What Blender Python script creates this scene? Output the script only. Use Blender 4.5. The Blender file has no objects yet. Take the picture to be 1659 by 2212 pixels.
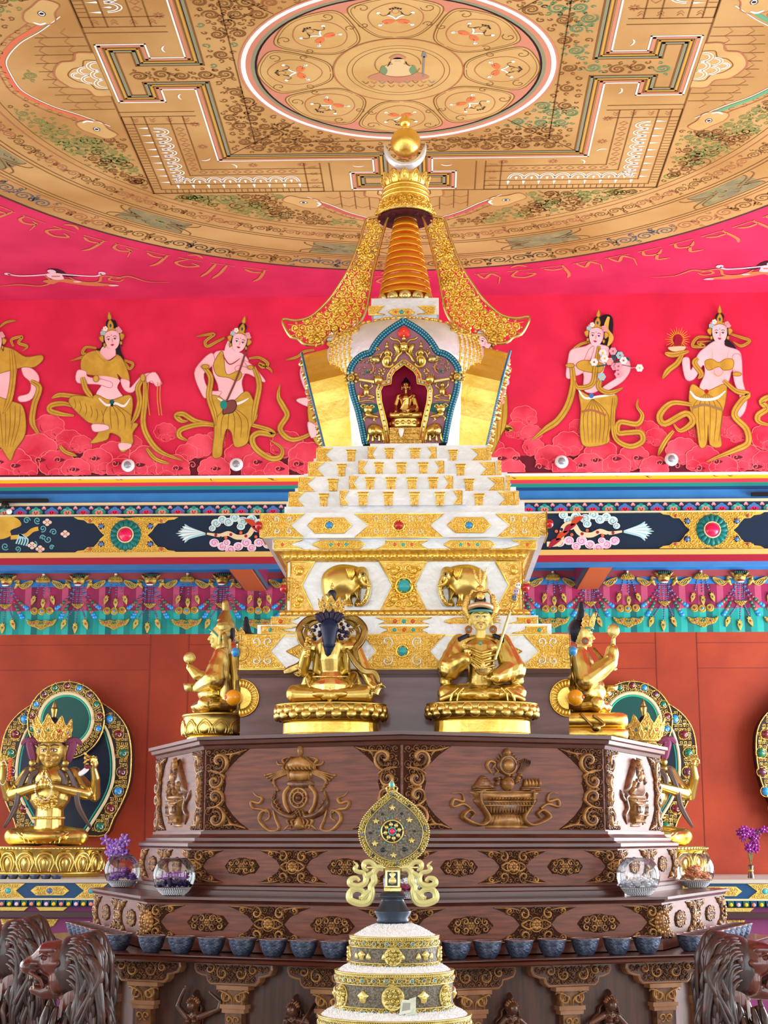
import bpy, math, random
from mathutils import Vector, noise
from mathutils.geometry import tessellate_polygon
random.seed(7)
sc = bpy.context.scene
COL = sc.collection
pi = math.pi; sin = math.sin; cos = math.cos
# ---------------------------------------------------------------- camera
F = 3400.; PIT = math.atan(704/3400.); YAW = math.radians(1.8); EZ = 1.6
cam = bpy.data.cameras.new('camera'); cam.sensor_fit = 'VERTICAL'; cam.sensor_height = 24; cam.lens = 24*F/2212
cam.clip_end = 200
camo = bpy.data.objects.new('camera', cam); COL.objects.link(camo)
camo.location = (0, 0, EZ); camo.rotation_euler = (pi/2+PIT, 0, YAW); sc.camera = camo
sc.view_settings.view_transform = 'Standard'; sc.view_settings.look = 'None'
sc.view_settings.exposure = 0.12; sc.view_settings.gamma = 1.0; sc.view_settings.use_curve_mapping = False
# ---------------------------------------------------------------- light
w = bpy.data.worlds.new('world'); sc.world = w; w.use_nodes = True
w.node_tree.nodes['Background'].inputs[0].default_value = (0.86, 0.93, 1.0, 1)
w.node_tree.nodes['Background'].inputs[1].default_value = 1.0
def area(name, loc, rot, sx, sy, e, col):
    l = bpy.data.lights.new(name, 'AREA'); l.shape = 'RECTANGLE'; l.size = sx; l.size_y = sy; l.energy = e; l.color = col
    o = bpy.data.objects.new(name, l); o.location = loc; o.rotation_euler = rot; COL.objects.link(o); return o
for i, (y0, y1) in enumerate(((-3.4, -.4), (.6, 4.6), (5.4, 9.4), (10.2, 15.4))):
    area('daylight_left', (-6.55, (y0+y1)/2, 2.3), (0, -pi/2, 0), 3.5, y1-y0-.2, 30*(y1-y0)*1.25, (.95, .98, 1))
    area('daylight_right', (6.55, (y0+y1)/2, 2.3), (0, pi/2, 0), 3.5, y1-y0-.2, 38*(y1-y0)*(1.25 if i < 3 else 4.4), (.93, .97, 1))
for x in (-4.2, 0, 4.2): area('daylight_front', (x, -5.9, 2.2), (pi/2, 0, 0), 2.4, 3.8, 60, (.90, .96, 1))

# ---------------------------------------------------------------- projection helpers
def pray(px, py):
    X = (px-829.5)/F; U = (1106-py)/F; cp, sp = cos(PIT), sin(PIT)
    f = cp-U*sp; z = sp+U*cp; c, s = cos(YAW), sin(YAW)
    return Vector((X*c-f*s, X*s+f*c, z))
def P(px, py, Y):
    d = pray(px, py); t = Y/d.y; return Vector((d.x*t, Y, EZ+d.z*t))
class Fr:
    'a flat local frame: u along U, v along V, w along the outward normal'
    def __init__(s, O, U, V=(0, 0, 1)):
        s.O = Vector(O); s.U = Vector(U).normalized(); s.V = Vector(V).normalized(); s.N = s.U.cross(s.V)
    def T(s, u, v, w=0): return s.O+s.U*u+s.V*v+s.N*w
    def hit(s, px, py):
        d = pray(px, py); o = Vector((0, 0, EZ)); t = (s.O-o).dot(s.N)/d.dot(s.N); p = o+d*t-s.O
        return (p.dot(s.U), p.dot(s.V))
def yfr(Y, x=0, z=0): return Fr((x, Y, z), (1, 0, 0))
class Z:
    'reads points of a magnified detail onto a frame'
    def __init__(s, x0, y0, sc_, fr): s.a = (x0, y0, sc_); s.fr = fr
    def __call__(s, *p):
        x0, y0, k = s.a
        if len(p) == 1 and not isinstance(p[0], (int, float)): return [s(*q) for q in p[0]]
        return s.fr.hit(x0+p[0]/k, y0+p[1]/k)
    def m(s, r):
        'length in metres of r detail pixels'
        c = s.fr.O; d = (c-Vector((0, 0, EZ))); a = d.y*cos(PIT)+d.z*sin(PIT)
        return r/s.a[2]/F*a
# ---------------------------------------------------------------- colour and materials
def lin(c): return tuple(((x/255)/12.92 if x/255 <= .04045 else ((x/255+.055)/1.055)**2.4) for x in c)+(1,)
MATS = {}
def mat(name, rgb, rough=.5, metal=0, rgb2=None, nscale=8, stretch=(1, 1, 1), bump=0, bscale=60, coat=0, spec=.35, emit=0, trans=0, ior=1.45, detail=4, r2=None, sheen=0, mid=(.35, .65)):
    if name in MATS: return MATS[name]
    m = bpy.data.materials.new(name); m.use_nodes = True; nt = m.node_tree; b = nt.nodes['Principled BSDF']
    b.inputs['Base Color'].default_value = lin(rgb); b.inputs['Roughness'].default_value = rough
    b.inputs['Metallic'].default_value = metal; b.inputs['Specular IOR Level'].default_value = spec
    b.inputs['Coat Weight'].default_value = coat; b.inputs['Coat Roughness'].default_value = .12
    b.inputs['Transmission Weight'].default_value = trans; b.inputs['IOR'].default_value = ior
    tc = nt.nodes.new('ShaderNodeTexCoord'); mp = nt.nodes.new('ShaderNodeMapping'); mp.inputs['Scale'].default_value = stretch
    nt.links.new(tc.outputs['Object'], mp.inputs['Vector'])
    if rgb2 or r2:
        n = nt.nodes.new('ShaderNodeTexNoise'); n.inputs['Scale'].default_value = nscale; n.inputs['Detail'].default_value = detail
        nt.links.new(mp.outputs[0], n.inputs['Vector'])
        if rgb2:
            cr = nt.nodes.new('ShaderNodeValToRGB'); cr.color_ramp.elements[0].position = mid[0]; cr.color_ramp.elements[1].position = mid[1]
            cr.color_ramp.elements[0].color = lin(rgb); cr.color_ramp.elements[1].color = lin(rgb2)
            nt.links.new(n.outputs['Fac'], cr.inputs[0]); nt.links.new(cr.outputs[0], b.inputs['Base Color'])
        if r2:
            mr = nt.nodes.new('ShaderNodeMapRange'); mr.inputs[1].default_value = .3; mr.inputs[2].default_value = .7
            mr.inputs[3].default_value = rough; mr.inputs[4].default_value = r2
            nt.links.new(n.outputs['Fac'], mr.inputs[0]); nt.links.new(mr.outputs[0], b.inputs['Roughness'])
    if bump:
        n2 = nt.nodes.new('ShaderNodeTexNoise'); n2.inputs['Scale'].default_value = bscale; n2.inputs['Detail'].default_value = 3
        nt.links.new(mp.outputs[0], n2.inputs['Vector'])
        bp = nt.nodes.new('ShaderNodeBump'); bp.inputs['Strength'].default_value = bump; bp.inputs['Distance'].default_value = .01
        nt.links.new(n2.outputs['Fac'], bp.inputs['Height']); nt.links.new(bp.outputs[0], b.inputs['Normal'])
    MATS[name] = m; return m
GOLD = mat('polished gold', (222, 200, 122), .24, 1, (198, 172, 92), 5, bump=.12, bscale=25, r2=.36)
GOLDB = mat('bright gold sheet', (246, 218, 122), .32, 1, (236, 200, 92), 9, bump=.35, bscale=22)
GOLDC = mat('chased gold', (238, 208, 126), .34, 1, (210, 172, 86), 40, bump=.6, bscale=130)
GOLDA = mat('antique gold', (186, 162, 98), .34, 1, (136, 112, 60), 14, bump=.2, bscale=40)
BRASS = mat('pale brass', (222, 208, 144), .34, 1, (196, 180, 112), 20, bump=.2, bscale=60)
GPAINT = mat('gold paint', (205, 168, 62), .5, 0, (188, 150, 50), 12)
GLINE = mat('dark gold line', (140, 98, 34), .6)
SILVER = mat('beaten silver', (218, 226, 236), .38, .55, (232, 238, 246), 7, bump=.6, bscale=16)
SILVD = mat('dull silver', (176, 178, 180), .4, .9, bump=.3, bscale=30)
WOOD = mat('brown varnished wood', (82, 38, 23), .42, 0, (118, 61, 37), 4, (1.4, 1.4, 16), bump=.06, bscale=20, coat=.06)
WOODD = mat('dark moulding wood', (60, 27, 19), .32, 0, (82, 38, 26), 4, (1.4, 1.4, 16), coat=.3)
CARVE = mat('carved golden brown wood', (122, 78, 44), .36, 0, (72, 42, 25), 26, coat=.4)
CARVEG = mat('gilded carved wood', (172, 126, 68), .36, .2, (124, 82, 42), 20, coat=.3)
LIONW = mat('dark red carved wood', (94, 38, 30), .3, 0, (66, 28, 24), 14, coat=.5)
LIONM = mat('dark mane wood', (56, 36, 36), .36, 0, (36, 25, 28), 20, coat=.3)
RED = mat('crimson mural paint', (224, 38, 78), .6, 0, (208, 30, 68), 3, bump=.15, bscale=200)
REDC = mat('crimson ceiling paint', (206, 44, 88), .6, 0, (188, 34, 78), 2.2, bump=.15, bscale=200)
ORANGE = mat('orange red wall paint', (166, 60, 28), .6, 0, (140, 45, 22), 1.5, bump=.15, bscale=150)
TAN = mat('ochre canvas', (192, 152, 96), .65, 0, (166, 122, 66), 1.1, bump=.05, bscale=300, detail=6)
TANL = mat('light ochre canvas', (200, 163, 104), .65, 0, (188, 149, 90), 3)
LINEB = mat('brown ink line', (122, 78, 34), .7)
LINER = mat('red brown ink line', (168, 104, 68), .7)
LINEG = mat('green ink line', (122, 134, 74), .7)
WHT = mat('white paint', (238, 236, 232), .6)
PINKR = mat('dusty pink paint', (196, 128, 104), .6)
GREY = mat('grey green paint', (134, 134, 104), .6)
BLK = mat('black paint', (20, 22, 28), .45)
SKIN = mat('pale pink skin paint', (240, 186, 190), .6, 0, (246, 206, 212), 4)
SKIND = mat('pink contour paint', (206, 120, 136), .6)
HAIR = mat('black hair paint', (26, 26, 36), .5)
CLOUD = mat('light red cloud paint', (238, 84, 106), .6, 0, (204, 30, 64), 3.5)
CLOUDE = mat('cloud edge paint', (246, 128, 128), .6)
CLOUDD = mat('dark maroon paint', (104, 16, 40), .6)
BLUE = mat('sky blue paint', (48, 128, 196), .5, 0, (40, 116, 186), 5)
NAVY = mat('navy paint', (4, 34, 60), .5)
TEAL = mat('teal paint', (16, 140, 130), .5)
TEALD = mat('dark teal paint', (12, 92, 92), .5)
YEL = mat('yellow paint', (236, 190, 30), .5)
CREAM = mat('cream paint', (216, 200, 160), .5)
DRED = mat('dark red paint', (150, 20, 48), .5)
MAR = mat('maroon paint', (136, 34, 72), .5)
MARL = mat('rose paint', (178, 74, 106), .5)
PURP = mat('purple paint', (112, 44, 92), .5)
LPINK = mat('light pink paint', (222, 160, 180), .5)
LBLUE = mat('light blue paint', (150, 205, 215), .5)
RGEM = mat('red gem', (176, 16, 30), .12, 0, coat=.8)
PGEM = mat('pink gem', (216, 24, 84), .2, 0, coat=.5)
TGEM = mat('turquoise gem', (40, 168, 180), .25, 0, coat=.5)
BGEM = mat('blue gem', (44, 140, 210), .22, 0, coat=.5)
DGEM = mat('blue grey bead', (70, 100, 150), .25, 0, coat=.5)
CORAL = mat('coral gem', (214, 92, 50), .3, 0, coat=.4)
GGEM = mat('green gem', (30, 110, 84), .25, 0, coat=.5)
AMBER = mat('amber resin', (226, 150, 24), .25, 0, coat=.6)
DRESS = mat('blue black paint', (16, 34, 66), .35)
PEWTER = mat('blue grey metal bowl', (118, 132, 158), .42, .6, (66, 78, 104), 30, bump=.6, bscale=90)
GLASS = mat('clear glass', (255, 255, 255), .0, 0, trans=1, ior=1.06, spec=1.0)
MARB = mat('pale marble', (200, 192, 180), .25, 0, (176, 168, 158), 3)
PLAS = mat('cream plaster', (226, 214, 190), .7)

# ---------------------------------------------------------------- mesh builder
def cr(pts, n=6, closed=False):
    'smooth curve through points'
    N = len(pts); out = []
    if N < 3: return [tuple(p) for p in pts]
    D = len(pts[0])
    for i in range(N if closed else N-1):
        p1, p2 = pts[i], pts[(i+1) % N]
        p0 = pts[i-1] if (closed or i > 0) else p1
        p3 = pts[(i+2) % N] if (closed or i < N-2) else p2
        for k in range(n):
            t = k/n
            out.append(tuple(.5*(2*p1[j]+(p2[j]-p0[j])*t+(2*p0[j]-5*p1[j]+4*p2[j]-p3[j])*t*t+(3*p1[j]-p0[j]-3*p2[j]+p3[j])*t**3) for j in range(D)))
    if not closed: out.append(tuple(pts[-1]))
    return out
def spiral(cx, cy, r, turns=1.6, a0=0, d=1, n=22):
    return [(cx+r*(1-t/n)**.85*cos(a0+d*2*pi*turns*t/n), cy+r*(1-t/n)**.85*sin(a0+d*2*pi*turns*t/n)) for t in range(n)]
def circ(cx, cy, rx, ry=None, n=24, a0=0, a1=2*pi, closed=True):
    ry = rx if ry is None else ry
    m = n if closed else n-1
    return [(cx+rx*cos(a0+(a1-a0)*i/m), cy+ry*sin(a0+(a1-a0)*i/m)) for i in range(n)]
def inside(p, poly):
    x, y = p; c = False; j = len(poly)-1
    for i in range(len(poly)):
        a, b = poly[i], poly[j]
        if (a[1] > y) != (b[1] > y) and x < (b[0]-a[0])*(y-a[1])/(b[1]-a[1])+a[0]: c = not c
        j = i
    return c
def bbox(poly): xs = [p[0] for p in poly]; ys = [p[1] for p in poly]; return min(xs), min(ys), max(xs), max(ys)
def sarea(poly): return sum(poly[i-1][0]*poly[i][1]-poly[i][0]*poly[i-1][1] for i in range(len(poly)))/2
def edist(p, poly):
    'distance from p to the edge of poly'
    b = 1e9; x, y = p
    for i in range(len(poly)):
        (ax, ay), (bx, by) = poly[i-1], poly[i]; dx, dy = bx-ax, by-ay; L = dx*dx+dy*dy
        t = 0 if L < 1e-14 else max(0, min(1, ((x-ax)*dx+(y-ay)*dy)/L)); b = min(b, math.hypot(x-ax-t*dx, y-ay-t*dy))
    return b
IDT = lambda u, v, w=0: Vector((u, v, w))
class M:
    def __init__(s, T=None, *mats):
        s.v = []; s.f = []; s.mi = []; s.sm = []; s.T = T.T if isinstance(T, Fr) else (T or IDT); s.mats = list(mats); s.cur = 0
    def mat(s, m):
        if m not in s.mats: s.mats.append(m)
        s.cur = s.mats.index(m); return s
    def vv(s, pts):
        n = len(s.v); s.v += [s.T(*p) for p in pts]; return n
    def ff(s, faces, smooth=True):
        for f in faces: s.f.append(f); s.mi.append(s.cur); s.sm.append(smooth)
    def grid(s, rows, closed=False, caps=False, smooth=True):
        n0 = len(s.v); m = len(rows[0])
        for r in rows: s.vv(r)
        fs = []
        for i in range(len(rows)-1):
            for j in range(m if closed else m-1):
                a = n0+i*m+j; b = n0+i*m+(j+1) % m; fs.append((a, b, b+m, a+m))
        s.ff(fs, smooth)
        if caps and closed: s.ff([tuple(range(n0+m-1, n0-1, -1)), tuple(range(n0+(len(rows)-1)*m, n0+len(rows)*m))], False)
        return s
    def flat(s, pts, wd, z=0, taper=(1, 1)):
        'painted line: flat ribbon'
        n = len(pts); r = []
        for i, p in enumerate(pts):
            a = pts[max(i-1, 0)]; b = pts[min(i+1, n-1)]; dx, dy = b[0]-a[0], b[1]-a[1]; L = math.hypot(dx, dy) or 1
            t = i/(n-1); k = min(1, taper[0]+(1-taper[0])*t*4, taper[1]+(1-taper[1])*(1-t)*4)*wd/2
            nx, ny = -dy/L*k, dx/L*k; r.append([(p[0]-nx, p[1]-ny, z), (p[0]+nx, p[1]+ny, z)])
        return s.grid(r, smooth=False)
    def stroke(s, pts, wd, h=None, taper=(.3, .3), z=0, seg=4):
        'raised half-round moulding along a path'
        n = len(pts); h = wd*.5 if h is None else h; r = []
        if n < 2: return s
        for i, p in enumerate(pts):
            a = pts[max(i-1, 0)]; b = pts[min(i+1, n-1)]; dx, dy = b[0]-a[0], b[1]-a[1]; L = math.hypot(dx, dy) or 1
            t = i/(n-1); k = min(1, taper[0]+(1-taper[0])*t*3, taper[1]+(1-taper[1])*(1-t)*3)
            nx, ny = -dy/L*k*wd/2, dx/L*k*wd/2; row = []
            for q in range(seg+1):
                an = pi*q/seg; row.append((p[0]-nx*cos(an), p[1]-ny*cos(an), z+h*k*sin(an)))
            r.append(row)
        s.grid(r); m = seg+1; n0 = len(s.v)-n*m
        s.ff([tuple(range(n0, n0+m)), tuple(range(n0+(n-1)*m+m-1, n0+(n-1)*m-1, -1))], False)
        return s
    def poly(s, pts, z=0):
        if sarea(pts) < 0: pts = pts[::-1]
        n0 = s.vv([(p[0], p[1], z) for p in pts])
        s.ff([tuple(n0+i for i in t) for t in _tess(pts)], False); return s
    def slab(s, pts, z0, z1, bev=0):
        'extruded outline with a small bevel'
        if sarea(pts) < 0: pts = pts[::-1]
        n = len(pts); rows = [[(p[0], p[1], z0) for p in pts]]
        if bev:
            rows.append([(p[0], p[1], z1-bev) for p in pts]); q = inset(pts, bev); rows.append([(p[0], p[1], z1) for p in q])
        else: q = pts; rows.append([(p[0], p[1], z1) for p in pts])
        s.grid(rows, closed=True, smooth=False); s.poly(q, z1); return s
    def puff(s, pts, h, z=0, k=5, c=None, flatc=0):
        'inflated cushion shape over an outline'
        if sarea(pts) < 0: pts = pts[::-1]
        if c is None: c = (sum(p[0] for p in pts)/len(pts), sum(p[1] for p in pts)/len(pts))
        rows = []
        for i in range(k):
            f = cos(pi/2*i/k); rows.append([(c[0]+(p[0]-c[0])*f, c[1]+(p[1]-c[1])*f, z+h*sin(pi/2*i/k)) for p in pts])
        s.grid(rows, closed=True); n = len(pts); n0 = len(s.v)-n; t = s.vv([(c[0], c[1], z+h)])
        s.ff([(n0+i, n0+(i+1) % n, t) for i in range(n)]); return s
    def bead(s, x, y, r, h=None, z=0, n=10, k=3): return s.puff(circ(x, y, r, n=n), r if h is None else h, z, k)
    def ring(s, x, y, r, wd, h=None, z=0, n=24):
        p = circ(x, y, r, n=n); p.append(p[0]); p.append(p[1]); return s.stroke(p, wd, h, (1, 1), z)
    def box(s, a, b, bev=0):
        (x0, y0, z0), (x1, y1, z1) = a, b
        n = s.vv([(x, y, z) for z in (z0, z1) for y in (y0, y1) for x in (x0, x1)])
        s.ff([(n, n+2, n+3, n+1), (n+4, n+5, n+7, n+6), (n, n+1, n+5, n+4), (n+2, n+6, n+7, n+3), (n, n+4, n+6, n+2), (n+1, n+3, n+7, n+5)], False); return s
    def lathe(s, prof, c=(0, 0), n=32, a0=0, a1=2*pi, sx=1, sy=1, smooth=True, fn=None):
        cl = abs(a1-a0-2*pi) < 1e-6; rows = []
        for r, z in prof:
            row = []
            for i in range(n if cl else n+1):
                a = a0+(a1-a0)*i/n; rr = r*(fn(a, z) if fn else 1); row.append((c[0]+rr*cos(a)*sx, c[1]+rr*sin(a)*sy, z))
            rows.append(row)
        s.grid(rows, closed=cl, smooth=smooth)
        if cl:
            m = n; n0 = len(s.v)-m*len(prof)
            if prof[0][0] > 1e-5: s.ff([tuple(range(n0+m-1, n0-1, -1))], False)
            if prof[-1][0] > 1e-5: s.ff([tuple(range(len(s.v)-m, len(s.v)))], False)
        return s
    def ell(s, c, r, n=16, k=10, rot=0, tilt=0):
        'ellipsoid; rot turns it in the u-v plane'
        rows = []; ca, sa = cos(rot), sin(rot)
        for i in range(k+1):
            th = pi*i/k; row = []
            for j in range(n):
                ph = 2*pi*j/n; x = r[0]*sin(th)*cos(ph); y = r[1]*cos(th); zz = r[2]*sin(th)*sin(ph)
                row.append((c[0]+x*ca-y*sa, c[1]+x*sa+y*ca, c[2]+zz))
            rows.append(row)
        s.grid(rows[::-1], closed=True); return s
    def tube(s, pts, rad, n=8, flat=1, caps=True):
        '3D tube along points with radii'
        pts = [Vector(p if len(p) == 3 else (p[0], p[1], 0)) for p in pts]; N = len(pts)
        if not hasattr(rad, '__len__'): rad = [rad]*N
        if len(rad) != N: rad = [rad[0]+(rad[-1]-rad[0])*i/(N-1) if len(rad) == 2 else rad[min(len(rad)-1, int(i*(len(rad)-1)/(N-1)))]+(rad[min(len(rad)-1, int(i*(len(rad)-1)/(N-1))+1)]-rad[min(len(rad)-1, int(i*(len(rad)-1)/(N-1)))])*((i*(len(rad)-1)/(N-1)) % 1) for i in range(N)]
        rows = []; ref = Vector((0, 0, 1)); 
        for i, p in enumerate(pts):
            d = (pts[min(i+1, N-1)]-pts[max(i-1, 0)]); d = d.normalized() if d.length > 1e-9 else Vector((0, 1, 0))
            if i == 0:
                if abs(d.dot(ref)) > .95: ref = Vector((1, 0, 0))
                a = d.cross(ref).normalized()
            else: a = (a-d*a.dot(d)); a = a.normalized() if a.length > 1e-6 else d.cross(Vector((1, 0, 0))).normalized()
            b = d.cross(a); rows.append([tuple(p+a*cos(2*pi*j/n)*rad[i]+b*sin(2*pi*j/n)*rad[i]*flat) for j in range(n)])
        s.grid(rows, closed=True, caps=caps); return s
    def cap(s, a, b, ra, rb, n=12):
        'tapered capsule between two points'
        a = Vector(a); b = Vector(b); d = b-a; L = d.length or 1e-6; u = d/L; pts = []; rd = []
        for i in range(4): t = pi/2*i/4; pts.append(a-u*ra*cos(t)); rd.append(max(ra*sin(t), 1e-4))
        pts.append(a); rd.append(ra); pts.append(b); rd.append(rb)
        for i in range(1, 5): t = pi/2*i/4; pts.append(b+u*rb*sin(t)); rd.append(max(rb*cos(t), 1e-4))
        return s.tube(pts, rd, n)
    def limb(s, pts, rad, n=12):
        for i in range(len(pts)-1): s.cap(pts[i], pts[i+1], rad[i], rad[i+1], n)
        return s
    def mesh(s, name, off=(0, 0, 0)):
        me = bpy.data.meshes.new(name); o = Vector(off)
        me.from_pydata([v-o for v in s.v], [], s.f); 
        for m in s.mats: me.materials.append(m)
        me.polygons.foreach_set('material_index', s.mi); me.polygons.foreach_set('use_smooth', s.sm); me.update(); return me
    def part(s, name, parent, label=None):
        'link as ONE part of parent (an object placed by thing())'
        r = parent
        while r.parent: r = r.parent
        o = bpy.data.objects.new(name, s.mesh(name, r.location)); COL.objects.link(o); o.parent = parent
        if label: o['label'] = label
        return o
    def top(s, name, label, cat, group=None, kind=None, loc=None):
        if loc is None:
            xs = [v.x for v in s.v]; ys = [v.y for v in s.v]; loc = ((min(xs)+max(xs))/2, (min(ys)+max(ys))/2, min(v.z for v in s.v))
        o = bpy.data.objects.new(name, s.mesh(name, loc)); o.location = loc; COL.objects.link(o)
        if kind: o['kind'] = kind
        if label: o['label'] = label
        if cat: o['category'] = cat
        if group: o['group'] = group
        return o
def _tess(pts):
    try:
        t = tessellate_polygon([[Vector((p[0], p[1], 0)) for p in pts]])
    except Exception: return [tuple(range(len(pts)))]
    out = []
    for a, b, c in t:
        A, B, C = pts[a], pts[b], pts[c]
        out.append((a, b, c) if (B[0]-A[0])*(C[1]-A[1])-(B[1]-A[1])*(C[0]-A[0]) > 0 else (a, c, b))
    return out
def inset(pts, d):
    n = len(pts); out = []
    for i in range(n):
        p, a, b = pts[i], pts[i-1], pts[(i+1) % n]
        e1 = (p[0]-a[0], p[1]-a[1]); e2 = (b[0]-p[0], b[1]-p[1]); l1 = math.hypot(*e1) or 1; l2 = math.hypot(*e2) or 1
        n1 = (-e1[1]/l1, e1[0]/l1); n2 = (-e2[1]/l2, e2[0]/l2); m = (n1[0]+n2[0], n1[1]+n2[1]); q = max(.4, 1+n1[0]*n2[0]+n1[1]*n2[1])
        out.append((p[0]+m[0]/q*d, p[1]+m[1]/q*d))
    return out
def thing(name, label, cat, loc, group=None, kind=None):
    o = bpy.data.objects.new(name, None); COL.objects.link(o); o.location = loc; o.empty_display_size = .05
    if kind: o['kind'] = kind
    o['label'] = label
    if cat: o['category'] = cat
    if group: o['group'] = group
    return o
def remesh(m, name, vox, smooth=2, off=(0, 0, 0), fold=None):
    'melts overlapping shapes into one continuous skin'
    me = m.mesh(name, off); o = bpy.data.objects.new('tmp', me); COL.objects.link(o)
    r = o.modifiers.new('r', 'REMESH'); r.mode = 'VOXEL'; r.voxel_size = vox; r.use_smooth_shade = True
    if smooth: q = o.modifiers.new('s', 'SMOOTH'); q.factor = .5; q.iterations = smooth
    bpy.context.view_layer.update()
    dg = bpy.context.evaluated_depsgraph_get(); e = o.evaluated_get(dg); nm = bpy.data.meshes.new_from_object(e); nm.name = name
    bpy.data.objects.remove(o); bpy.data.meshes.remove(me)
    if fold:
        A, F_, ax = fold
        for v, nr in zip(nm.vertices, [Vector(n.vector) for n in nm.vertex_normals]):
            c = v.co; p = c*(1/ax); v.co = c+nr*A*(sin(9*noise.noise(p*2.2)+F_*(p.x+.6*p.y)+F_*.25*p.z)*.6+noise.noise(p*9)*.5)*min(1, max(0, 1.3-nr.z))
    nm.materials.clear(); nm.materials.append(m.mats[0])
    nm.polygons.foreach_set('use_smooth', [True]*len(nm.polygons)); nm.polygons.foreach_set('material_index', [0]*len(nm.polygons))
    return nm
def rpart(m, name, parent, vox, smooth=2, label=None, fold=None):
    r = parent
    while r.parent: r = r.parent
    o = bpy.data.objects.new(name, remesh(m, name, vox, smooth, r.location, fold)); COL.objects.link(o); o.parent = parent
    if label: o['label'] = label
    return o
# ---------------------------------------------------------------- ornament
def scrolls(m, poly, step, wd, h, z=0, seed=1, flat=False, turns=1.5, sides=4, fill=1.0, beads=True):
    'fills an outline with curling foliage'
    rnd = random.Random(seed); x0, y0, x1, y1 = bbox(poly); S = []
    ny = max(1, round((y1-y0)/(step*.88))); dy = (y1-y0)/ny
    for j in range(ny):
        y = y0+dy*(j+.5); nx = max(1, round((x1-x0)/step)); dx = (x1-x0)/nx
        for i in range(nx+(j % 2)):
            x = x0+dx*(i+.5-(.5 if j % 2 else 0))
            if not inside((x, y), poly): continue
            r = min(step*.5*fill, edist((x, y), poly)*.95)
            if r < step*.16: continue
            S.append((x, y, r))
    for k, (x, y, r) in enumerate(S):
        d = 1 if (k % 2) else -1; a = rnd.uniform(0, 2*pi)
        pts = spiral(x, y, r, turns if r > step*.3 else .9, a, d, 20 if r > step*.3 else 10)
        a2 = a-d*.9; R2 = r*1.35; p0 = (x+R2*cos(a2), y+R2*sin(a2))
        if inside(p0, poly): pts = [p0]+pts
        if flat: m.flat(pts, wd, z, (.4, .4))
        else:
            m.stroke(pts, wd, h, (.4, .6), z, sides)
            if beads: m.bead(x, y, wd*.75, h*1.1, z, 8, 2)
        for q in range(3):
            aa = a+q*2.1+rnd.uniform(-.4, .4); p = (x+cos(aa)*r*1.12, y+sin(aa)*r*1.12)
            L = step*.24
            c = [(p[0], p[1]), (p[0]+cos(aa+.5*d)*L*.6, p[1]+sin(aa+.5*d)*L*.6), (p[0]+cos(aa+1.5*d)*L*.8, p[1]+sin(aa+1.5*d)*L*.8)]
            if all(inside(v, poly) for v in c):
                if flat: m.flat(cr(c, 4), wd*.8, z, (.5, .3))
                else: m.stroke(cr(c, 3), wd*1.1, h*.9, (.5, .3), z, sides)
    return m
def flower(m, x, y, r, h, z=0, n=6, mc=None, a0=0):
    for i in range(n):
        a = a0+2*pi*i/n; m.puff(circ(x+cos(a)*r*.6, y+sin(a)*r*.6, r*.42, n=9), h*.7, z, 3)
    m.puff(circ(x, y, r*.34, n=9), h, z, 3)
def gem(m, x, y, r, g, z=0, ringm=None, h=None, spikes=True):
    if ringm:
        m.mat(ringm).ring(x, y, r*1.28, r*.5, r*.3, z, 18)
        if spikes:
            for i in range(14): a = 2*pi*i/14; m.bead(x+cos(a)*r*1.75, y+sin(a)*r*1.75, r*.26, r*.22, z, 6, 2)
    m.mat(g).puff(circ(x, y, r, n=16), r*.7 if h is None else h, z, 4)
# ================================================================ room
YW, YR, HC = 13.97, 15.6, 6.55
XC, YC = -.162, 9.52
def struct(m, name, parent=None):
    if parent is None:
        o = m.top(name, None, None, kind='structure', loc=(0, 0, 0)); return o
    o = m.part(name, parent); return o
m = M(None, MARB); m.box((-6.8, -6.2, -.1), (6.8, 16, 0)); struct(m, 'floor')
m = M(None, REDC); m.box((-6.8, 5.2, HC), (6.8, 14.3, HC+.15)); m.mat(PLAS).box((-6.8, -6.2, HC), (6.8, 5.2, HC+.15)); ceiling = struct(m, 'ceiling')  # unseen front part made pale plaster to cut the pink bounce light
m = M(None, BLUE); m.box((-6.8, 14.3, 5.2), (6.8, 16, 5.35)); struct(m, 'trim_1')
zb = lambda y: P(100, y, YW).z
zr = lambda y: P(100, y, YR).z
zbeam = zb(1220)
m = M(None, RED); m.box((-6.8, YW, zb(1036)), (6.8, YW+.3, HC+.1))
for i, (y0, y1, c) in enumerate([(1031, 1037, WHT), (1037, 1044, YEL), (1044, 1052, mat('rose red paint', (206, 58, 82), .5)), (1052, 1060, TEAL), (1060, 1067, mat('deep blue paint', (10, 64, 124), .5)), (1067, 1088, BLUE), (1088, 1093, CREAM),
        (1093, 1113, NAVY), (1113, 1116, CREAM), (1116, 1195, NAVY), (1195, 1206, mat('ochre trim paint', (206, 174, 100), .5)), (1206, 1220, DRED)]):
    d = {0: -.02, 1: -.015, 6: -.03, 8: -.03, 10: -.03, 11: -.015}.get(i, 0)
    m.mat(c); m.box((-6.8, YW+d, zb(y1)), (6.8, YW+.3, zb(y0)))
m.mat(BLUE); m.box((-6.8, YW+.01, zbeam-.001), (6.8, YW+.3, zbeam+.01))
wall_back = struct(m, 'wall_back')
m = M(None, ORANGE); m.box((-6.8, YR, 0), (6.8, YR+.2, zr(1371)))
m.mat(mat('panel joint line', (120, 42, 24), .7))
for px in (325, 408, 1417, 1506):
    x = P(px, 1400, YR).x; m.box((x-.004, YR-.003, 1.2), (x+.004, YR, zr(1371)))
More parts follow.
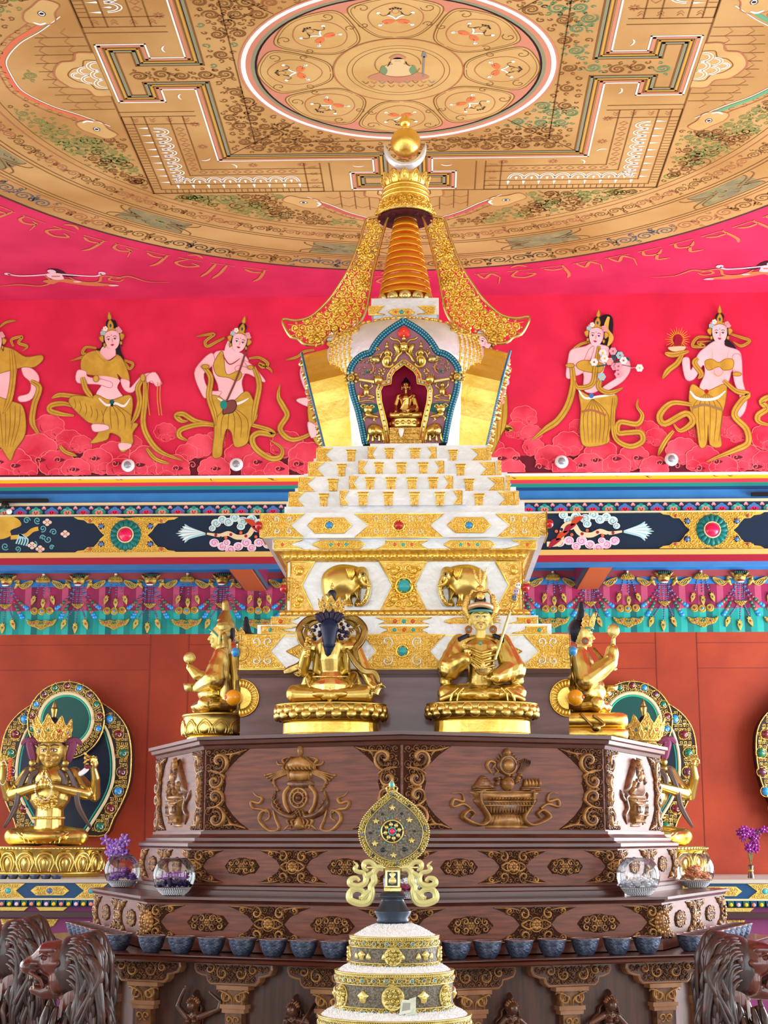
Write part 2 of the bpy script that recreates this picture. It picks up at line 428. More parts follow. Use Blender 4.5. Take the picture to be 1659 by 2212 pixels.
for y in (1394, 1448):
    for a, b in ((-6, P(325, 1400, YR).x), (P(408, 1400, YR).x, P(1417, 1400, YR).x), (P(1506, 1400, YR).x, 6)):
        m.box((a, YR-.003, zr(y)-.003), (b, YR, zr(y)+.003))
m.mat(BLUE).box((-6.8, YR, zr(1238)), (6.8, YR+.2, 5.2)); m.mat(mat('brick rose paint', (164, 72, 78), .5)).box((-6.8, YR, zr(1253)), (6.8, YR+.2, zr(1238)))
m.mat(BLUE).box((-6.8, YR, zr(1268)), (6.8, YR+.2, zr(1253)))
bw = .0625*1.0; k = 0; x = -6.8
MC = [MAR, MARL, mat('deep maroon paint', (104, 24, 58), .5), MAR, MARL, mat('bright maroon paint', (150, 30, 78), .5)]
TC = [TEAL, mat('light teal paint', (40, 160, 152), .5), TEALD, TEAL, mat('light teal paint', (0, 0, 0)), mat('mid teal paint', (18, 120, 116), .5)]
while x < 6.8:
    m.mat(MC[k % 6]).box((x, YR, zr(1320)), (x+bw, YR+.2, zr(1268))); m.mat(TC[k % 6]).box((x+.01, YR-.001, zr(1371)), (x+bw+.01, YR+.2, zr(1320))); x += bw; k += 1
wall_rear = struct(m, 'wall_rear')
# side walls with tall windows
for sx, nm, base in ((-1, 'left', 0), (1, 'right', 3)):
    m = M(None, PLAS); xa, xb = sorted((sx*6.6, sx*6.8))
    m.box((xa, -6.2, 0), (xb, 16, .5)); m.box((xa, -6.2, 4.1), (xb, 16, HC))
    for y0, y1 in ((-6.2, -3.4), (-.4, .6), (4.6, 5.4), (9.4, 10.2), (15.4, 16)): m.box((xa, y0, .5), (xb, y1, 4.1))
    struct(m, 'wall_'+nm)
    for i, (y0, y1) in enumerate(((-3.4, -.4), (.6, 4.6), (5.4, 9.4), (10.2, 15.4))):
        m = M(None, mat('window frame wood', (120, 60, 40), .4)); q = sx*6.7
        for a in (y0, (y0+y1)/2-.04, y1-.08): m.box((q-.04, a, .5), (q+.04, a+.08, 4.1))
        for z in (.5, 2.9, 4.02): m.box((q-.04, y0, z), (q+.04, y1, z+.08))
        struct(m, 'window_%d' % (base+i+1+(1 if sx > 0 else 0)))
m = M(None, PLAS); m.box((-6.8, -6.2, 4.2), (6.8, -6.0, HC))  # unseen wall behind the camera, added to vary reflections in the metal
for a, b in ((-6.8, -5.5), (-2.9, -1.3), (1.3, 2.9), (5.5, 6.8)): m.box((a, -6.2, 0), (b, -6.0, 4.2))
struct(m, 'wall_front')
# diagonal ceiling beams of the aisle
Zb = Z(0, 1030, 2.592, Fr((0, YW, 0), (1, 0, 0)))
for nm, xa, xb, side in (('beam', P(480, 1218, YW).x, P(538, 1218, YW).x, 1), ('beam', P(1277, 1215, YW).x, P(1337, 1215, YW).x, -1)):
    m = M(None, mat('orange beam paint', (198, 96, 50), .5)); z0 = zbeam+.005; m.box((xa+.02, YW+.3, z0), (xb-.02, YR, z0+.24))
    m.mat(mat('blue grey paint', (66, 84, 104), .5)); m.box((xa, YW+.3, z0+.012), (xa+.03, YR, z0+.24)); m.box((xb-.03, YW+.3, z0+.012), (xb, YR, z0+.24))
    m.mat(MAR).box((xa-.002, YW+.3, z0+.06), (xb+.002, YR, z0+.24)); 
    o = m.top('ceiling_beam', 'orange painted aisle beam over the rear wall, %s of the golden tower' % ('left' if side > 0 else 'right'), 'beam', 'aisle beams')
# ---------------------------------------------------------------- ceiling painting
CX, CY = -.205, 9.52
CF = Fr((CX, CY, HC-.02), (1, 0, 0), (0, -1, 0))     # u right, v toward the camera, w down
m = M(CF, TAN); c = circ(0, 0, 3.72, n=128); m.slab(c, -.03, 0)
disc = m.part('ceiling_canvas', ceiling, 'round ochre painted canvas on the red ceiling')
def ringp(m, r0, r1, z, n=120, a0=0, a1=2*pi):
    pts = []; rows = [[(r*cos(a0+(a1-a0)*i/n), r*sin(a0+(a1-a0)*i/n), z) for i in range(n+1)] for r in (r0, r1)]; m.grid(rows, smooth=False)
e = .002
m = M(CF)
# rings
for r0, r1, c in ((3.705, 3.73, mat('painted edge shadow line', (70, 40, 40), .8)), (3.44, 3.452, LINER), (3.40, 3.41, LINEB), (3.36, 3.37, LINEB), (3.09, 3.10, LINEB), (3.05, 3.06, LINEB), (2.82, 2.83, LINER), (2.76, 2.765, LINEB)): m.mat(c); ringp(m, r0, r1, e)  # outermost dark ring paints the shadow line along the canvas edge
bandcol = mat('dull green grey canvas', (146, 132, 92), .7, 0, (120, 112, 84), 9)
for i in range(12):
    a = 2*pi*(i+.5)/12+.1; m.mat(bandcol); ringp(m, 3.12, 3.35, e*.5, 10, a-.09, a+.09)
    for sg in (-1, 1):
        for rr in (0, .05):
            pts = [(3.235+sg2*(.115-rr*.6)*0, 0) for sg2 in ()]
            q = []
            for t in range(13):
                tt = t/12; rd = 3.12+.23*tt; an = a+sg*(.09+.055*sin(pi*tt)*-1+.03*abs(sin(2*pi*tt))+rr*.5); q.append((rd*cos(an), rd*sin(an)))
            m.mat(LINEB).flat(q, .012, e)
    for t in range(26):
        rnd = random.Random(i*40+t); an = a+rnd.uniform(-.08, .08); rd = rnd.uniform(3.14, 3.33)
        m.mat(LINEG if t % 3 else LINEB).flat(cr([(rd*cos(an), rd*sin(an)), ((rd+.02)*cos(an+.006), (rd+.02)*sin(an+.006)), ((rd+.01)*cos(an+.016), (rd+.01)*sin(an+.016))], 3), .009, e)
m.part('ceiling_ring_lines', ceiling)
m = M(CF)
# outer scroll band, running scroll
def polar(pts, ang, rad): return [((rad+p[1])*cos(ang+p[0]/rad), (rad+p[1])*sin(ang+p[0]/rad)) for p in pts]
INKS = [LINEB, mat('dark ink line', (70, 62, 52), .7), LINEB, mat('blue ink line', (84, 88, 104), .7), LINER]
def runscroll(m, rad, wd, R, a0, a1, inks=None, lw=.012, seed=3):
    L = rad*(a1-a0); n = int(L/(R*2.5)); rnd = random.Random(seed)
    for i in range(n):
        an = a0+(a1-a0)*(i+.5)/n; m.mat((inks or INKS)[(i//3) % len(inks or INKS)]); s = 1 if i % 2 else -1
        pts = spiral(0, 0, R, 1.9, s*pi*.9 if s > 0 else pi*.1, s, 24); m.flat(polar(pts, an, rad), lw, e, (1, .4))
        m.flat(polar(cr([(-R*2.0, -s*R*.9), (-R*1.2, -s*R*.2), (-R*1.0, s*R*.4)], 5), an, rad), lw, e, (.4, 1))
        for q in range(5):
            a = rnd.uniform(0, 6.3); x = rnd.choice((-1, 1))*R*1.3; y = rnd.uniform(-.8, .8)*wd*.5
            m.flat(polar(spiral(x, y, R*.36, .9, a, 1 if q % 2 else -1, 8), an, rad), lw*.7, e)
runscroll(m, 3.57, .26, .075, 0, 2*pi, seed=1); runscroll(m, 2.94, .2, .05, 0, 2*pi, [LINER, LINEB], .008)
m.part('ceiling_scroll_band', ceiling)
# square palace lines; half side of stripes etc.
def gatepath(o):
    'closed outline of the palace wall with its four T gates, grown outwards by o'
    q = [(-1.37-o, 1.37+o), (-1.37-o, .22+o), (-1.60+o*0-0, .22+o), (-1.60+0, .40+o), (-1.92-o*0-o, .40+o), (-1.92-o, -.40-o), (-1.60, -.40-o), (-1.60, -.22-o), (-1.37-o, -.22-o)]
    q[2] = (-1.60+o, .22+o); q[3] = (-1.60+o, .40+o); q[6] = (-1.60+o, -.40-o); q[7] = (-1.60+o, -.22-o)
    out = []
    for k in range(4):
        a = pi/2*k; out += [(x*cos(a)-y*sin(a), x*sin(a)+y*cos(a)) for x, y in q]
    return out+[out[0]]
def sqpath(h): return [(-h, h), (-h, -h), (h, -h), (h, h), (-h, h)]
def mline(m, pts, wd, z):
    for a, b in zip(pts, pts[1:]):
        dx, dy = b[0]-a[0], b[1]-a[1]; L = math.hypot(dx, dy) or 1; ux, uy = dx/L*wd/2, dy/L*wd/2
        m.flat([(a[0]-ux, a[1]-uy), (b[0]+ux, b[1]+uy)], wd, z)
m = M(CF)
for o_, c, wd in ((0, WHT, .012), (-.022, PINKR, .02), (-.044, LINEB, .008), (-.06, mat('ochre line', (196, 150, 60), .7), .014), (-.076, BLK, .006), (-.09, GREY, .02), (-.108, LINEB, .008)):
    m.mat(c); mline(m, gatepath(o_), wd, e)
for h in (1.52, 1.62, 1.79, 1.88, 1.95):
    for k in range(4):
        a = pi/2*k; R_ = lambda x, y: (x*cos(a)-y*sin(a), x*sin(a)+y*cos(a))
        m.mat(LINEB)
        for sg in (-1, 1): mline(m, [R_(sg*.62, h), R_(sg*h, h)], .008, e)
mline(m, sqpath(1.955), .012, e)
for k in range(4):
    a = pi/2*k; R_ = lambda x, y: (x*cos(a)-y*sin(a), x*sin(a)+y*cos(a)); RR = lambda pts: [R_(*p) for p in pts]
    for sg in (-1, 1):
        m.mat(LINEB)
        for x in (.55, .62, .74): mline(m, [R_(sg*x, 1.43), R_(sg*x, 1.95)], .008, e)
        for y in (1.5, 1.62, 1.74, 1.86): m.mat(LINER); m.flat(RR([(sg*.65, y-.02), (sg*.68, y), (sg*.65, y+.02)]), .008, e); m.flat(RR([(sg*.68, y-.02), (sg*.71, y), (sg*.68, y+.02)]), .006, e)
        # teeth, drips and white arcs
        n = 8; x0 = .80; st = (1.74-x0)/n
        for i in range(n+1):
            x = sg*(x0+st*i); m.mat(WHT); m.poly(RR([(x-.012, 1.80), (x, 1.87), (x+.012, 1.80), (x, 1.785)]), e)
            if i < n:
                xm = x+sg*st/2
                for rr in (.062, .046): m.flat(RR([(xm+rr*cos(pi*t/10), 1.665+.0+rr*1.6*sin(pi*t/10)*-1+.09) for t in range(11)]), .009, e)
                m.poly(RR([(xm-.012, 1.73), (xm, 1.775), (xm+.012, 1.73), (xm, 1.715)]), e)
        for i in range(24): x = sg*(x0+(1.9-x0)*i/24); m.mat(LINEB); mline(m, [R_(x, 1.89), R_(x, 1.94)], .005, e)
        for i in range(9): x = sg*(.8+.085*i+.03); m.mat(LINER); m.flat(RR([(x-.03, 1.57), (x, 1.60), (x+.03, 1.57)]), .006, e); m.flat(RR([(x-.03, 1.57), (x, 1.54), (x+.03, 1.57)]), .006, e)
        for x in (.75, 1.12):
            m.mat(LINER)
            for t in range(8): an = t*pi/4; m.flat([R_(sg*x+.012*cos(an), 1.45+.012*sin(an)), R_(sg*x+.036*cos(an), 1.45+.036*sin(an))], .01, e)
        m.mat(WHT); m.flat(RR([(sg*(.33)+.055*cos(t*.35+.6), 1.45+.05*sin(t*.35+.6)) for t in range(6)]), .012, e, (.2, .2))
        m.flat(RR([(sg*(1.3)+.055*cos(t*.35+2.6), 1.47+.05*sin(t*.35+2.6)) for t in range(6)]), .012, e, (.2, .2))
    # gate: planks, trefoil, dragons
    m.mat(LINEB)
    tre = cr([(-.30, 1.95), (-.30, 2.06), (-.20, 2.10), (-.17, 2.20), (0, 2.27), (.17, 2.20), (.20, 2.10), (.30, 2.06), (.30, 1.95)], 5)
    tri = cr([(-.20, 1.95), (-.20, 2.03), (-.12, 2.06), (-.09, 2.13), (0, 2.18), (.09, 2.13), (.12, 2.06), (.20, 2.03), (.20, 1.95)], 5)
    for i in range(10):
        x = -.5+i*.111; y1 = 2.22+.14*cos((i-4.5)/5*1.3); m.mat(LINEB); mline(m, [R_(x, 1.97), R_(x, y1)], .006, e); 
        m.mat(LINER); m.flat(RR([(x, y1-.08), (x+.055, y1-.04), (x+.111, y1-.08)]), .006, e); m.flat(RR([(x, 2.06), (x+.055, 2.10), (x+.111, 2.06)]), .005, e)
    m.mat(TANL).poly(RR(tre), e*1.2); m.mat(LINER).flat(RR(tre), .014, e*1.6); m.mat(LINEB).flat(RR(tri), .009, e*1.6)
    m.mat(WHT)
    for x, y, r in ((-.12, 1.955, .07), (0, 1.955, .07), (.12, 1.955, .07), (-.06, 2.04, .06), (.06, 2.04, .06), (0, 2.11, .045)):
        for rr in (1, .7): m.flat(RR([(x+r*rr*cos(pi*t/8), y+r*rr*sin(pi*t/8)*1.1) for t in range(9)]), .008, e*2)
    for sg in (-1, 1):
        dc = [mat('coral ink', (206, 106, 74), .7), mat('coral ink', (0, 0, 0)), mat('rose ink', (190, 84, 88), .7), mat('jade ink', (90, 156, 116), .7)][k]
        arc = cr([(sg*.80, 2.08), (sg*.62, 2.24), (sg*.45, 2.42), (sg*.22, 2.56), (0, 2.58)], 8)
        m.mat(dc).flat(RR(arc), .035, e, (.4, 1)); m.mat(WHT).flat(RR([(x*.95, y-.025) for x, y in arc]), .008, e*1.5); m.mat(LINER).flat(RR([(x*1.07, y+.05) for x, y in arc]), .008, e)
        for t in range(6, len(arc), 3): m.flat(RR(spiral(arc[t][0]*1.06, arc[t][1]+.03, .03, 1, t, 1, 8)), .006, e)
        hd = cr([(sg*.66, 2.18), (sg*.70, 2.28), (sg*.80, 2.27), (sg*.88, 2.20), (sg*.96, 2.12), (sg*.9, 2.03), (sg*.8, 2.08), (sg*.7, 2.10)], 4, True)
        m.mat(TANL).poly(RR(hd), e*1.3); m.mat(LINER).flat(RR(hd+hd[:1]), .009, e*1.6)
        m.mat(WHT).poly(RR(circ(sg*.80, 2.16, .028, .02, 12)), e*2); m.mat(BLK).poly(RR(circ(sg*.80, 2.16, .014, n=10)), e*2.4); m.flat(RR(circ(sg*.80, 2.16, .03, .022, 14)), .005, e*2.4)
        m.mat(WHT).flat(RR(cr([(sg*.70, 2.24), (sg*.67, 2.20), (sg*.69, 2.16)], 4)), .02, e*2, (.2, .5))
        for q in range(16):
            rnd = random.Random(k*50+q+sg); x = sg*rnd.uniform(.95, 1.75); y = rnd.uniform(2.02, 2.02+max(.05, (math.sqrt(max(0, 2.68**2-x*x))-2.02))); r = rnd.uniform(.05, .08)
            if math.hypot(x, y) > 2.68: continue
            m.mat([LINEG, LINEB, mat('leaf green ink', (110, 140, 60), .7), LINEB][q % 4]); m.flat(RR(spiral(x, y, r, 1.5, q, 1 if q % 2 else -1, 18)), .01, e)
m.part('ceiling_palace_drawing', ceiling)
m = M(CF, LINEB)
inner = inset([(x, y) for x, y in gatepath(-.12)[:-1]], 0)
hole = circ(0, 0, 1.10, n=40)
class NotIn: pass
def scroll_flat(m, test, bounds, step, lw, inks, seed):
    rnd = random.Random(seed); x0, y0, x1, y1 = bounds; j = 0; y = y0
    while y < y1:
        x = x0+(step/2 if j % 2 else 0)
        while x < x1:
            xx = x+rnd.uniform(-.12, .12)*step; yy = y+rnd.uniform(-.1, .1)*step
            if test(xx, yy, step*.5):
                m.mat(inks(xx, yy)); d = 1 if rnd.random() > .5 else -1; a = rnd.uniform(0, 6.28); r = step*rnd.uniform(.36, .44)
                m.flat(spiral(xx, yy, r, 1.8, a, d, 22), lw, e, (.4, .4)); m.flat(spiral(xx, yy, r*.9, 1.2, a+.25, d, 12), lw*.5, e, (.4, .4))
                for q in range(6):
                    aa = a+q*1.05; p = (xx+cos(aa)*step*.54, yy+sin(aa)*step*.54)
                    if test(p[0], p[1], step*.2): m.flat(spiral(p[0], p[1], step*rnd.uniform(.1, .17), 1.0, aa, -d if q % 2 else d, 8), lw*.75, e)
            elif test(xx, yy, step*.22):
                m.flat(spiral(xx, yy, step*.2, 1.2, rnd.uniform(0, 6), 1, 10), lw*.8, e)
            x += step
        y += step*.86; j += 1
def t_in(x, y, r): return math.hypot(x, y) > 1.05+r*.8 and inside((x, y), inner) and edist((x, y), inner) > r*.72
def inkq(x, y):
    if x > abs(y)+.0: return mat('sea green ink', (96, 132, 92), .7) if (int(x*31+y*17) % 2) else LINEB
    return LINEB if y < abs(x)*1.0 else mat('sepia ink', (150, 90, 50), .7)
scroll_flat(m, t_in, (-1.95, -1.95, 1.95, 1.95), .150, .012, inkq, 5)
def t_out(x, y, r):
    a, b = max(abs(x), abs(y)), min(abs(x), abs(y))
    if b < .97 and (a < 2.15 or abs(a-(2.66-.62*b)) < .13+r or (b < .55 and a < 2.42)): return False
    return a > 1.97+r and math.hypot(x, y) < 2.76-r*.8
scroll_flat(m, t_out, (-2.8, -2.8, 2.8, 2.8), .125, .010, lambda x, y: LINEG if (int(x*13+y*7) % 2) else LINEB, 6)
m.mat(mat('sepia dark ink', (104, 66, 34), .7)); mline(m, sqpath(1.06), .007, e)
for sx in (-1, 1):
    for sy in (-1, 1): mline(m, [(sx*.75, sy*.75), (sx*1.36, sy*1.36)], .007, e)
m.part('ceiling_scroll_field', ceiling)
m = M(CF, TANL); m.poly(circ(0, 0, 1.0, n=72), e)
for r0, r1, c in ((1.0, 1.03, WHT), (.965, 1.0, PINKR), (.94, .965, GREY), (.925, .94, BLK), (1.03, 1.045, PINKR)): m.mat(c); ringp(m, r0, r1, e*1.5, 80)
m.mat(PINKR); ringp(m, .80, .925, e*1.2, 80)
for k in range(8):
    a = pi/4*k+pi/2; RR = lambda pts: [((p[1])*cos(a)-p[0]*sin(a), (p[1])*sin(a)+p[0]*cos(a)) for p in pts]
    pet = cr([(0, .43), (-.13, .46), (-.24, .62), (-.29, .80), (-.16, .89), (0, .925), (.16, .89), (.29, .80), (.24, .62), (.13, .46)], 5, True)
    m.mat(TANL).poly(RR(pet), e*1.6); m.mat(LINEB).flat(RR(pet+pet[:1]), .007, e*2)
    for f in (.93,): m.flat(RR([(x*f, .66+(y-.66)*f) for x, y in pet]), .004, e*2)
    ins = cr([(0, .86), (-.12, .80), (-.17, .70), (-.13, .57), (0, .50), (.13, .57), (.17, .70), (.12, .80)], 5, True)
    m.mat(TANL).poly(RR(ins), e*2); m.mat(LINER).flat(RR(ins+ins[:1]), .006, e*2.4)
    for sg in (-1, 1): m.mat(LINEB); m.flat(RR(spiral(sg*.2, .80, .05, 1.2, 0, sg, 12)), .005, e*2.4); m.flat(RR(spiral(sg*.2, .60, .035, 1.2, 0, -sg, 12)), .005, e*2.4)
    # little dancing figure
    W = lambda pts: RR([(p[0], p[1]) for p in pts])
    m.mat(HAIR)
    for q in range(5): m.poly(W(circ(-.032+q*.016, .79+.008*(2-abs(q-2)), .008, n=7)), e*3)
    m.mat(TANL).poly(W(circ(0, .765, .022, .026, 12)), e*3); m.mat(LINEB).flat(W(circ(0, .765, .022, .026, 12)+[(.022, .765)]), .003, e*3.2)
    m.mat(WHT).flat(W(cr([(-.05, .72), (-.02, .70), (0, .675), (.02, .70), (.05, .72)], 4)), .012, e*3)
    for sg in (-1, 1):
        m.mat(LINEB).flat(W(cr([(sg*.03, .735), (sg*.075, .71), (sg*.10, .74)], 4)), .005, e*3); m.mat(WHT).poly(W(circ(sg*.105, .745, .014, n=6)), e*3); m.flat(W([(sg*.05, .63), (sg*.11, .6)]), .012, e*3, (.3, .3))
        m.mat(mat('orange cloth paint', (214, 112, 66), .7)).poly(W(cr([(sg*.005, .655), (sg*.05, .665), (sg*.085, .64), (sg*.06, .61), (sg*.02, .625)], 4, True)), e*3)
        m.mat(WHT).poly(W(circ(sg*.10, .60, .014, n=6)), e*3); m.mat(HAIR).flat(W([(sg*.03, .76), (sg*.05, .72)]), .006, e*3)
m.mat(TANL).poly(circ(0, 0, .425, n=48), e*2.2); m.mat(LINER); ringp(m, .42, .43, e*2.6, 60); m.mat(LINEB)
for r in (.335, .30): ringp(m, r, r+.004, e*2.6, 60)
m.part('ceiling_lotus_mandala', ceiling)
# seated figure at the heart of the ceiling
m = M(CF, TANL); zz = e*3.4
def FP(c, pts, z=zz): m.mat(c).poly(cr(pts, 4, True), z)
def FL(c, pts, w_=.005, z=zz+.0006): m.mat(c).flat(cr(pts, 4), w_, z)
pale = mat('faded skin paint', (206, 178, 132), .7); bl = mat('faded blue paint', (120, 126, 130), .7); gr = mat('faded green paint', (110, 136, 96), .7); rd = mat('faded rose paint', (180, 124, 96), .7)
FP(rd, [(-.20, -.10), (-.13, -.02), (0, .03), (.13, -.02), (.20, -.10), (0, -.16)]); FP(pale, [(-.08, .08), (-.12, 0), (-.06, -.06), (.06, -.06), (.12, 0), (.08, .08), (0, .10)], zz+.0003)
FP(gr, [(-.10, .08), (-.07, .02), (-.09, -.05), (-.12, 0)], zz+.0005); FP(gr, [(.10, .08), (.07, .02), (.09, -.05), (.12, 0)], zz+.0005)
FP(pale, circ(0, .135, .045, .052, 10), zz+.0006); FP(rd, [(-.05, .17), (-.035, .21), (0, .23), (.035, .21), (.05, .17)], zz+.0006)
FL(bl, [(.16, -.08), (.165, .06), (.17, .20)], .01); FP(bl, [(.155, .19), (.17, .27), (.185, .19)], zz+.0006); FL(HAIR, [(-.05, .13), (-.06, .09), (-.07, .07)], .007)
FL(HAIR, [(.05, .13), (.06, .09), (.08, .07)], .007); FL(LINEB, [(-.02, .14), (-.01, .143), (-.002, .14)], .003, zz+.001); FL(LINEB, [(.02, .14), (.01, .143), (.002, .14)], .003, zz+.001)
for i in range(9): FL([LINEB, rd, bl][i % 3], [(-.24+.055*i, -.13), (-.22+.055*i, -.17), (-.20+.055*i, -.14)], .005)
for i in range(7): FL(LINEB, [(-.20+.065*i, -.19), (-.18+.065*i, -.22), (-.16+.065*i, -.19)], .004)
FL(LINEB, circ(0, .09, .15, .17, 20), .004)
m.part('ceiling_centre_figure', ceiling, 'small seated figure drawn at the centre of the ceiling')
# gold script ring on the red ceiling
GSCR = mat('dull gold script paint', (196, 116, 72), .7)
m = M(CF, GSCR); rnd = random.Random(4)
def glyph(a, rad, s, kind):
    G = [[(0, 0), (.9, 0)]]
    K = [[[(.1, 0), (.15, .35), (.45, .5), (.75, .3), (.5, .15)], [(.75, .3), (.9, .9)]],
         [[(.2, 0), (.1, .4), (.5, .55), (.8, .2)], [(.5, .55), (.3, 1.0), (.7, 1.1)]],
         [[(.8, 0), (.8, .9), (.65, 1.3)], [(.1, .15), (.4, .35), (.8, .3)]],
         [[(.1, 0), (.3, .5), (.6, .1), (.85, .5)], [(.85, .5), (.7, 1.2)]],
         [[(.4, 0), (.1, .5), (.5, .75), (.9, .5), (.6, .3)], [(.2, -.35), (.5, -.5), (.8, -.3)]],
         [[(.2, 0), (.2, .9), (.1, 1.5)], [(.6, 0), (.6, .9), (.5, 1.5)]]][kind]
    for st in G+K: m.flat(polar(cr([(x*s, y*s*1.0) for x, y in st], 6), a, rad), s*.12, .0, (.5, .25))
a = 0.0
while a < 2*pi:
    if int(a*5) % 9 != 4: glyph(a, 3.92, .25, rnd.randrange(6))
    a += .076
m2 = m
script = m.part('ceiling_script', ceiling, 'gold lettering ring around the ochre canvas')
script.location.z += .016
# flying figures in the ceiling corners
def flyer(px, py, mir):
    fr = Fr((0, 0, HC-.004), (1, 0, 0), (0, -1, 0)); X, Y_ = fr.hit(px, py)
    m = M(lambda u, v, w=0: Vector((X+mir*u, -Y_+v, HC-.004-w)), SKIN)
    S = mat('pale flyer skin paint', (226, 186, 200), .6); G = GSCR
    m.mat(G).poly(cr([(-.15, .17), (0, .12), (.12, .14), (.22, .2), (.42, .26), (.50, .30), (.30, .32), (.12, .26), (0, .2), (-.08, .26)], 5, True), .001)
    for pts in ([(-.1, .02), (-.08, .2), (-.2, .30), (-.4, .26), (-.62, .3)], [(.1, .02), (.14, .14), (.24, .22), (.36, .2), (.42, .06), (.56, .1), (.66, .08), (.80, .22), (1.0, .24)], [(.58, .14), (.5, .1), (.46, .16), (.54, .2), (.6, .14)]): m.mat(G).flat(cr(pts, 7), .026, .0012, (.4, .2))
    m.mat(S).poly(cr([(-.06, -.02), (.05, -.02), (.06, .06), (.05, .13), (-.03, .14), (-.08, .06)], 4, True), .0015)
    for pts in ([(-.05, 0), (-.2, .03), (-.34, .03), (-.42, -.02)], [(.05, 0), (.2, .04), (.36, .06), (.42, 0)]): m.flat(cr(pts, 5), .03, .0016, (1, .6))
    m.poly(circ(-.42, -.02, .03, .03, 8), .0016); m.poly(circ(.43, -.01, .035, .04, 8), .0016)
    m.mat(HAIR).poly(cr([(-.04, -.11), (.04, -.13), (.09, -.07), (.12, .03), (.22, .06), (.1, .08), (.05, .0)], 4, True), .0014); m.mat(S).poly(circ(-.01, -.07, .038, .05, 12), .002); m.mat(G).poly([(-.04, .04), (.04, .04), (.03, .07), (-.04, .07)], .002)
    m.mat(S).poly(circ(.47, .31, .05, .02, 8), .0018); m.poly(circ(.16, .2, .04, .02, 8), .0018)
    m.part('flying_figure_painting', ceiling, 'painted flying dancer on the red ceiling')
flyer(118, 592, 1); flyer(1660, 575, -1)
# ================================================================ wall paintings
WF = Fr((0, YW, 0), (1, 0, 0))
ZL = Z(0, 600, 2.676, WF); ZR = Z(1040, 600, 2.68, WF)
def cloudpuff(m, x, y, r, n, z, rnd):
    'scalloped cloud head in detail pixels of zf'
    pts = []
    for i in range(n*5):
        a = 2*pi*i/(n*5); k = 1+.10*abs(sin(a*n/2)); pts.append((x+r*k*cos(a), y+r*k*.78*sin(a)))
    YM_ = 1142 if zf is ZL else 1128; pts = [(a, min(b, YM_-.02*(a-300)*0)) for a, b in pts]; m.mat(CLOUDE).poly(zf(pts), z); m.mat(CLOUD).poly(zf([(x+(p[0]-x)*.955, y+(p[1]-y)*.955) for p in pts]), z+.0001)
    for q in range(3):
        a = rnd.uniform(.6, 2.5); m.mat(CLOUDE).flat(zf([(x+r*.62*cos(a+t*.22)+0, y+r*.45*sin(a+t*.22)) for t in range(7)]), .0045, z+.0002, (.3, .3))
# clouds along the foot of the mural
m = M(WF); rnd = random.Random(11)
for zf, off in ((ZL, 0), (ZR, 0)):
    z = .001
    m.mat(CLOUDD).poly(zf([(-200, 1150), (-200, 1060), (200, 1040), (500, 1010), (900, 1030), (1300, 1050), (1700, 1030), (2200, 1060), (2200, 1150)]) if zf is ZL else zf([(-700, 1135), (-500, 1050), (200, 1030), (600, 1030), (900, 1050), (1300, 1030), (1900, 1040), (2600, 1000), (2600, 1110)]), .0005)
    L = [(285, 860, 85), (210, 1000, 120), (400, 940, 75), (470, 960, 60), (955, 890, 62), (1160, 970, 80), (1240, 940, 60), (1390, 1030, 90), (560, 1060, 90), (660, 1020, 90), (860, 1060, 110), (1000, 1100, 95), (760, 960, 60), (1080, 1010, 60), (60, 1080, 120), (330, 1080, 100), (1500, 1090, 100), (1660, 960, 90), (1780, 1040, 110), (1900, 930, 80), (150, 1110, 70), (700, 1110, 80), (1240, 1110, 90), (440, 1110, 80), (2000, 1080, 100), (1600, 1120, 70)] if zf is ZL else \
        [(245, 800, 72), (200, 880, 60), (290, 900, 60), (140, 1050, 80), (500, 960, 85), (560, 860, 50), (690, 1010, 90), (960, 880, 65), (1010, 920, 60), (400, 1040, 85), (880, 1040, 85), (1160, 1000, 90), (1280, 1050, 95), (1420, 860, 70), (1480, 900, 60), (1530, 1040, 90), (1650, 920, 90), (300, 980, 60), (620, 1090, 90), (780, 1090, 80), (1000, 1100, 80), (1400, 1100, 80), (60, 990, 70), (1640, 1060, 70), (1250, 880, 50), (-60, 1040, 90), (180, 1110, 70), (480, 1100, 70)]
    for x, y, r in sorted(L, key=lambda q: q[1]):
        cloudpuff(m, x, y, r, rnd.choice((7, 8, 9)), z, rnd); z += .0003
        for q in range(3):
            a = rnd.uniform(.5, 2.6); cloudpuff(m, x+r*.8*cos(a), y+r*.6*sin(a), r*.42, 6, z, rnd); z += .00012
    for i in range(16):
        x = -40+i*115+rnd.uniform(-20, 20); y = rnd.uniform(1040, 1120); m.mat(CLOUDD).poly(zf(cr([(x, y), (x+30, y-10), (x+60, y), (x+30, y+12)], 4, True)), z)
        m.mat(CLOUDE).flat(zf(spiral(x+20, y, 22, 1.2, i, 1, 14)), .006, z+.0002)
m.part('painted_clouds', wall_back, 'red painted clouds along the foot of the mural')
BASEZ = .016
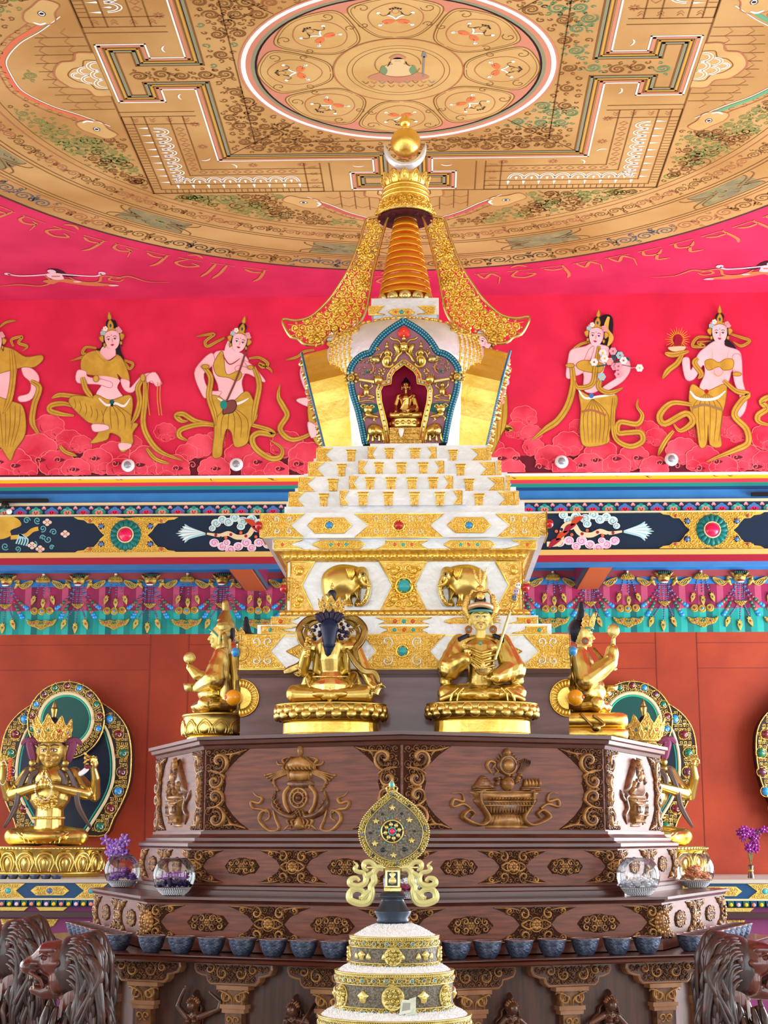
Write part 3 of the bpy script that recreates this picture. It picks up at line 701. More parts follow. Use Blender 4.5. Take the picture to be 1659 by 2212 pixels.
class Pt:
    'painter for a mural figure in detail pixels'
    def __init__(s, zf): s.m = M(WF); s.z = zf; s.k = BASEZ
    def p(s, c, pts, sm=4, edge=None):
        q = cr(pts, sm, True) if sm else pts; s.k += .00022
        s.m.mat(c).poly(s.z(q), s.k)
        if edge: s.m.mat(edge).flat(s.z(q+q[:1]), .006, s.k+.0001)
        return s
    def l(s, c, pts, w=8, tp=(.5, .3), sm=5):
        s.k += .0002; s.m.mat(c).flat(s.z(cr(pts, sm)), s.z.m(w), s.k, tp); return s
    def c(s, c, x, y, rx, ry=None, e=None): return s.p(c, circ(x, y, rx, ry, 16), 0, e)
    def sash(s, pts, w=34, tp=(.6, .15)):
        'gold scarf with dark contour and fold lines'
        s.l(GLINE, pts, w+7, tp); s.l(GPAINT, pts, w, tp); s.l(GLINE, pts, 3.5, (1, 1)); return s
    def head(s, x, y, r, tilt=0, look=1, smile=0):
        'oval face with brows, eyes, nose and mouth, head dress flowers and crown'
        ca, sa = cos(tilt), sin(tilt); R = lambda a, b: (x+(a*ca-b*sa)*r, y+(a*sa+b*ca)*r); Q = lambda L: [R(*q) for q in L]
        s.p(HAIR, Q([(-.95, .9), (-1.05, -.2), (-.7, -1.05), (0, -1.3), (.7, -1.05), (1.05, -.2), (1.0, 1.0), (.7, .6), (-.7, .6)]))
        s.c(HAIR, *R(0, -1.75), r*.5, r*.52)
        s.p(SKIN, Q([(-.78, -.6), (-.82, .1), (-.55, .85), (0, 1.22), (.55, .85), (.82, .1), (.78, -.6), (.4, -.95), (-.4, -.95)]))
        d = .1*look
        for sg in (-1, 1):
            s.l(HAIR, Q([(sg*.58+d, -.22), (sg*.36+d, -.34), (sg*.14+d, -.24)]), r*.07); s.l(HAIR, Q([(sg*.56+d, .02), (sg*.36+d, -.08), (sg*.16+d, .03)]), r*.09)
            s.p(WHT, Q([(sg*.54+d, .03), (sg*.36+d, -.04), (sg*.18+d, .04), (sg*.36+d, .10)]), 3); s.c(HAIR, *R(sg*.36+d, .03), r*.075)
            s.c(GPAINT, *R(sg*.92, .55), r*.13, r*.2, GLINE)
        s.l(SKIND, Q([(.0+d, -.1), (.06+d, .3), (-.04+d, .36)]), r*.06); s.p(mat('lip paint', (190, 30, 56), .6), Q([(-.2+d, .62), (0+d, .55), (.2+d, .62), (0+d, .78)]), 3); s.c(mat('lip paint', (0, 0, 0)), *R(d, -.42), r*.05)
        # crown
        s.p(GPAINT, Q([(-.85, -.75), (-.9, -1.0), (-.55, -1.15), (-.3, -1.15), (-.32, -1.6), (0, -2.15), (.32, -1.6), (.3, -1.15), (.55, -1.15), (.9, -1.0), (.85, -.75), (0, -1.0)]), 3, GLINE)
        s.c(TEALD, *R(0, -1.5), r*.12, r*.2); s.p(GPAINT, Q([(-.14, -2.2), (-.2, -2.5), (0, -3.05), (.2, -2.5), (.14, -2.2)]), 3, GLINE)
        for a, b, c in ((-.8, -1.0, LPINK), (.8, -1.0, LPINK), (-.95, -.75, LBLUE), (.95, -.75, LPINK), (-.6, -1.2, WHT)):
            for q in range(5): an = q*1.256; s.c(c, *R(a+.16*cos(an), b+.16*sin(an)), r*.13)
            s.c(YEL, *R(a, b), r*.07)
        for sg in (-1, 1): s.p(GPAINT, Q([(sg*.95, -.5), (sg*1.4, -.3), (sg*1.3, .05), (sg*1.0, .25)]), 3, GLINE)
        return s
    def done(s, label): s.m.part('painted_figure', wall_back, label); return s
# red clad dancer holding beads, left
f = Pt(ZL)
f.sash([(520, 700), (440, 690), (350, 680), (300, 700)], 26); f.sash([(430, 800), (350, 790), (290, 770), (300, 740), (370, 730), (440, 750)], 30, (.3, .5)); f.sash([(560, 410), (500, 405), (480, 440), (520, 450), (470, 465), (405, 485)], 16)
f.sash([(720, 480), (770, 500), (750, 530), (720, 480)], 14); f.p(HAIR, [(590, 400), (600, 300), (670, 250), (700, 420), (720, 470), (690, 470), (560, 420)])
f.p(GPAINT, [(470, 530), (480, 460), (550, 425), (640, 440), (700, 460), (740, 540), (750, 600), (720, 600), (680, 560), (680, 590), (560, 570), (500, 560)], 4, GLINE)
f.p(SKIN, [(560, 570), (690, 590), (680, 640), (720, 700), (700, 720), (580, 710), (560, 670), (590, 620)]).p(SKIN, [(600, 400), (660, 400), (670, 450), (640, 480), (600, 470), (580, 440)])
f.p(SKIN, [(450, 540), (500, 545), (510, 575), (590, 590), (650, 610), (640, 640), (570, 620), (450, 610)], 4, SKIND)
f.p(SKIN, [(700, 590), (750, 600), (755, 640), (820, 570), (880, 555), (930, 600), (935, 620), (890, 615), (830, 600), (770, 665), (720, 650)], 4, SKIND); f.p(SKIN, [(850, 570), (900, 550), (935, 615), (905, 632), (880, 600), (850, 610)], 3, SKIND)
f.p(GPAINT, [(565, 680), (640, 710), (750, 680), (770, 740), (760, 830), (800, 850), (770, 900), (770, 960), (720, 1010), (690, 990), (700, 930), (640, 900), (620, 940), (525, 960), (570, 900), (540, 850), (500, 830), (410, 740), (405, 700), (440, 685), (530, 690)], 4, GLINE)
for i in range(6): f.l(GLINE, [(430+i*32, 700+i*14), (440+i*32, 740+i*14), (410+i*32+20, 770+i*16)], 4)
for i in range(5): f.l(GLINE, [(640, 720), (600+i*40, 800), (610+i*38, 880)], 4)
f.l(WHT, [(575, 700), (620, 740), (670, 730), (720, 745), (755, 700)], 16); f.c(TEALD, 650, 722, 14); f.c(BLK, 650, 740, 9)
f.p(SKIN, [(540, 850), (620, 855), (630, 880), (560, 895), (535, 880)], 4, SKIND); f.p(SKIN, [(690, 960), (760, 965), (750, 990), (700, 1000)], 3)
f.sash([(830, 590), (800, 640), (810, 720), (790, 800), (760, 850)], 30); f.sash([(840, 600), (840, 720), (830, 840), (860, 930), (930, 1010), (1060, 1060)], 30); f.sash([(850, 990), (900, 1050), (985, 1080)], 20); f.sash([(350, 975), (380, 1010), (450, 1035)], 20)
f.sash([(480, 580), (500, 650), (540, 700)], 30)
for x in (860, 915, 930): f.l(GPAINT, [(x, 610), (x-3, 700), (x+8, 800)], 5, (1, 1))
f.l(DRED, [(580, 450), (625, 485), (680, 450)], 6); f.l(GPAINT, [(560, 425), (625, 490), (700, 460)], 12); f.head(652, 360, 52, -.12, -.5); f.c(GPAINT, 560, 590, 16, 20, GLINE); f.c(GPAINT, 830, 585, 14, 22, GLINE)
f.done('painted dancer in gold dangling a string of beads, left of the lute player')
# lute player
f = Pt(ZL)
f.sash([(1300, 350), (1260, 370), (1200, 400), (1190, 370), (1240, 330), (1180, 335), (1130, 345)], 16); f.sash([(1440, 470), (1500, 465), (1550, 500), (1520, 520), (1500, 500), (1560, 530), (1575, 560)], 16)
f.sash([(1240, 850), (1130, 830), (1060, 790), (1020, 800), (1050, 830), (1090, 830)], 28); f.sash([(1260, 860), (1160, 850), (1050, 880), (1040, 920), (1090, 945)], 28); f.sash([(1440, 850), (1550, 880), (1580, 910), (1500, 900), (1460, 930), (1480, 990), (1560, 1045), (1620, 1040), (1630, 990), (1560, 940)], 32)
f.p(SKIN, [(1240, 440), (1310, 425), (1400, 440), (1440, 500), (1400, 600), (1410, 680), (1380, 720), (1280, 700), (1260, 620), (1230, 540)], 4, SKIND); f.p(SKIN, [(1230, 440), (1180, 470), (1125, 555), (1170, 680), (1200, 700), (1260, 690), (1280, 660), (1210, 650), (1180, 560), (1240, 500)], 4, SKIND)
f.p(SKIN, [(1410, 480), (1460, 510), (1530, 590), (1520, 605), (1440, 560), (1390, 560), (1360, 530), (1380, 510), (1430, 520)], 4, SKIND)
f.p(SKIN, [(1300, 420), (1330, 360), (1380, 440), (1370, 470), (1310, 470)], 3); f.p(GPAINT, [(1250, 470), (1290, 430), (1310, 560), (1380, 540), (1400, 570), (1370, 600), (1320, 580), (1260, 570), (1235, 520)], 4, GLINE)
f.p(GPAINT, [(1210, 690), (1270, 690), (1330, 730), (1420, 660), (1460, 700), (1490, 800), (1450, 870), (1430, 960), (1360, 980), (1340, 900), (1310, 880), (1290, 960), (1280, 1035), (1230, 1035), (1240, 900), (1230, 790)], 4, GLINE)
for i in range(6): f.l(GLINE, [(1330, 740), (1250+i*36, 820), (1240+i*38, 930)], 4)
f.l(WHT, [(1260, 700), (1320, 730), (1380, 730), (1440, 700)], 16); f.sash([(1170, 510), (1220, 580), (1210, 690), (1240, 790), (1250, 860)], 30); f.sash([(1470, 520), (1500, 620), (1480, 740), (1460, 860)], 30)
f.l(mat('lute brown paint', (122, 66, 60), .6), [(1435, 390), (1380, 560), (1310, 720)], 12, (1, 1), 3); f.p(mat('lute brown paint', (0, 0, 0)), [(1290, 790), (1300, 730), (1350, 710), (1370, 740), (1350, 780), (1310, 790)], 4, BLK); f.c(TEAL, 1295, 738, 20, 26)
f.l(DRED, [(1290, 450), (1330, 505), (1390, 470)], 6); f.head(1385, 375, 50, .22, .6); f.c(GPAINT, 1190, 520, 22, 12, GLINE); f.c(GPAINT, 1450, 525, 18, 12, GLINE)
f.done('painted lute player with dark hair on the crimson mural')
# partial dancer at the left edge
f = Pt(ZL)
f.sash([(0, 290), (40, 260), (100, 250)], 12); f.sash([(80, 400), (70, 360), (130, 345), (110, 380), (160, 400), (130, 430)], 16)
f.p(SKIN, [(-120, 430), (60, 430), (100, 500), (90, 620), (60, 720), (-100, 720)], 4); f.p(SKIN, [(130, 520), (190, 530), (230, 590), (190, 700), (120, 720), (110, 690), (170, 670), (180, 610), (140, 570)], 4, SKIND)
f.p(GPAINT, [(-100, 400), (60, 410), (150, 460), (240, 450), (250, 480), (200, 520), (140, 520), (60, 540), (-80, 560)], 4, GLINE); f.p(GPAINT, [(-120, 680), (80, 720), (140, 760), (150, 900), (90, 1000), (60, 1060), (0, 980), (-60, 1040), (-120, 900)], 4, GLINE)
for i in range(5): f.l(GLINE, [(0+i*30, 740), (10+i*26, 850), (20+i*14, 980)], 4)
f.sash([(180, 600), (230, 640), (200, 740), (190, 840), (230, 910)], 34); f.sash([(70, 420), (80, 560), (60, 700), (20, 790)], 34); f.head(-28, 380, 50, 0, .5)
f.done('painted gold robed figure cut by the left edge of the mural')
# flower bearer, right
f = Pt(ZR)
f.p(HAIR, [(620, 400), (630, 300), (700, 220), (760, 240), (750, 400), (740, 440), (640, 440), (540, 420)]); f.sash([(650, 370), (580, 385), (530, 420), (510, 450)], 14)
f.p(SKIN, [(520, 420), (600, 400), (640, 380), (690, 390), (740, 420), (700, 560), (690, 640), (640, 670), (590, 650), (590, 560), (540, 540), (540, 580), (490, 580), (500, 480)], 4, SKIND)
f.p(SKIN, [(800, 480), (850, 480), (860, 540), (820, 600), (760, 640), (720, 660), (700, 640), (740, 610), (790, 570)], 4, SKIND); f.p(SKIN, [(520, 520), (580, 500), (620, 420), (650, 400), (640, 450), (600, 540), (540, 570)], 4, SKIND)
f.p(GPAINT, [(550, 500), (600, 480), (700, 500), (690, 550), (620, 550), (560, 530)], 4, GLINE)
f.p(GPAINT, [(565, 660), (640, 690), (780, 680), (770, 800), (740, 900), (730, 960), (600, 980), (570, 900), (575, 760)], 4, GLINE)
for i in range(7): f.l(GLINE, [(640, 700), (590+i*24, 800), (600+i*20, 960)], 4)
f.l(WHT, [(560, 650), (600, 700), (680, 690), (770, 680)], 14); f.c(BLUE, 635, 687, 14); f.l(LINER, [(580, 780), (640, 770), (720, 800)], 14, (1, 1))
f.sash([(520, 500), (530, 620), (500, 740), (440, 830), (370, 880), (290, 945)], 36); f.sash([(680, 400), (660, 520), (640, 620), (560, 640), (540, 600)], 26); f.sash([(770, 700), (760, 850), (780, 940), (860, 980), (930, 950), (920, 900), (850, 900), (790, 900), (800, 840), (900, 850), (930, 800), (900, 750), (905, 705)], 30)
f.sash([(690, 580), (680, 640), (740, 670), (820, 640)], 26); f.l(mat('gold scarf highlight', (220, 186, 80), .5), [(735, 230), (720, 300), (750, 350), (730, 400)], 30)
rnd = random.Random(5)
for i in range(10): a = rnd.uniform(0, 6.3); f.p(TEALD, [(760, 500), (760+90*cos(a)-8, 500+70*sin(a)), (760+100*cos(a), 500+78*sin(a)), (760+90*cos(a)+8, 500+70*sin(a)+6)], 3)
for i, (x, y) in enumerate([(760, 430), (700, 440), (800, 455), (740, 490), (820, 485), (770, 520), (650, 495), (695, 580), (790, 565), (710, 475), (790, 520), (912, 530)]):
    c = [LPINK, WHT, LBLUE, LPINK, WHT][i % 5]
    for q in range(6): an = q*1.047; f.c(c, x+13*cos(an), y+13*sin(an), 10)
    f.c(YEL if i % 2 else LINER, x, y, 6)
f.l(WHT, [(860, 530), (900, 528)], 5); f.head(662, 345, 50, .1, -.6); f.c(GPAINT, 510, 518, 26, 12, GLINE)
f.done('painted maiden carrying a bunch of flowers, right of the tower')
# lamp bearer, right
f = Pt(ZR)
for i in range(26): a = 2*pi*i/26; f.l(YEL, [(1135+30*cos(a), 360+30*sin(a)), (1135+(64+10*(i % 2))*cos(a), 360+(64+10*(i % 2))*sin(a))], 5, (1, .2), 1)
f.p(DRED, [(1115, 410), (1120, 350), (1135, 330), (1155, 350), (1150, 410)]); f.p(CREAM, [(1080, 405), (1180, 400), (1160, 430), (1100, 430)], 3, GLINE); f.sash([(1060, 440), (1110, 450), (1200, 430)], 30, (.3, .3)); f.sash([(1160, 450), (1130, 500), (1080, 540), (1045, 590)], 30)
f.p(HAIR, [(1330, 360), (1420, 360), (1480, 430), (1500, 560), (1450, 560), (1280, 500), (1250, 570), (1240, 480)]); f.sash([(1320, 350), (1250, 350), (1220, 400), (1290, 400), (1250, 380), (1330, 370)], 16); f.sash([(1440, 330), (1500, 350), (1550, 370), (1500, 400), (1450, 370)], 16)
f.p(SKIN, [(1350, 370), (1400, 370), (1410, 400), (1490, 430), (1500, 500), (1450, 540), (1430, 600), (1400, 650), (1300, 660), (1260, 640), (1290, 560), (1280, 510), (1230, 590), (1180, 590), (1160, 480), (1200, 470), (1210, 540), (1250, 450), (1290, 410)], 4, SKIND)
f.p(SKIN, [(1450, 460), (1500, 460), (1510, 600), (1535, 700), (1520, 780), (1480, 820), (1450, 800), (1490, 740), (1490, 680), (1460, 600)], 4, SKIND)
f.p(GPAINT, [(1290, 490), (1330, 475), (1370, 495), (1410, 475), (1455, 480), (1450, 530), (1400, 540), (1370, 520), (1310, 540)], 4, GLINE)
f.p(GPAINT, [(1220, 620), (1300, 660), (1410, 620), (1410, 720), (1390, 800), (1380, 900), (1385, 980), (1320, 970), (1310, 850), (1300, 970), (1260, 980), (1240, 850), (1205, 760), (1200, 680)], 4, GLINE)
for i in range(6): f.l(GLINE, [(1300, 670), (1220+i*34, 760), (1240+i*26, 950)], 4)
f.l(WHT, [(1205, 660), (1240, 700), (1300, 710), (1360, 700), (1410, 660)], 18); f.l(mat('brocade paint', (150, 120, 80), .6), [(1215, 760), (1290, 740), (1390, 770)], 16, (1, 1)); f.c(RGEM, 1300, 662, 12)
f.sash([(1215, 740), (1100, 730), (1030, 800), (1060, 850), (1180, 790), (1220, 840), (1150, 890), (1110, 850)], 36); f.sash([(1110, 890), (1070, 940), (1040, 990), (1020, 1035)], 24); f.sash([(1250, 470), (1230, 500), (1270, 560), (1250, 590)], 28); f.sash([(1400, 600), (1470, 660), (1540, 680), (1500, 720), (1460, 800), (1530, 880), (1540, 960), (1470, 1000), (1370, 1040), (1300, 1070)], 34)
f.head(1376, 325, 52, 0, 0); f.c(GPAINT, 1475, 565, 26, 12, GLINE); f.l(GPAINT, [(1330, 420), (1345, 560), (1390, 560), (1430, 420)], 4)
f.done('painted smiling maiden holding a glowing lamp, far right of the mural')
# figures partly behind the tower, and at the right edge
f = Pt(ZR)
f.sash([(60, 560), (70, 700), (100, 840), (170, 880), (100, 870)], 34); f.p(SKIN, [(-60, 380), (40, 360), (60, 430), (-20, 440)], 4); f.p(SKIN, [(80, 600), (140, 560), (160, 620), (100, 635)], 4, SKIND); f.p(GPAINT, [(20, 660), (130, 640), (150, 760), (140, 860), (110, 920), (60, 1030), (40, 1000), (30, 900)], 4, GLINE)
for i in range(4): f.l(GLINE, [(60+i*22, 680), (50+i*24, 800), (60+i*14, 960)], 4)
f.p(SKIN, [(-60, 620), (90, 420), (120, 560), (60, 640), (-20, 760)], 4); f.head(20, 375, 48, .3, .4); f.done('painted figure mostly hidden behind the right side of the tower')
f = Pt(ZL)
f.p(SKIN, [(1800, 480), (1990, 420), (2000, 700), (1860, 760), (1800, 700)], 4, SKIND); f.p(SKIN, [(1760, 500), (1735, 560), (1770, 660), (1820, 690), (1730, 700), (1720, 720), (1800, 750), (1850, 700), (1830, 620)], 4, SKIND)
f.p(GPAINT, [(1800, 700), (2000, 700), (2000, 960), (1850, 980), (1790, 860)], 4, GLINE); f.sash([(1850, 880), (1700, 940), (1620, 880), (1660, 800), (1640, 750), (1610, 690), (1620, 620)], 30); f.sash([(1820, 420), (1760, 430), (1720, 460), (1650, 480)], 14); f.head(1960, 380, 50, -.3, .4)
f.p(SKIN, [(1780, 840), (1830, 860), (1850, 900), (1800, 930)], 4, SKIND); f.p(SKIN, [(2040, 270), (2090, 270), (2110, 370), (2060, 400)], 4, SKIND)
f.done('painted figure mostly hidden behind the left side of the tower')
f = Pt(ZR); f.sash([(1760, 700), (1680, 690), (1620, 720), (1650, 760), (1600, 800), (1610, 840), (1700, 860)], 34); f.p(GPAINT, [(1700, 560), (1800, 560), (1800, 980), (1720, 960)], 4, GLINE); f.done('painted gold scarf entering at the right edge of the mural')
# lotus frieze band on the beam
m = M(Fr((0, YW-.001, 0), (1, 0, 0))); zt, zl = zb(1093.5), zb(1112.5); hh = zt-zl; zm = (zt+zl)/2; per = P(134, 1100, YW).x-P(100, 1100, YW).x; x = P(10, 1100, YW).x-per*6
k = 0; Dk = mat('periwinkle paint', (70, 110, 180), .5)
while x < 4.6:
    A, B, C = ((Dk, BLUE, PGEM) if k % 2 else (TEAL, mat('aqua paint', (90, 170, 170), .5), mat('salmon paint', (226, 140, 120), .5)))
    for a, r, c, z in ((0, .30, A, .001), (-.34, .27, B, .0012), (.34, .27, B, .0012), (-.6, .23, A, .0014), (.6, .23, A, .0014)): m.mat(c).poly([(x+a*hh*.9+p[0], zm+(.08-abs(a)*.5)*hh+p[1]) for p in circ(0, 0, r*hh, r*hh*1.1, 12)], z)
    for a in (-.26, 0, .26): m.mat(C).poly([(x+a*hh+p[0], zm-.28*hh+(.1 if a == 0 else 0)*hh+p[1]) for p in circ(0, 0, .19*hh, .2*hh, 12)], .0018)
    m.mat(LPINK).poly([(x+per/2+p[0], zm+.33*hh+p[1]) for p in circ(0, 0, .17*hh, .14*hh, 10)], .0018)
    for a in (-.14, .14): m.mat(mat('dusky pink paint', (190, 110, 130), .5)).poly([(x+per/2+a*hh+p[0], zm+.2*hh+p[1]) for p in circ(0, 0, .13*hh, .12*hh, 10)], .0016)
    x += per; k += 1
m.part('lotus_petal_frieze', wall_back)
# jewelled beam panels
def beampanel(zf, cx, cy, label, s=1):
    m = M(Fr((0, YW-.0, 0), (1, 0, 0)), GPAINT); G = mat('gilt relief', (220, 186, 84), .4, .4, bump=.3, bscale=60)
    T_ = lambda L: zf([(cx+x*s, cy+y*s) for x, y in L])
    for sx in (-1, 1):
        for sy in (-1, 1):
            tri = [(sx*10, sy*95), (sx*60, sy*101), (sx*292, sy*101), (sx*270, sy*88), (sx*235, sy*84), (sx*215, sy*68), (sx*180, sy*66), (sx*160, sy*45), (sx*145, sy*22), (sx*120, 0), (sx*60, 0)]
            q = T_(tri); m.mat(G).slab(q, 0, .012, 0); scrolls(m, q, zf.m(34*s), .013, .012, .012, 3+sx+sy*2, beads=False)
            x, y = T_([(sx*137, sy*50)])[0]; m.mat(DRESS).bead(x, y, zf.m(20*s), .01, .016); m.mat(mat('beam blue jewel', (70, 110, 170), .25, coat=.5)).bead(x, y, zf.m(14*s), .02, .02)
            x, y = T_([(sx*200, sy*78)])[0]; m.mat(mat('beam rose jewel', (176, 70, 66), .3, coat=.5)).bead(x, y, zf.m(10*s), .02, .018)
    x, y = T_([(0, 0)])[0]; m.mat(G).puff(circ(x, y, zf.m(108*s), n=20), .02, 0, 3)
    for i in range(16):
        a = 2*pi*i/16; R = zf.m(97*s); m.mat(mat('jewel petal teal', (14, 112, 108), .4)).puff([(x+R*.66*cos(a)+p[0]*cos(a)-p[1]*sin(a), y+R*.66*sin(a)+p[0]*sin(a)+p[1]*cos(a)) for p in circ(0, 0, R*.36, R*.19, 12)], .03, .008, 3)
    m.mat(TEALD).poly(circ(x, y, zf.m(92*s), n=30), .024); m.mat(CREAM).ring(x, y, zf.m(46*s), zf.m(9*s), .012, .036, 28); m.mat(PGEM).bead(x, y, zf.m(42*s), .04, .03, 24, 5); m.mat(TEALD).puff(circ(x, y, zf.m(60*s), n=24), .01, .028, 2)
    m.part('jewel_medallion', wall_back, label)
ZBR = Z(1120, 1030, 3.078, WF)
beampanel(Zb, 706, 328, 'teal rosette with a red jewel on the beam, left of the tower'); beampanel(ZBR, 1284, 356, 'teal rosette with a red jewel on the beam, right of the tower', 1.2)
def cloudscroll(m, zf, x, y, r, c, z, a=0, d=1):
    m.mat(c).poly(zf(circ(x, y, r, r*.85, 18)), z); m.mat(WHT).flat(zf(circ(x, y, r, r*.85, 18)+[(x+r, y)]), .004, z+.0004); m.mat(mat('cloud swirl paint', (116, 148, 176), .5) if c is not LPK else mat('cloud pink swirl', (190, 110, 160), .5)).flat(zf(spiral(x, y, r*.75, 1.4, a, d, 16)), .006, z+.0008, (1, .4))
LPK = mat('cloud pink paint', (226, 190, 216), .5); LBK = mat('cloud aqua paint', (184, 222, 222), .5)
def dragon(zf, X, Y_, s, mir, label):
    m = M(Fr((0, YW-.001, 0), (1, 0, 0))); q = lambda L: [(X+mir*x*s, Y_+y*s) for x, y in L]; z = .001
    for i in range(9): a = -.5+i*.12; m.mat(WHT if i % 2 else LBLUE).flat(zf(q(cr([(0, 0), (90, 60*a-4), (165-12*abs(i-4), 110*a)], 4))), zf.m(13*s), z+.0001*i, (1, .1))
    for i, (x, y, r) in enumerate([(-60, -60, 26), (-95, -80, 24), (-130, -66, 26), (-165, -90, 26), (-210, -70, 28), (-260, -80, 28), (-300, -60, 26), (-330, -90, 24), (-40, -30, 18), (-200, -40, 22), (-290, -30, 24)]): cloudscroll(m, zf, X+mir*x*s, Y_+y*s, r*s, LBK, z+.002+i*.0012, i, 1)
    for i, (x, y, r) in enumerate([(-50, 50, 26), (-95, 70, 26), (-140, 90, 28), (-185, 70, 26), (-230, 50, 28), (-120, 50, 20), (-260, 80, 24), (-300, 50, 26), (-350, 60, 26)]): cloudscroll(m, zf, X+mir*x*s, Y_+y*s, r*s, LPK, z+.002+i*.0012, i, -1)
    m.mat(CREAM).flat(zf(q(cr([(-10, 0), (-80, 10), (-130, 0), (-180, 20), (-240, 10), (-280, -40), (-330, -20), (-350, 60), (-420, 70)], 6))), zf.m(30*s), z+.016, (.4, 1))
    for i in range(12): m.mat([DRED, NAVY, CORAL][i % 3]).poly(zf(q(circ(-60-28*i, 8+18*sin(i*1.1), 9, n=9))), z+.017)
    for i in range(4): m.mat([mat('flame paint', (186, 62, 30), .5), DRED][i % 2]).poly(zf(q(cr([(-250-40*i, -50+40*i), (-220-40*i, -80+40*i), (-270-40*i, -75+40*i), (-290-40*i, -30+40*i)], 4, True))), z+.018)
    m.part('painted_dragon', wall_back, label)
dragon(Zb, 1150, 320, 1.0, -1, 'painted dragon among pale clouds on the beam, left of the tower'); dragon(ZBR, 700, 365, 1.22, 1, 'painted dragon among pale clouds on the beam, right of the tower')
m = M(Fr((0, YW-.001, 0), (1, 0, 0))); m.mat(GPAINT).poly(Zb(cr([(-40, 230), (80, 226), (120, 270), (60, 300), (60, 330), (0, 350), (-60, 330)], 4, True)), .001); m.flat(Zb(cr([(60, 340), (140, 330), (180, 300), (215, 290)], 5)), Zb.m(26), .0012)
m.mat(LBLUE)
for i in range(5): m.flat(Zb(cr([(110, 320), (100+i*14, 350), (90+i*14, 375+i*3)], 4)), Zb.m(9), .0016)
for i, (x, y, r) in enumerate([(150, 245, 20), (210, 245, 20), (240, 290, 20), (300, 310, 20), (270, 350, 22), (190, 380, 20), (290, 395, 14), (30, 390, 22), (100, 405, 18), (240, 340, 16)]): m.mat(mat('vine aqua paint', (90, 170, 176), .5)).flat(Zb(spiral(x, y, r, 1.5, i, 1 if i % 2 else -1, 16)), Zb.m(6), .002)
for x, y in ((265, 255), (365, 320), (225, 405), (180, 385)):
    for q_ in range(4): m.mat(mat('blossom paint', (226, 196, 180), .5)).poly(Zb(circ(x+14*cos(q_*1.57), y+11*sin(q_*1.57), 12, 10, 10)), .0024)
m.part('painted_deer', wall_back, 'golden deer and blue vines painted at the left end of the beam')
# spotlights set along the foot of the mural
def spot(px, py, label):
    c = P(px, py, YW-.045); t = thing('wall_spotlight', label, 'spotlight', c, 'round spotlights on the mural'); fr = Fr((c.x, YW-.045, c.z), (1, 0, 0))
    m = M(fr, mat('white enamel', (225, 228, 232), .3)); m.lathe([(0, -.0), (.055, 0), (.062, .01), (.055, .03), (.03, .034), (0, .034)], n=24); m.part('housing', t)
    m = M(fr, mat('lamp lens grey', (150, 155, 165), .15, .2)); m.lathe([(.032, .034), (.032, .042), (.02, .05), (0, .052)], n=20); m.part('lens', t)
spot(277, 1006, 'round white spotlight below the dancer holding beads'); spot(511, 1004, 'round white spotlight below the lute player'); spot(1213, 998, 'round white spotlight below the flower bearer'); spot(1450, 993, 'round white spotlight below the lamp bearer')
m = M(Fr((0, YW-.05, 0), (1, 0, 0)), mat('black plastic', (18, 18, 20), .4)); a = P(-60, 1084, YW); b = P(106, 1084, YW); m.box((a.x, a.z-.012, -.03), (b.x, a.z+.012, .02)); o = m.top('light_bracket', 'black tube bracket under the mural at the far left', 'bracket')
c = P(14, 1090, YW-.08); t = thing('security_camera', 'small dark camera with a white lens cap at the far left of the beam', 'camera', c); m = M(None, MATS['black plastic']); m.cap((c.x-.02, c.y+.02, c.z), (c.x+.01, c.y-.05, c.z-.02), .035, .03); m.part('housing', t)
c2 = P(20, 1105, YW-.12); m = M(None, MATS['white enamel']); m.ell(tuple(c2), (.026, .026, .026)); m.part('lens_cap', t, 'round white lens cap')
m = M(Fr((0, YW-.05, 0), (1, 0, 0)), MATS['black plastic']); a = P(1621, 1070, YW); b = P(1720, 1070, YW); m.box((a.x, a.z-.014, -.03), (b.x, a.z+.014, .02)); m.top('light_bracket', 'black tube bracket under the mural at the far right', 'bracket')
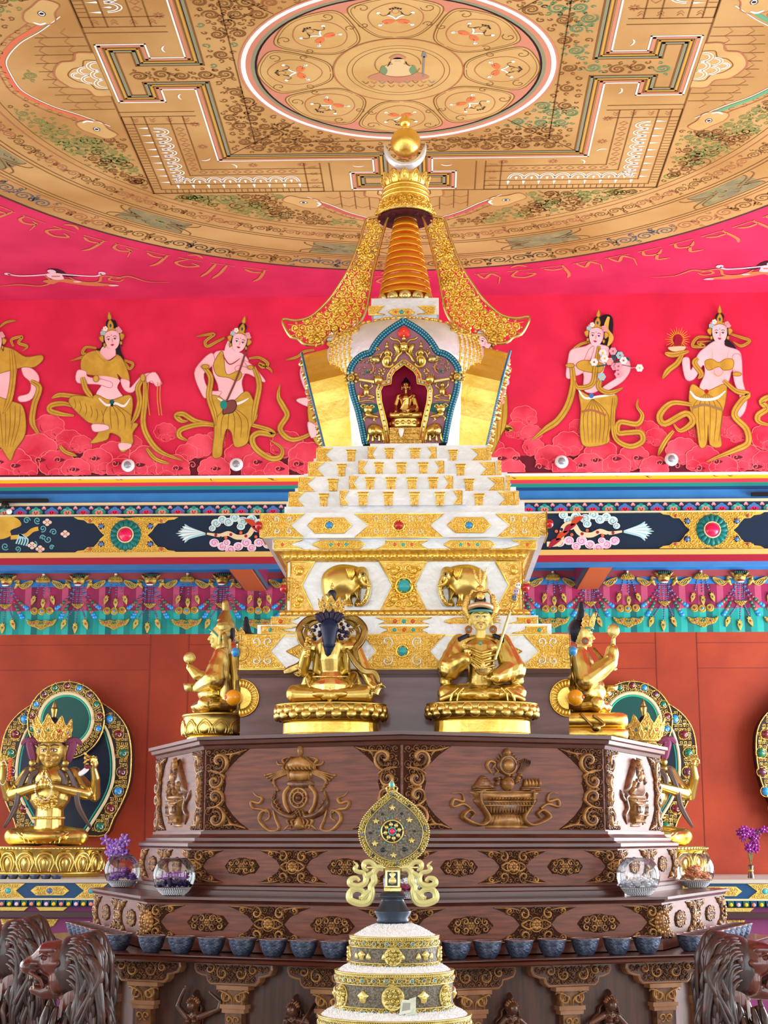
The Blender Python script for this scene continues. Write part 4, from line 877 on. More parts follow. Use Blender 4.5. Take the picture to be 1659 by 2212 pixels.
# ---------------------------------------------------------------- garland relief on the rear wall
GA = mat('gilt plaster', (206, 172, 84), .4, .35, (180, 146, 66), 30, bump=.4, bscale=90); U = .001011
q = lambda L: [((x-785)*U, -(y-150)*U) for x, y in L]
def garland_parts(t, fr):
    m = M(fr, GA)
    m.puff(q(circ(785, 155, 62, 52, 20)), .05); 
    ml_ = m
    for sg in (-1, 1):
        m = ml_; m.puff(q(circ(785+sg*38, 140, 20, 16, 12)), .065); m.puff(q(cr([(785+sg*50, 120), (785+sg*100, 95), (785+sg*60, 150)], 3, True)), .04)
        m = M(fr, GA); m.stroke(q(cr([(785+sg*70, 160), (785+sg*120, 150), (785+sg*100, 210), (785+sg*80, 230)], 4)), .03, .03); m.puff(q(circ(785+sg*115, 190, 30, 22, 12)), .035)
        w_ = q(cr([(785+sg*130, 205), (785+sg*180, 235), (785+sg*240, 200), (785+sg*265, 155), (785+sg*210, 165), (785+sg*160, 190)], 3, True)); m.slab(w_, 0, .015); m.stroke(w_+w_[:1], .012, .014, (1, 1), .012)
        for i in range(4): m.stroke(q(cr([(785+sg*(150+22*i), 215), (785+sg*(170+22*i), 190), (785+sg*(195+18*i), 178)], 3)), .012, .014, z=.015)
        m.mat(mat('wing teal', (30, 90, 110), .4)).puff(q(cr([(785+sg*165, 212), (785+sg*225, 200), (785+sg*215, 180)], 3, True)), .012, .015, 3); m.part('wing', t)
    m = ml_
    m.puff(q(circ(785, 165, 24, 18, 12)), .07); m.part('mask', t, 'gilt lion mask'); m = M(fr, GA); m.slab(q([(722, 390), (848, 390), (820, 420), (785, 440), (750, 420)]), 0, .02); scrolls(m, q([(722, 390), (848, 390), (820, 420), (785, 440), (750, 420)]), .022, .008, .012, .02)
    m.part('tassel_plate', t)
    m = M(fr, TEALD); 
    for i in range(7): m.puff(q([(725+i*20, 108), (735+i*20, 84), (748+i*20, 108)]), .03, .02, 3)
    m.mat(WHT).puff(q(circ(785, 205, 34, 9, 12)), .02, .055, 3); m.mat(DRED).puff(q(circ(785, 190, 40, 8, 12)), .016, .055, 3)
    m.part('mask_colours', t)
    rnd = random.Random(3); cs = [mat('purple bead', (98, 66, 112), .3, coat=.5), DGEM, mat('plum bead', (150, 60, 100), .3, coat=.5), DGEM]
    m = M(fr, DGEM)
    def string(x0, y0, x1, y1, n, r, sag=0, grow=0):
        for i in range(n): t_ = i/(n-1); m.mat(cs[(i*3+int(x0)) % 4]); p = q([(x0+(x1-x0)*t_, y0+(y1-y0)*t_+sag*sin(pi*t_))])[0]; rr = (r+grow*t_)*U; m.bead(p[0], p[1], rr, rr*.8, 0, 8, 2)
    for a, b in ((735, 735), (765, 770), (785, 770), (805, 800), (835, 810)): string(a, 215, b+(0 if abs(a-785) < 5 else (b-785)*.1), 380, 9, 8)
    for a, b in ((750, 660), (785, 768), (820, 870)): string(a, 425, a+(b-a)*.75, 560 if a == 785 else 520, 7, 9)
    m.part('bead_tassels', t)
    for sg in (-1, 1):
        m = M(fr, DGEM)
        for (x0, y0, x1, y1, n, r, g) in ((50, 240, 215, 430, 8, 11, 12), (40, 240, 170, 520, 9, 9, 16)):
            for i in range(n):
                t_ = i/(n-1); m.mat([DGEM, cs[0], mat('wine bead', (140, 60, 70), .3, coat=.5), GGEM, mat('copper bead', (156, 96, 70), .35, coat=.4), BGEM][min(5, (i*7//n) if i < n-1 else 5)]); p = q([(785+sg*(x0+(x1-x0)*t_), y0+(y1-y0)*t_+24*sin(pi*t_))])[0]; rr = (r+g*t_)*U; m.bead(p[0], p[1], rr, rr*.8, 0, 10, 3)
        m.part('bead_swag', t)
    def pend(x, y, s, rot):
        m = M(fr, GA); R = lambda L: [(x+(a*cos(rot)-b*sin(rot))*s, y+(a*sin(rot)+b*cos(rot))*s) for a, b in L]
        m.slab(q(cr(R([(0, -20), (22, -5), (30, 25), (18, 60), (0, 100), (-18, 60), (-30, 25), (-22, -5)]), 3, True)), 0, .018, .003); m.slab(q(R([(-28, -28), (-14, -20), (0, -40), (14, -20), (28, -28), (18, 0), (-18, 0)])), 0, .02)
        m.mat(GGEM if int(x) % 2 else mat('plum bead', (0, 0, 0))).puff(q(R(circ(0, 25, 10, 16, 10))), .012, .018, 3); m.part('pendant', t)
    m = M(fr, GA)
    for x, y, r in ((655, 570, .35), (765, 605, 0), (862, 570, -.35)): pend(x, y, .8, r)
    # half way ornament (centred between two masks)
    X = 368; m = M(fr, GA); H = lambda L: q([(785+X+a, b) for a, b in L])
    m.puff(H(cr([(-75, 165), (-60, 125), (0, 95), (60, 125), (75, 165), (0, 175)], 4, True)), .035); scrolls(m, H([(-70, 160), (-50, 125), (0, 105), (50, 125), (70, 160)]), .02, .008, .012, .03); m.mat(WHT).bead(*H([(0, 92)])[0], .014, .03); m.part('boss', t)
    m = M(fr, GA)
    for x, y in ((-75, 456), (-2, 460), (75, 452)):
        m = M(fr, GA); c = H([(x, y)])[0]; m.mat(GA).puff(circ(c[0], c[1], 40*U, n=20), .015, 0, 3); m.ring(c[0], c[1], 30*U, .008, .008, .012, 18); m.mat(BGEM if x == -2 else mat('wine bead', (0, 0, 0))).bead(c[0], c[1], 14*U, .02, .012, 10, 3); m.part('medallion', t)
    m = M(fr, GA)
    for x, y, r in ((-85, 330, .3), (8, 360, 0), (98, 330, -.3)): c = (785+X+x, y); pend(c[0], c[1], .72, r)
    m = M(fr, GA)
    for a, b, y1 in ((-40, -62, 270), (8, 8, 290), (45, 72, 270)): string(785+X+a, 180, 785+X+b, y1, 5, 10)
    m.part('boss_tassels', t)
    m = M(fr, GA); pl = H(cr([(-150, 545), (-100, 560), (-40, 550), (0, 562), (40, 550), (100, 560), (150, 540), (120, 600), (50, 625), (0, 650), (-50, 625), (-120, 600)], 3, True)); m.slab(pl, 0, .02, .003); scrolls(m, pl, .026, .008, .01, .02, 4)
    for x in (-76, -12, 12, 76): m.mat([GGEM, mat('plum bead', (0, 0, 0))][abs(x) > 20]).bead(*H([(x, 585)])[0], .012, .012, .025)
    m.part('gilt_crescent', t)
masks = [15-316, 15-158, 15, 171, 326, 480, 638, 960, 1114, 1274, 1433.5, 1597.6, 1750]
g0 = P(326, 1253, YR); first = None
for i, px in enumerate(masks):
    c = P(px, 1253, YR)
    if px < -150: continue
    if first is None:
        first = thing('garland_relief', 'gilt lion mask with bead garlands and pendants on the striped band of the rear wall', 'garland', (c.x, YR-.002, c.z), 'gilt garlands on the rear wall band'); garland_parts(first, Fr((c.x, YR-.002, c.z), (1, 0, 0)))
    else:
        r = first.copy(); COL.objects.link(r); r.location = (c.x, YR-.002, g0.z)
        for ch in first.children: d = ch.copy(); COL.objects.link(d); d.parent = r
# ================================================================ wooden altar
RECESS_SHADE = mat('carving gap shade brown', (58, 32, 22), .85, spec=.1)  # dark ground colour stands in for shade in the carving gaps
S8 = 2*sin(pi/8); C8 = cos(pi/8)
def face(k, R):
    'outward frame of octagon side k: 0 front-left, 1 front-right, -1 far left, 2 far right'
    a = -pi/2+pi/4*(k-.5); n = (cos(a), sin(a)); return Fr((XC+n[0]*R*C8, YC+n[1]*R*C8, 0), (-n[1], n[0], 0))
def octa(m, prof): m.lathe(prof, (XC, YC), 8, -pi/2, 3*pi/2, smooth=False)
def bracket(m, s, h, mir, z0, zb_):
    'carved corner bracket running the height of a panel'
    R = lambda L: [(mir*(-s/2+x*s), zb_+y*h) for x, y in L]
    out = R([(0, 1), (.235, 1), (.17, .88), (.125, .77), (.10, .70), (.108, .56), (.095, .42), (.115, .28), (.15, .17), (.19, .08), (.235, 0), (0, 0)])
    m.mat(RECESS_SHADE).slab(out, z0, z0+.004, .001)
    for x, y, r, d, a in ((.075, .84, .060, 1, 3.6), (.065, .14, .060, -1, 2.6), (.055, .60, .042, -1, 1.2), (.06, .40, .042, 1, 5.0)):
        c = R([(x, y)])[0]; rr = r*s
        for k, w_ in ((1, .020), (.62, .016)): m.mat(CARVEG if k == 1 else CARVE).stroke(spiral(c[0], c[1], rr*k, 1.25, a if mir > 0 else pi-a, d*mir, 20), w_*1.1, .024, (.3, .7), z0+.004)
    for L in ([(.01, .73), (.06, .72), (.10, .66), (.09, .60)], [(.01, .27), (.06, .28), (.10, .36), (.09, .42)], [(.10, .93), (.16, .94), (.22, .985)], [(.10, .05), (.16, .06), (.22, .015)], [(.02, .5), (.05, .52), (.08, .5), (.05, .48), (.02, .5)], [(.13, .87), (.145, .93), (.18, .95)], [(.13, .13), (.145, .07), (.18, .05)]): m.mat(CARVEG).stroke(cr(R(L), 5), .014, .018, (.4, .3), z0+.004)
    m.mat(CARVE); scrolls(m, out, .042, .0075, .012, z0+.004, int(mir*3+5+z0*10), fill=.9)
def foliage(m, fr_u, v0, v1, style, z0):
    'half or full hourglass spray / oval medallion between u0 and u1'
    u0, u1 = fr_u; cx = (u0+u1)/2; W = u1-u0; cy = (v0+v1)/2; H = v1-v0
    if style == 'oval':
        H *= .52; out = [(cx-W/2, cy), (cx-W*.36, cy+H*.4), (cx-W*.2, cy+H*.42), (cx-W*.08, cy+H*.5), (cx+W*.08, cy+H*.5), (cx+W*.2, cy+H*.42), (cx+W*.36, cy+H*.4), (cx+W/2, cy)]
        out += [(x, 2*cy-y) for x, y in out[-2:0:-1]]
        m.mat(RECESS_SHADE).slab(out, z0, z0+.003, .001)
        for sx in (-1, 1):
            for sy in (-1, 1):
                for q, (x, y, r) in enumerate(((.13, .2, .085), (.30, .17, .075))): m.mat(CARVEG).stroke(spiral(cx+sx*x*W, cy+sy*y*H*1.1, r*W, 1.3, (0 if sx > 0 else pi)+q*2*sx, sx*sy, 16), .0085, .011, (.4, .6), z0+.004, 3)
        flower(m, cx, cy, .022, .012, z0+.003, 6); m.mat(CARVE); scrolls(m, out, .034, .006, .009, z0+.004, 3, fill=.9); m.mat(CARVEG)
        for sx in (-1, 1): m.stroke([(cx+sx*W*.05, cy), (cx+sx*W*.45, cy)], .007, .009, z=z0+.004)
    else:
        for sx in ((-1, 1) if style == 'full' else ((1,) if style == 'left' else (-1,))):
            c0 = cx if style == 'full' else (u0 if style == 'left' else u1); hw = W/2 if style == 'full' else W
            R = lambda L: [(c0+sx*x*hw, cy+y*H) for x, y in L]
            out = R([(0, .48), (.98, .48), (.70, .34), (.5, .2), (.36, 0), (.5, -.2), (.70, -.34), (.98, -.48), (0, -.48)]); m.mat(RECESS_SHADE).slab(out, z0, z0+.003, .001)
            for sy in (-1, 1):
                for x, y, r, a in ((.28, .30, .17, 1.0), (.62, .38, .09, 4.0)): c = R([(x, sy*y)])[0]; m.mat(CARVEG).stroke(spiral(c[0], c[1], r*H*1.05, 1.3, (a if sx > 0 else pi-a)*sy, sx*sy, 18), .012, .016, (.4, .7), z0+.003)
                m.stroke(cr(R([(.02, sy*.05), (.18, sy*.12), (.30, sy*.05), (.34, 0)]), 5), .011, .014, (.5, .5), z0+.003); m.stroke(cr(R([(.35, sy*.40), (.6, sy*.46), (.95, sy*.475)]), 5), .009, .012, (.5, .3), z0+.003)
            m.mat(CARVE); scrolls(m, out, .036, .0065, .010, z0+.003, 5+sx, fill=.9)
        c0 = cx if style == 'full' else (u0+.012 if style == 'left' else u1-.012); m.mat(CARVEG); flower(m, c0, cy, .028, .016, z0+.006, 8); m.ring(c0, cy, .034, .007, .008, z0+.004)
def spray_row(parent, fr, R, z0, z1):
    s = R*S8; h = z1-z0
    for a, b, st in ((0, .165, 'left'), (.17, .34, 'oval'), (.335, .665, 'full'), (.66, .83, 'oval'), (.835, 1, 'right')):
        m = M(fr); foliage(m, (-s/2+a*s, -s/2+b*s), z0, z1, st, .0); m.part('carved_medallion' if st == 'oval' else 'carved_spray', parent)
# upper body
alt = thing('carved_altar', 'upper brown wooden altar block with carved emblems, under the ring of gilt statues', 'altar', (XC, YC, 1.3105))
m = M(None, WOOD); octa(m, [(1.575, 1.36), (1.575, 1.548)]); octa(m, [(1.498, 1.63), (1.498, 2.072)]); m.part('panel_body', alt)
m = M(None, WOODD); octa(m, [(1.46, 2.05), (1.505, 2.062), (1.512, 2.08), (1.535, 2.087), (1.54, 2.105), (1.555, 2.11), (1.555, 2.128), (.8, 2.128)]); m.part('cornice', alt)
m = M(None, WOODD); octa(m, [(1.48, 1.535), (1.59, 1.546), (1.598, 1.556), (1.598, 1.572), (1.575, 1.576), (1.555, 1.585), (1.555, 1.60), (1.53, 1.605), (1.515, 1.62), (1.515, 1.634), (1.46, 1.636)]); m.part('waist_moulding', alt)
m = M(None, WOODD); octa(m, [(1.612, 1.3105), (1.612, 1.335), (1.60, 1.34), (1.60, 1.355), (1.585, 1.362), (1.5, 1.364)]); m.part('foot_moulding', alt)
EZL = Z(300, 1560, 2.86, face(0, 1.498)); EZR = Z(850, 1560, 2.633, face(1, 1.498))
for k in (-1, 0, 1, 2):
    fr = face(k, 1.498); s = 1.498*S8
    for mir in (1, -1): m = M(fr); bracket(m, s*.985, .42, mir, .0, 1.642); m.part('carved_bracket', alt)
    spray_row(alt, face(k, 1.575), 1.575, 1.372, 1.54)
# parasol, wheel and fish emblem
class Em:
    def __init__(s, zf, par): s.z = zf; s.m = M(zf.fr, CARVEG); s.h = .006
    def s_(s, pts, w, h=None, tp=(.5, .4), c=CARVEG, sm=5, z=0): s.m.mat(c).stroke(s.z(cr(pts, sm)), s.z.m(w), (h or s.z.m(w)*.6), tp, z); return s
    def p(s, pts, h=.02, c=CARVEG, z=0, sm=4): s.m.mat(c).puff(s.z(cr(pts, sm, True) if sm else pts), h, z); return s
    def c(s, x, y, r, h=None, c=CARVEG, z=0): a = s.z(x, y); s.m.mat(c).bead(a[0], a[1], s.z.m(r), h or s.z.m(r)*.7, z, 14, 4); return s
    def ring(s, x, y, r, w, c=CARVEG, z=0): a = s.z(x, y); s.m.mat(c).ring(a[0], a[1], s.z.m(r), s.z.m(w), s.z.m(w)*.7, z); return s
e_ = Em(EZL, alt)
e_.p([(985, 150), (1010, 150), (1015, 190), (998, 215), (980, 190)], .02).p([(905, 260), (960, 215), (1040, 215), (1090, 260), (1075, 295), (920, 295)], .035)
for i in range(9): x = 905+i*24; e_.s_([(985+(x-985)*.45, 215), (x, 262)], 15, .03, z=.012); e_.s_([(x, 262), (x-3, 285), (x+8, 296)], 16, .024, z=.012)
for sg in (-1, 1):
    e_.s_([(998+sg*60, 215), (998+sg*105, 230), (998+sg*90, 262), (998+sg*130, 262), (998+sg*145, 240)], 18, .02)
    for i in range(6): e_.s_([(998+sg*70, 285+i*6), (998+sg*(140+i*4), 310+i*10), (998+sg*(215-i*16), 322+i*18+abs(i-2)*3)], 15, .018); e_.c(998+sg*(215-i*16), 322+i*18+abs(i-2)*3, 9, .016)
    e_.s_([(998+sg*60, 395), (998+sg*95, 440), (998+sg*90, 510), (998+sg*60, 560)], 26, .022, (1, 1)); e_.s_([(998+sg*150, 425), (998+sg*165, 500), (998+sg*120, 560), (998+sg*50, 585), (998+sg*25, 570)], 42, .030, (.3, .6), CARVE); e_.c(998+sg*48, 558, 8, .03, WOODD, .01)
    for i in range(5): e_.s_([(998+sg*(150-12*i), 450+26*i), (998+sg*(165-14*i), 470+24*i), (998+sg*(150-16*i), 490+22*i)], 7, .012, z=.016)
    e_.s_([(998+sg*165, 540), (998+sg*150, 600), (998+sg*130, 660), (998+sg*190, 670), (998+sg*250, 610), (998+sg*240, 560), (998+sg*200, 545), (998+sg*190, 590), (998+sg*220, 610)], 24, .018, (.6, .4))
    e_.s_([(998+sg*200, 560), (998+sg*230, 540), (998+sg*290, 530), (998+sg*300, 490), (998+sg*250, 500), (998+sg*235, 470), (998+sg*270, 455), (998+sg*295, 430)], 22, .017, (.8, .2))
    e_.s_([(998, 665), (998+sg*30, 640), (998+sg*70, 640), (998+sg*100, 665)], 16); 
    for i in range(3): e_.s_([(998+sg*(10+22*i), 655), (998+sg*(26+26*i), 620-6*i), (998+sg*(12+22*i), 592+6*i)], 16, .016)
e_.p([(930, 300), (1065, 300), (1055, 355), (935, 355)], .03)
for i in range(7): e_.s_([(935+i*21, 300), (935+i*21, 356)], 13, .022, z=.015)
e_.p([(930, 360), (1065, 360), (1080, 395), (998, 410), (915, 395)], .02, CARVE); e_.ring(988, 468, 62, 20); e_.ring(988, 468, 36, 14, z=.004); e_.c(988, 468, 22, .022, CARVE)
for i in range(8): a = pi/4*i; e_.s_([(988+36*cos(a), 468+36*sin(a)), (988+60*cos(a), 468+60*sin(a))], 9, .012, (1, 1))
for i in range(3):
    e_.s_([(968+i*22, 540), (1010-(2-i)*22+20, 582)], 7, .016, (1, 1)); e_.s_([(1012-i*22, 540), (968-(0-i)*0+(2-i)*0-22+i*0+20*0, 582-i*10)], 7, .014, (1, 1))
e_.p([(985, 590), (1000, 590), (1030, 650), (998, 665), (960, 650)], .03); e_.p([(905, 662), (1090, 662), (1095, 676), (900, 676)], .02, CARVE, sm=0); e_.m.part('carved_emblem', alt, 'carved parasol above a wheel and two fish')
# bowl of offerings emblem
e_ = Em(EZR, alt)
e_.p([(430, 395), (835, 395), (820, 412), (800, 455), (470, 455), (450, 412)], .04, sm=0).p([(470, 430), (800, 430), (780, 490), (720, 525), (550, 525), (490, 490)], .045, CARVE).p([(555, 525), (715, 525), (740, 585), (530, 585)], .03).p([(520, 585), (765, 585), (765, 605), (520, 605)], .02, sm=0)
for i in range(15): x = 528+i*17.5; e_.c(x, 435, 9, .03, CARVEG, .03); e_.s_([(x-5, 455), (x, 468), (x+5, 455)], 6, .012, z=.038)
for i in range(15): x = 535+i*16.5; e_.s_([(x, 480), (x+3, 515)], 11, .02, z=.036)
for i in range(9): x = 570+i*17; e_.s_([(x, 535), (x+(x-640)*.18, 580)], 14, .018, z=.02)
for y in (398, 452, 474): e_.s_([(450 if y < 400 else 492, y), (815 if y < 400 else 775, y)], 10, .014, (1, 1), z=.032)
for sg in (-1, 1):
    e_.s_([(635+sg*128, 392), (635+sg*150, 395), (635+sg*145, 460), (635+sg*100, 540), (635+sg*125, 578), (635+sg*170, 580), (635+sg*245, 540), (635+sg*210, 500), (635+sg*180, 520), (635+sg*200, 545)], 22, .045, (1, .4)); e_.s_([(635+sg*200, 490), (635+sg*240, 465), (635+sg*300, 480), (635+sg*295, 440), (635+sg*240, 450), (635+sg*250, 405), (635+sg*305, 405)], 20, .02, (.8, .2))
e_.p([(450, 382), (575, 382), (560, 350), (505, 300), (460, 350)], .03, CARVE)
for i in range(5): e_.s_([(462+i*9, 372-i*14), (560-i*8, 372-i*14)], 6, .01, (1, 1), z=.026-i*.003)
e_.p([(725, 382), (830, 382), (820, 362), (735, 362)], .03, CARVE)
for i in range(5): e_.p([(735+i*19, 362), (745+i*19, 318), (757+i*19, 362)], .02, CARVEG, .01)
e_.s_([(450, 384), (575, 384)], 12, .03, (1, 1)); e_.s_([(725, 384), (832, 384)], 12, .03, (1, 1)); e_.c(646, 350, 44, .045); e_.s_([(625, 335), (650, 325), (662, 345), (648, 352)], 7, .01, z=.035)
rnd = random.Random(9)
for i in range(16): e_.c(rnd.uniform(565, 740), rnd.uniform(300, 388), rnd.uniform(9, 15), .028, [CARVE, CARVEG][i % 2])
e_.p([(640, 148), (600, 200), (583, 240), (600, 285), (646, 305), (690, 285), (706, 240), (690, 200)], .02, CARVE); e_.ring(646, 245, 52, 13, z=.014); e_.c(646, 245, 38, .03, z=.012); e_.p([(640, 148), (622, 175), (640, 195), (658, 175)], .03, z=.01)
for i in range(10): a = -pi*.9+pi*.8*i/9; e_.s_([(646+58*cos(a), 245+62*sin(a)), (646+74*cos(a+.1), 245+80*sin(a+.1))], 12, .014, z=.01)
e_.s_([(555, 290), (530, 250), (545, 222), (575, 235), (560, 262)], 18, .022); e_.s_([(570, 300), (590, 280), (575, 260)], 12, .02)
for i in range(7): e_.s_([(700+i*3, 290), (722+i*8, 245), (715+i*10, 205+abs(i-3)*4)], 8, .014, c=CARVE)
e_.m.part('carved_emblem', alt, 'carved bowl heaped with fruit, conch, grain and a mirror')
# flaming vase emblems on the far sides
for k in (-1, 2):
    fr = face(k, 1.498); m = M(fr, CARVEG); b = 1.66
    V = lambda L: [(x*.55, b+y*.38) for x, y in L]
    m.puff(V([(-.16, 0), (.16, 0), (.16, .04), (-.16, .04)]), .02); m.puff(V(cr([(-.09, .04), (.09, .04), (.14, .14), (.22, .34), (.22, .42), (-.22, .42), (-.22, .34), (-.14, .14)], 4, True)), .055); m.puff(V([(-.26, .40), (.26, .40), (.24, .46), (-.24, .46)]), .06)
    for i in range(9): x = -.18+i*.045; m.mat(CARVE).stroke(V([(x, .2), (x*1.1, .3)]), .012, .01, (1, 1), .045); m.mat(CARVEG).stroke(V([(x, .06), (x*.8, .12)]), .012, .01, (1, 1), .03)
    for y in (.17, .32, .38): m.stroke(V([(-.2, y), (.2, y)]), .01, .01, (1, 1), .045)
    m.mat(CARVE).puff(V(cr([(-.32, .46), (.32, .46), (.30, .62), (.18, .8), (.08, .92), (0, 1.0), (-.08, .92), (-.18, .8), (-.30, .62)], 4, True)), .04)
    rnd = random.Random(k)
    for i in range(34):
        t_ = rnd.random(); y = .48+.46*t_; x = rnd.uniform(-1, 1)*(.30*(1-t_)+.02); m.mat([CARVEG, CARVE][i % 2]).stroke(cr(V([(x, y-.03), (x*.9+.02, y+.03), (x*.8, y+.08)]), 4), .02, .028, (.5, .1), .022)
    m.mat(CARVEG).puff(V(circ(0, .72, .07, .08, 12)), .03, .03); 
    for sg in (-1, 1): m.mat(CARVE).stroke(cr(V([(sg*.24, .44), (sg*.36, .40), (sg*.30, .26), (sg*.40, .16), (sg*.30, .04)]), 6), .03, .022, (.8, .3)); m.stroke(cr(V([(sg*.34, .36), (sg*.46, .42), (sg*.50, .52)]), 5), .026, .018, (.8, .2))
    m.part('carved_emblem', alt, 'carved vase heaped with flame shaped jewels')
# middle step
stp = thing('altar_step', 'broad carved wooden step carrying the glass flower bowls, below the upper altar block', 'altar step', (XC, YC, 1.045))
m = M(None, WOOD); octa(m, [(1.845, 1.05), (1.845, 1.29)]); m.part('panel_body', stp)
m = M(None, WOODD); octa(m, [(1.80, 1.272), (1.86, 1.281), (1.866, 1.293), (1.885, 1.297), (1.885, 1.310), (1.2, 1.310)]); m.part('top_board', stp)
for k in (-1, 0, 1, 2): spray_row(stp, face(k, 1.845), 1.845, 1.10, 1.272)
for k in range(-1, 3):
    A = Vector((XC, YC, 0))+Vector((cos(-pi/2+pi/4*k), sin(-pi/2+pi/4*k), 0))*1.845; m = M(Fr(A-Vector((0, 0, 0)), (cos(pi/4*k), sin(pi/4*k), 0)), CARVEG); flower(m, 0, 1.185, .04, .02, 0, 8)
    for i in range(14): a = 2*pi*i/14; m.puff([(.05*cos(a)+p[0], 1.185+.05*sin(a)+p[1]) for p in circ(0, 0, .012, n=7)], .012, 0, 2)
    m.part('corner_rosette', stp)
# base with arcade and shelf
bas = thing('pillared_altar', 'lowest wooden altar tier with carved pillars and a shelf of metal water bowls', 'altar base', (XC, YC, 0))
m = M(None, mat('arcade panel wood', (78, 46, 36), .42, 0, (54, 32, 26), 3, (14, 14, 1.2), coat=.3)); octa(m, [(1.91, .0), (1.91, 1.03)]); m.part('panel_body', bas)
m = M(None, WOODD); octa(m, [(1.98, .0), (1.98, .12), (1.94, .16), (1.9, .16)]); m.part('foot_moulding', bas)
m = M(None, mat('orange brown shelf wood', (84, 40, 28), .3, 0, (66, 32, 24), 4, (1.4, 1.4, 16), coat=.5)); octa(m, [(1.88, 1.005), (2.10, 1.01), (2.115, 1.018), (2.12, 1.03), (2.105, 1.036), (2.12, 1.04), (2.12, 1.045), (1.5, 1.045)]); m.part('shelf', bas)
def pillar(fr, u):
    m = M(fr, CARVEG); t = 1.008
    half = [(0, 0), (.215, 0), (.218, -.03), (.205, -.055), (.175, -.066), (.150, -.07), (.145, -.09), (.125, -.108), (0, -.108)]
    br = [(u+x, t+y) for x, y in half]+[(u-x, t+y) for x, y in half[::-1]][1:-1]
    m.mat(mat('pale carved edge wood', (150, 108, 74), .36, 0, (128, 84, 54), 9, coat=.4)).slab(br, 0, .06, .006); e2 = inset(br if sarea(br) > 0 else br[::-1], .010); m.mat(WOODD).slab(e2, .055, .061); q = inset(e2, .003)
    for x, r, d in ((-.05, .036, 1), (.05, .036, -1), (-.12, .026, -1), (.12, .026, 1)):
        y = t-.048 if abs(x) < .1 else t-.03; m.mat(CARVEG).stroke(spiral(u+x, y, r, 1.3, pi/2, d, 18), .013, .018, (.4, .7), .06); m.mat(CARVE).stroke(spiral(u+x, y, r*.6, 1, 0, d, 10), .010, .022, (.4, .7), .06)
    m.mat(CARVE); scrolls(m, q, .034, .008, .014, .06, 7); b = m.part('carved_capital', bas)
    m = M(fr, mat('pale carved edge wood', (0, 0, 0))); z = t-.108
    for w_, y0, y1, d in ((.088, 0, .02, .06), (.07, .088, .108, .055), (.062, .108, .128, .05)): m.box((u-w_, z-y1, 0), (u+w_, z-y0, d))
    m.mat(CARVE); m.box((u-.06, z-.09, 0), (u+.06, z-.018, .045)); m.box((u-.045, .16, 0), (u+.045, z-.125, .045)); m.mat(CARVEG)
    for sg in (-1, 1): m.stroke([(u+sg*.05, z-.02), (u+sg*.05, z-.088)], .012, .012, (1, 1), .044)
    for sg in (-1, 1):
        m.stroke(spiral(u+sg*.035, z-.052, .032, 1.4, pi/2, -sg, 18), .013, .016, (.6, .8), .044); m.stroke(cr([(u+sg*.005, z-.09), (u+sg*.015, z-.05), (u+sg*.07, z-.025), (u+sg*.085, z-.035)], 4), .012, .014, z=.044)
        for j in range(7): m.stroke(spiral(u+sg*.02, z-.16-j*.085, .022, 1.3, pi/2*(1 if j % 2 else -1), -sg, 14), .009, .012, (.6, .8), .044)
    m.part('pillar', bas)
for k in (0, 1, -1, 2):
    fr = face(k, 1.91); s = 1.91*S8
    for f in ((.06, .41, .76) if k <= 0 else (.94, .59, .24)): pillar(fr, -s/2+f*s)
# ================================================================ the stupa
PC = (XC, YC)
ped = thing('statue_pedestal', 'plain square brown wood pedestal under the silver and gold tower', 'pedestal', (XC, YC, 2.128))
def sqbox(m, w, z0, z1): m.box((XC-w, YC-w, z0), (XC+w, YC+w, z1))
m = M(None, mat('satin purple brown wood', (118, 84, 92), .28, 0, (92, 60, 62), 2.5, (1, 1, 6), coat=.6)); sqbox(m, .896, 2.128, 2.47); m.part('body', ped)
m = M(None, WOODD); sqbox(m, .905, 2.462, 2.478); sqbox(m, .914, 2.478, 2.503); m.part('rim', ped)
for sx, x in ((-1, 521), (1, 1229)):
    fr = Fr((XC+sx*.896, YC-.898, 0), (1, 0, 0)) ; c = (0, P(x, 1508, YC-.9).z)
    h0 = pi/2 if sx > 0 else -pi/2
    m = M(fr, GOLDB); m.lathe([(.0, -.0), (.055, .0), (.10, .008), (.102, .012)], (0, c[1]), 18, h0, h0+pi); 
    for i in range(16): a = h0+pi*i/15; m.stroke([(.06*cos(a), c[1]+.06*sin(a)), (.098*cos(a), c[1]+.098*sin(a))], .012, .008, (1, 1), .006, 3)
    m.stroke(circ(0, c[1], .101, n=20, a0=h0, a1=h0+pi, closed=False), .008, .008, (1, 1), .01); o = m.part('corner_disc', ped)
    m = M(None, AMBER); m.ell((XC+sx*.93, YC-.93, c[1]), (.045, .055, .045)); k_ = m.part('amber_knob', ped); m = M(None, CORAL); m.ell((XC+sx*.965, YC-.955, c[1]), (.012, .012, .012)); m.part('amber_knob_tip', k_)
stu = thing('stupa', 'tall silver and gold tower with tapering spire in the middle of the hall', 'stupa', (XC, YC, 2.503))
def FY(w): return Fr((XC, YC-w, 0), (1, 0, 0))
PAR = [None]
def gemp(m, x, y, r, g, z=0, ringm=None, h=None, spikes=True):
    m2 = M(m.T); gem(m2, x, y, r, g, z, ringm, h, spikes); m2.part('gem', PAR[0])
def platep(m, *a, **k): m2 = M(m.T); plate(m2, *a, **k); m2.part('gold_plate', PAR[0])
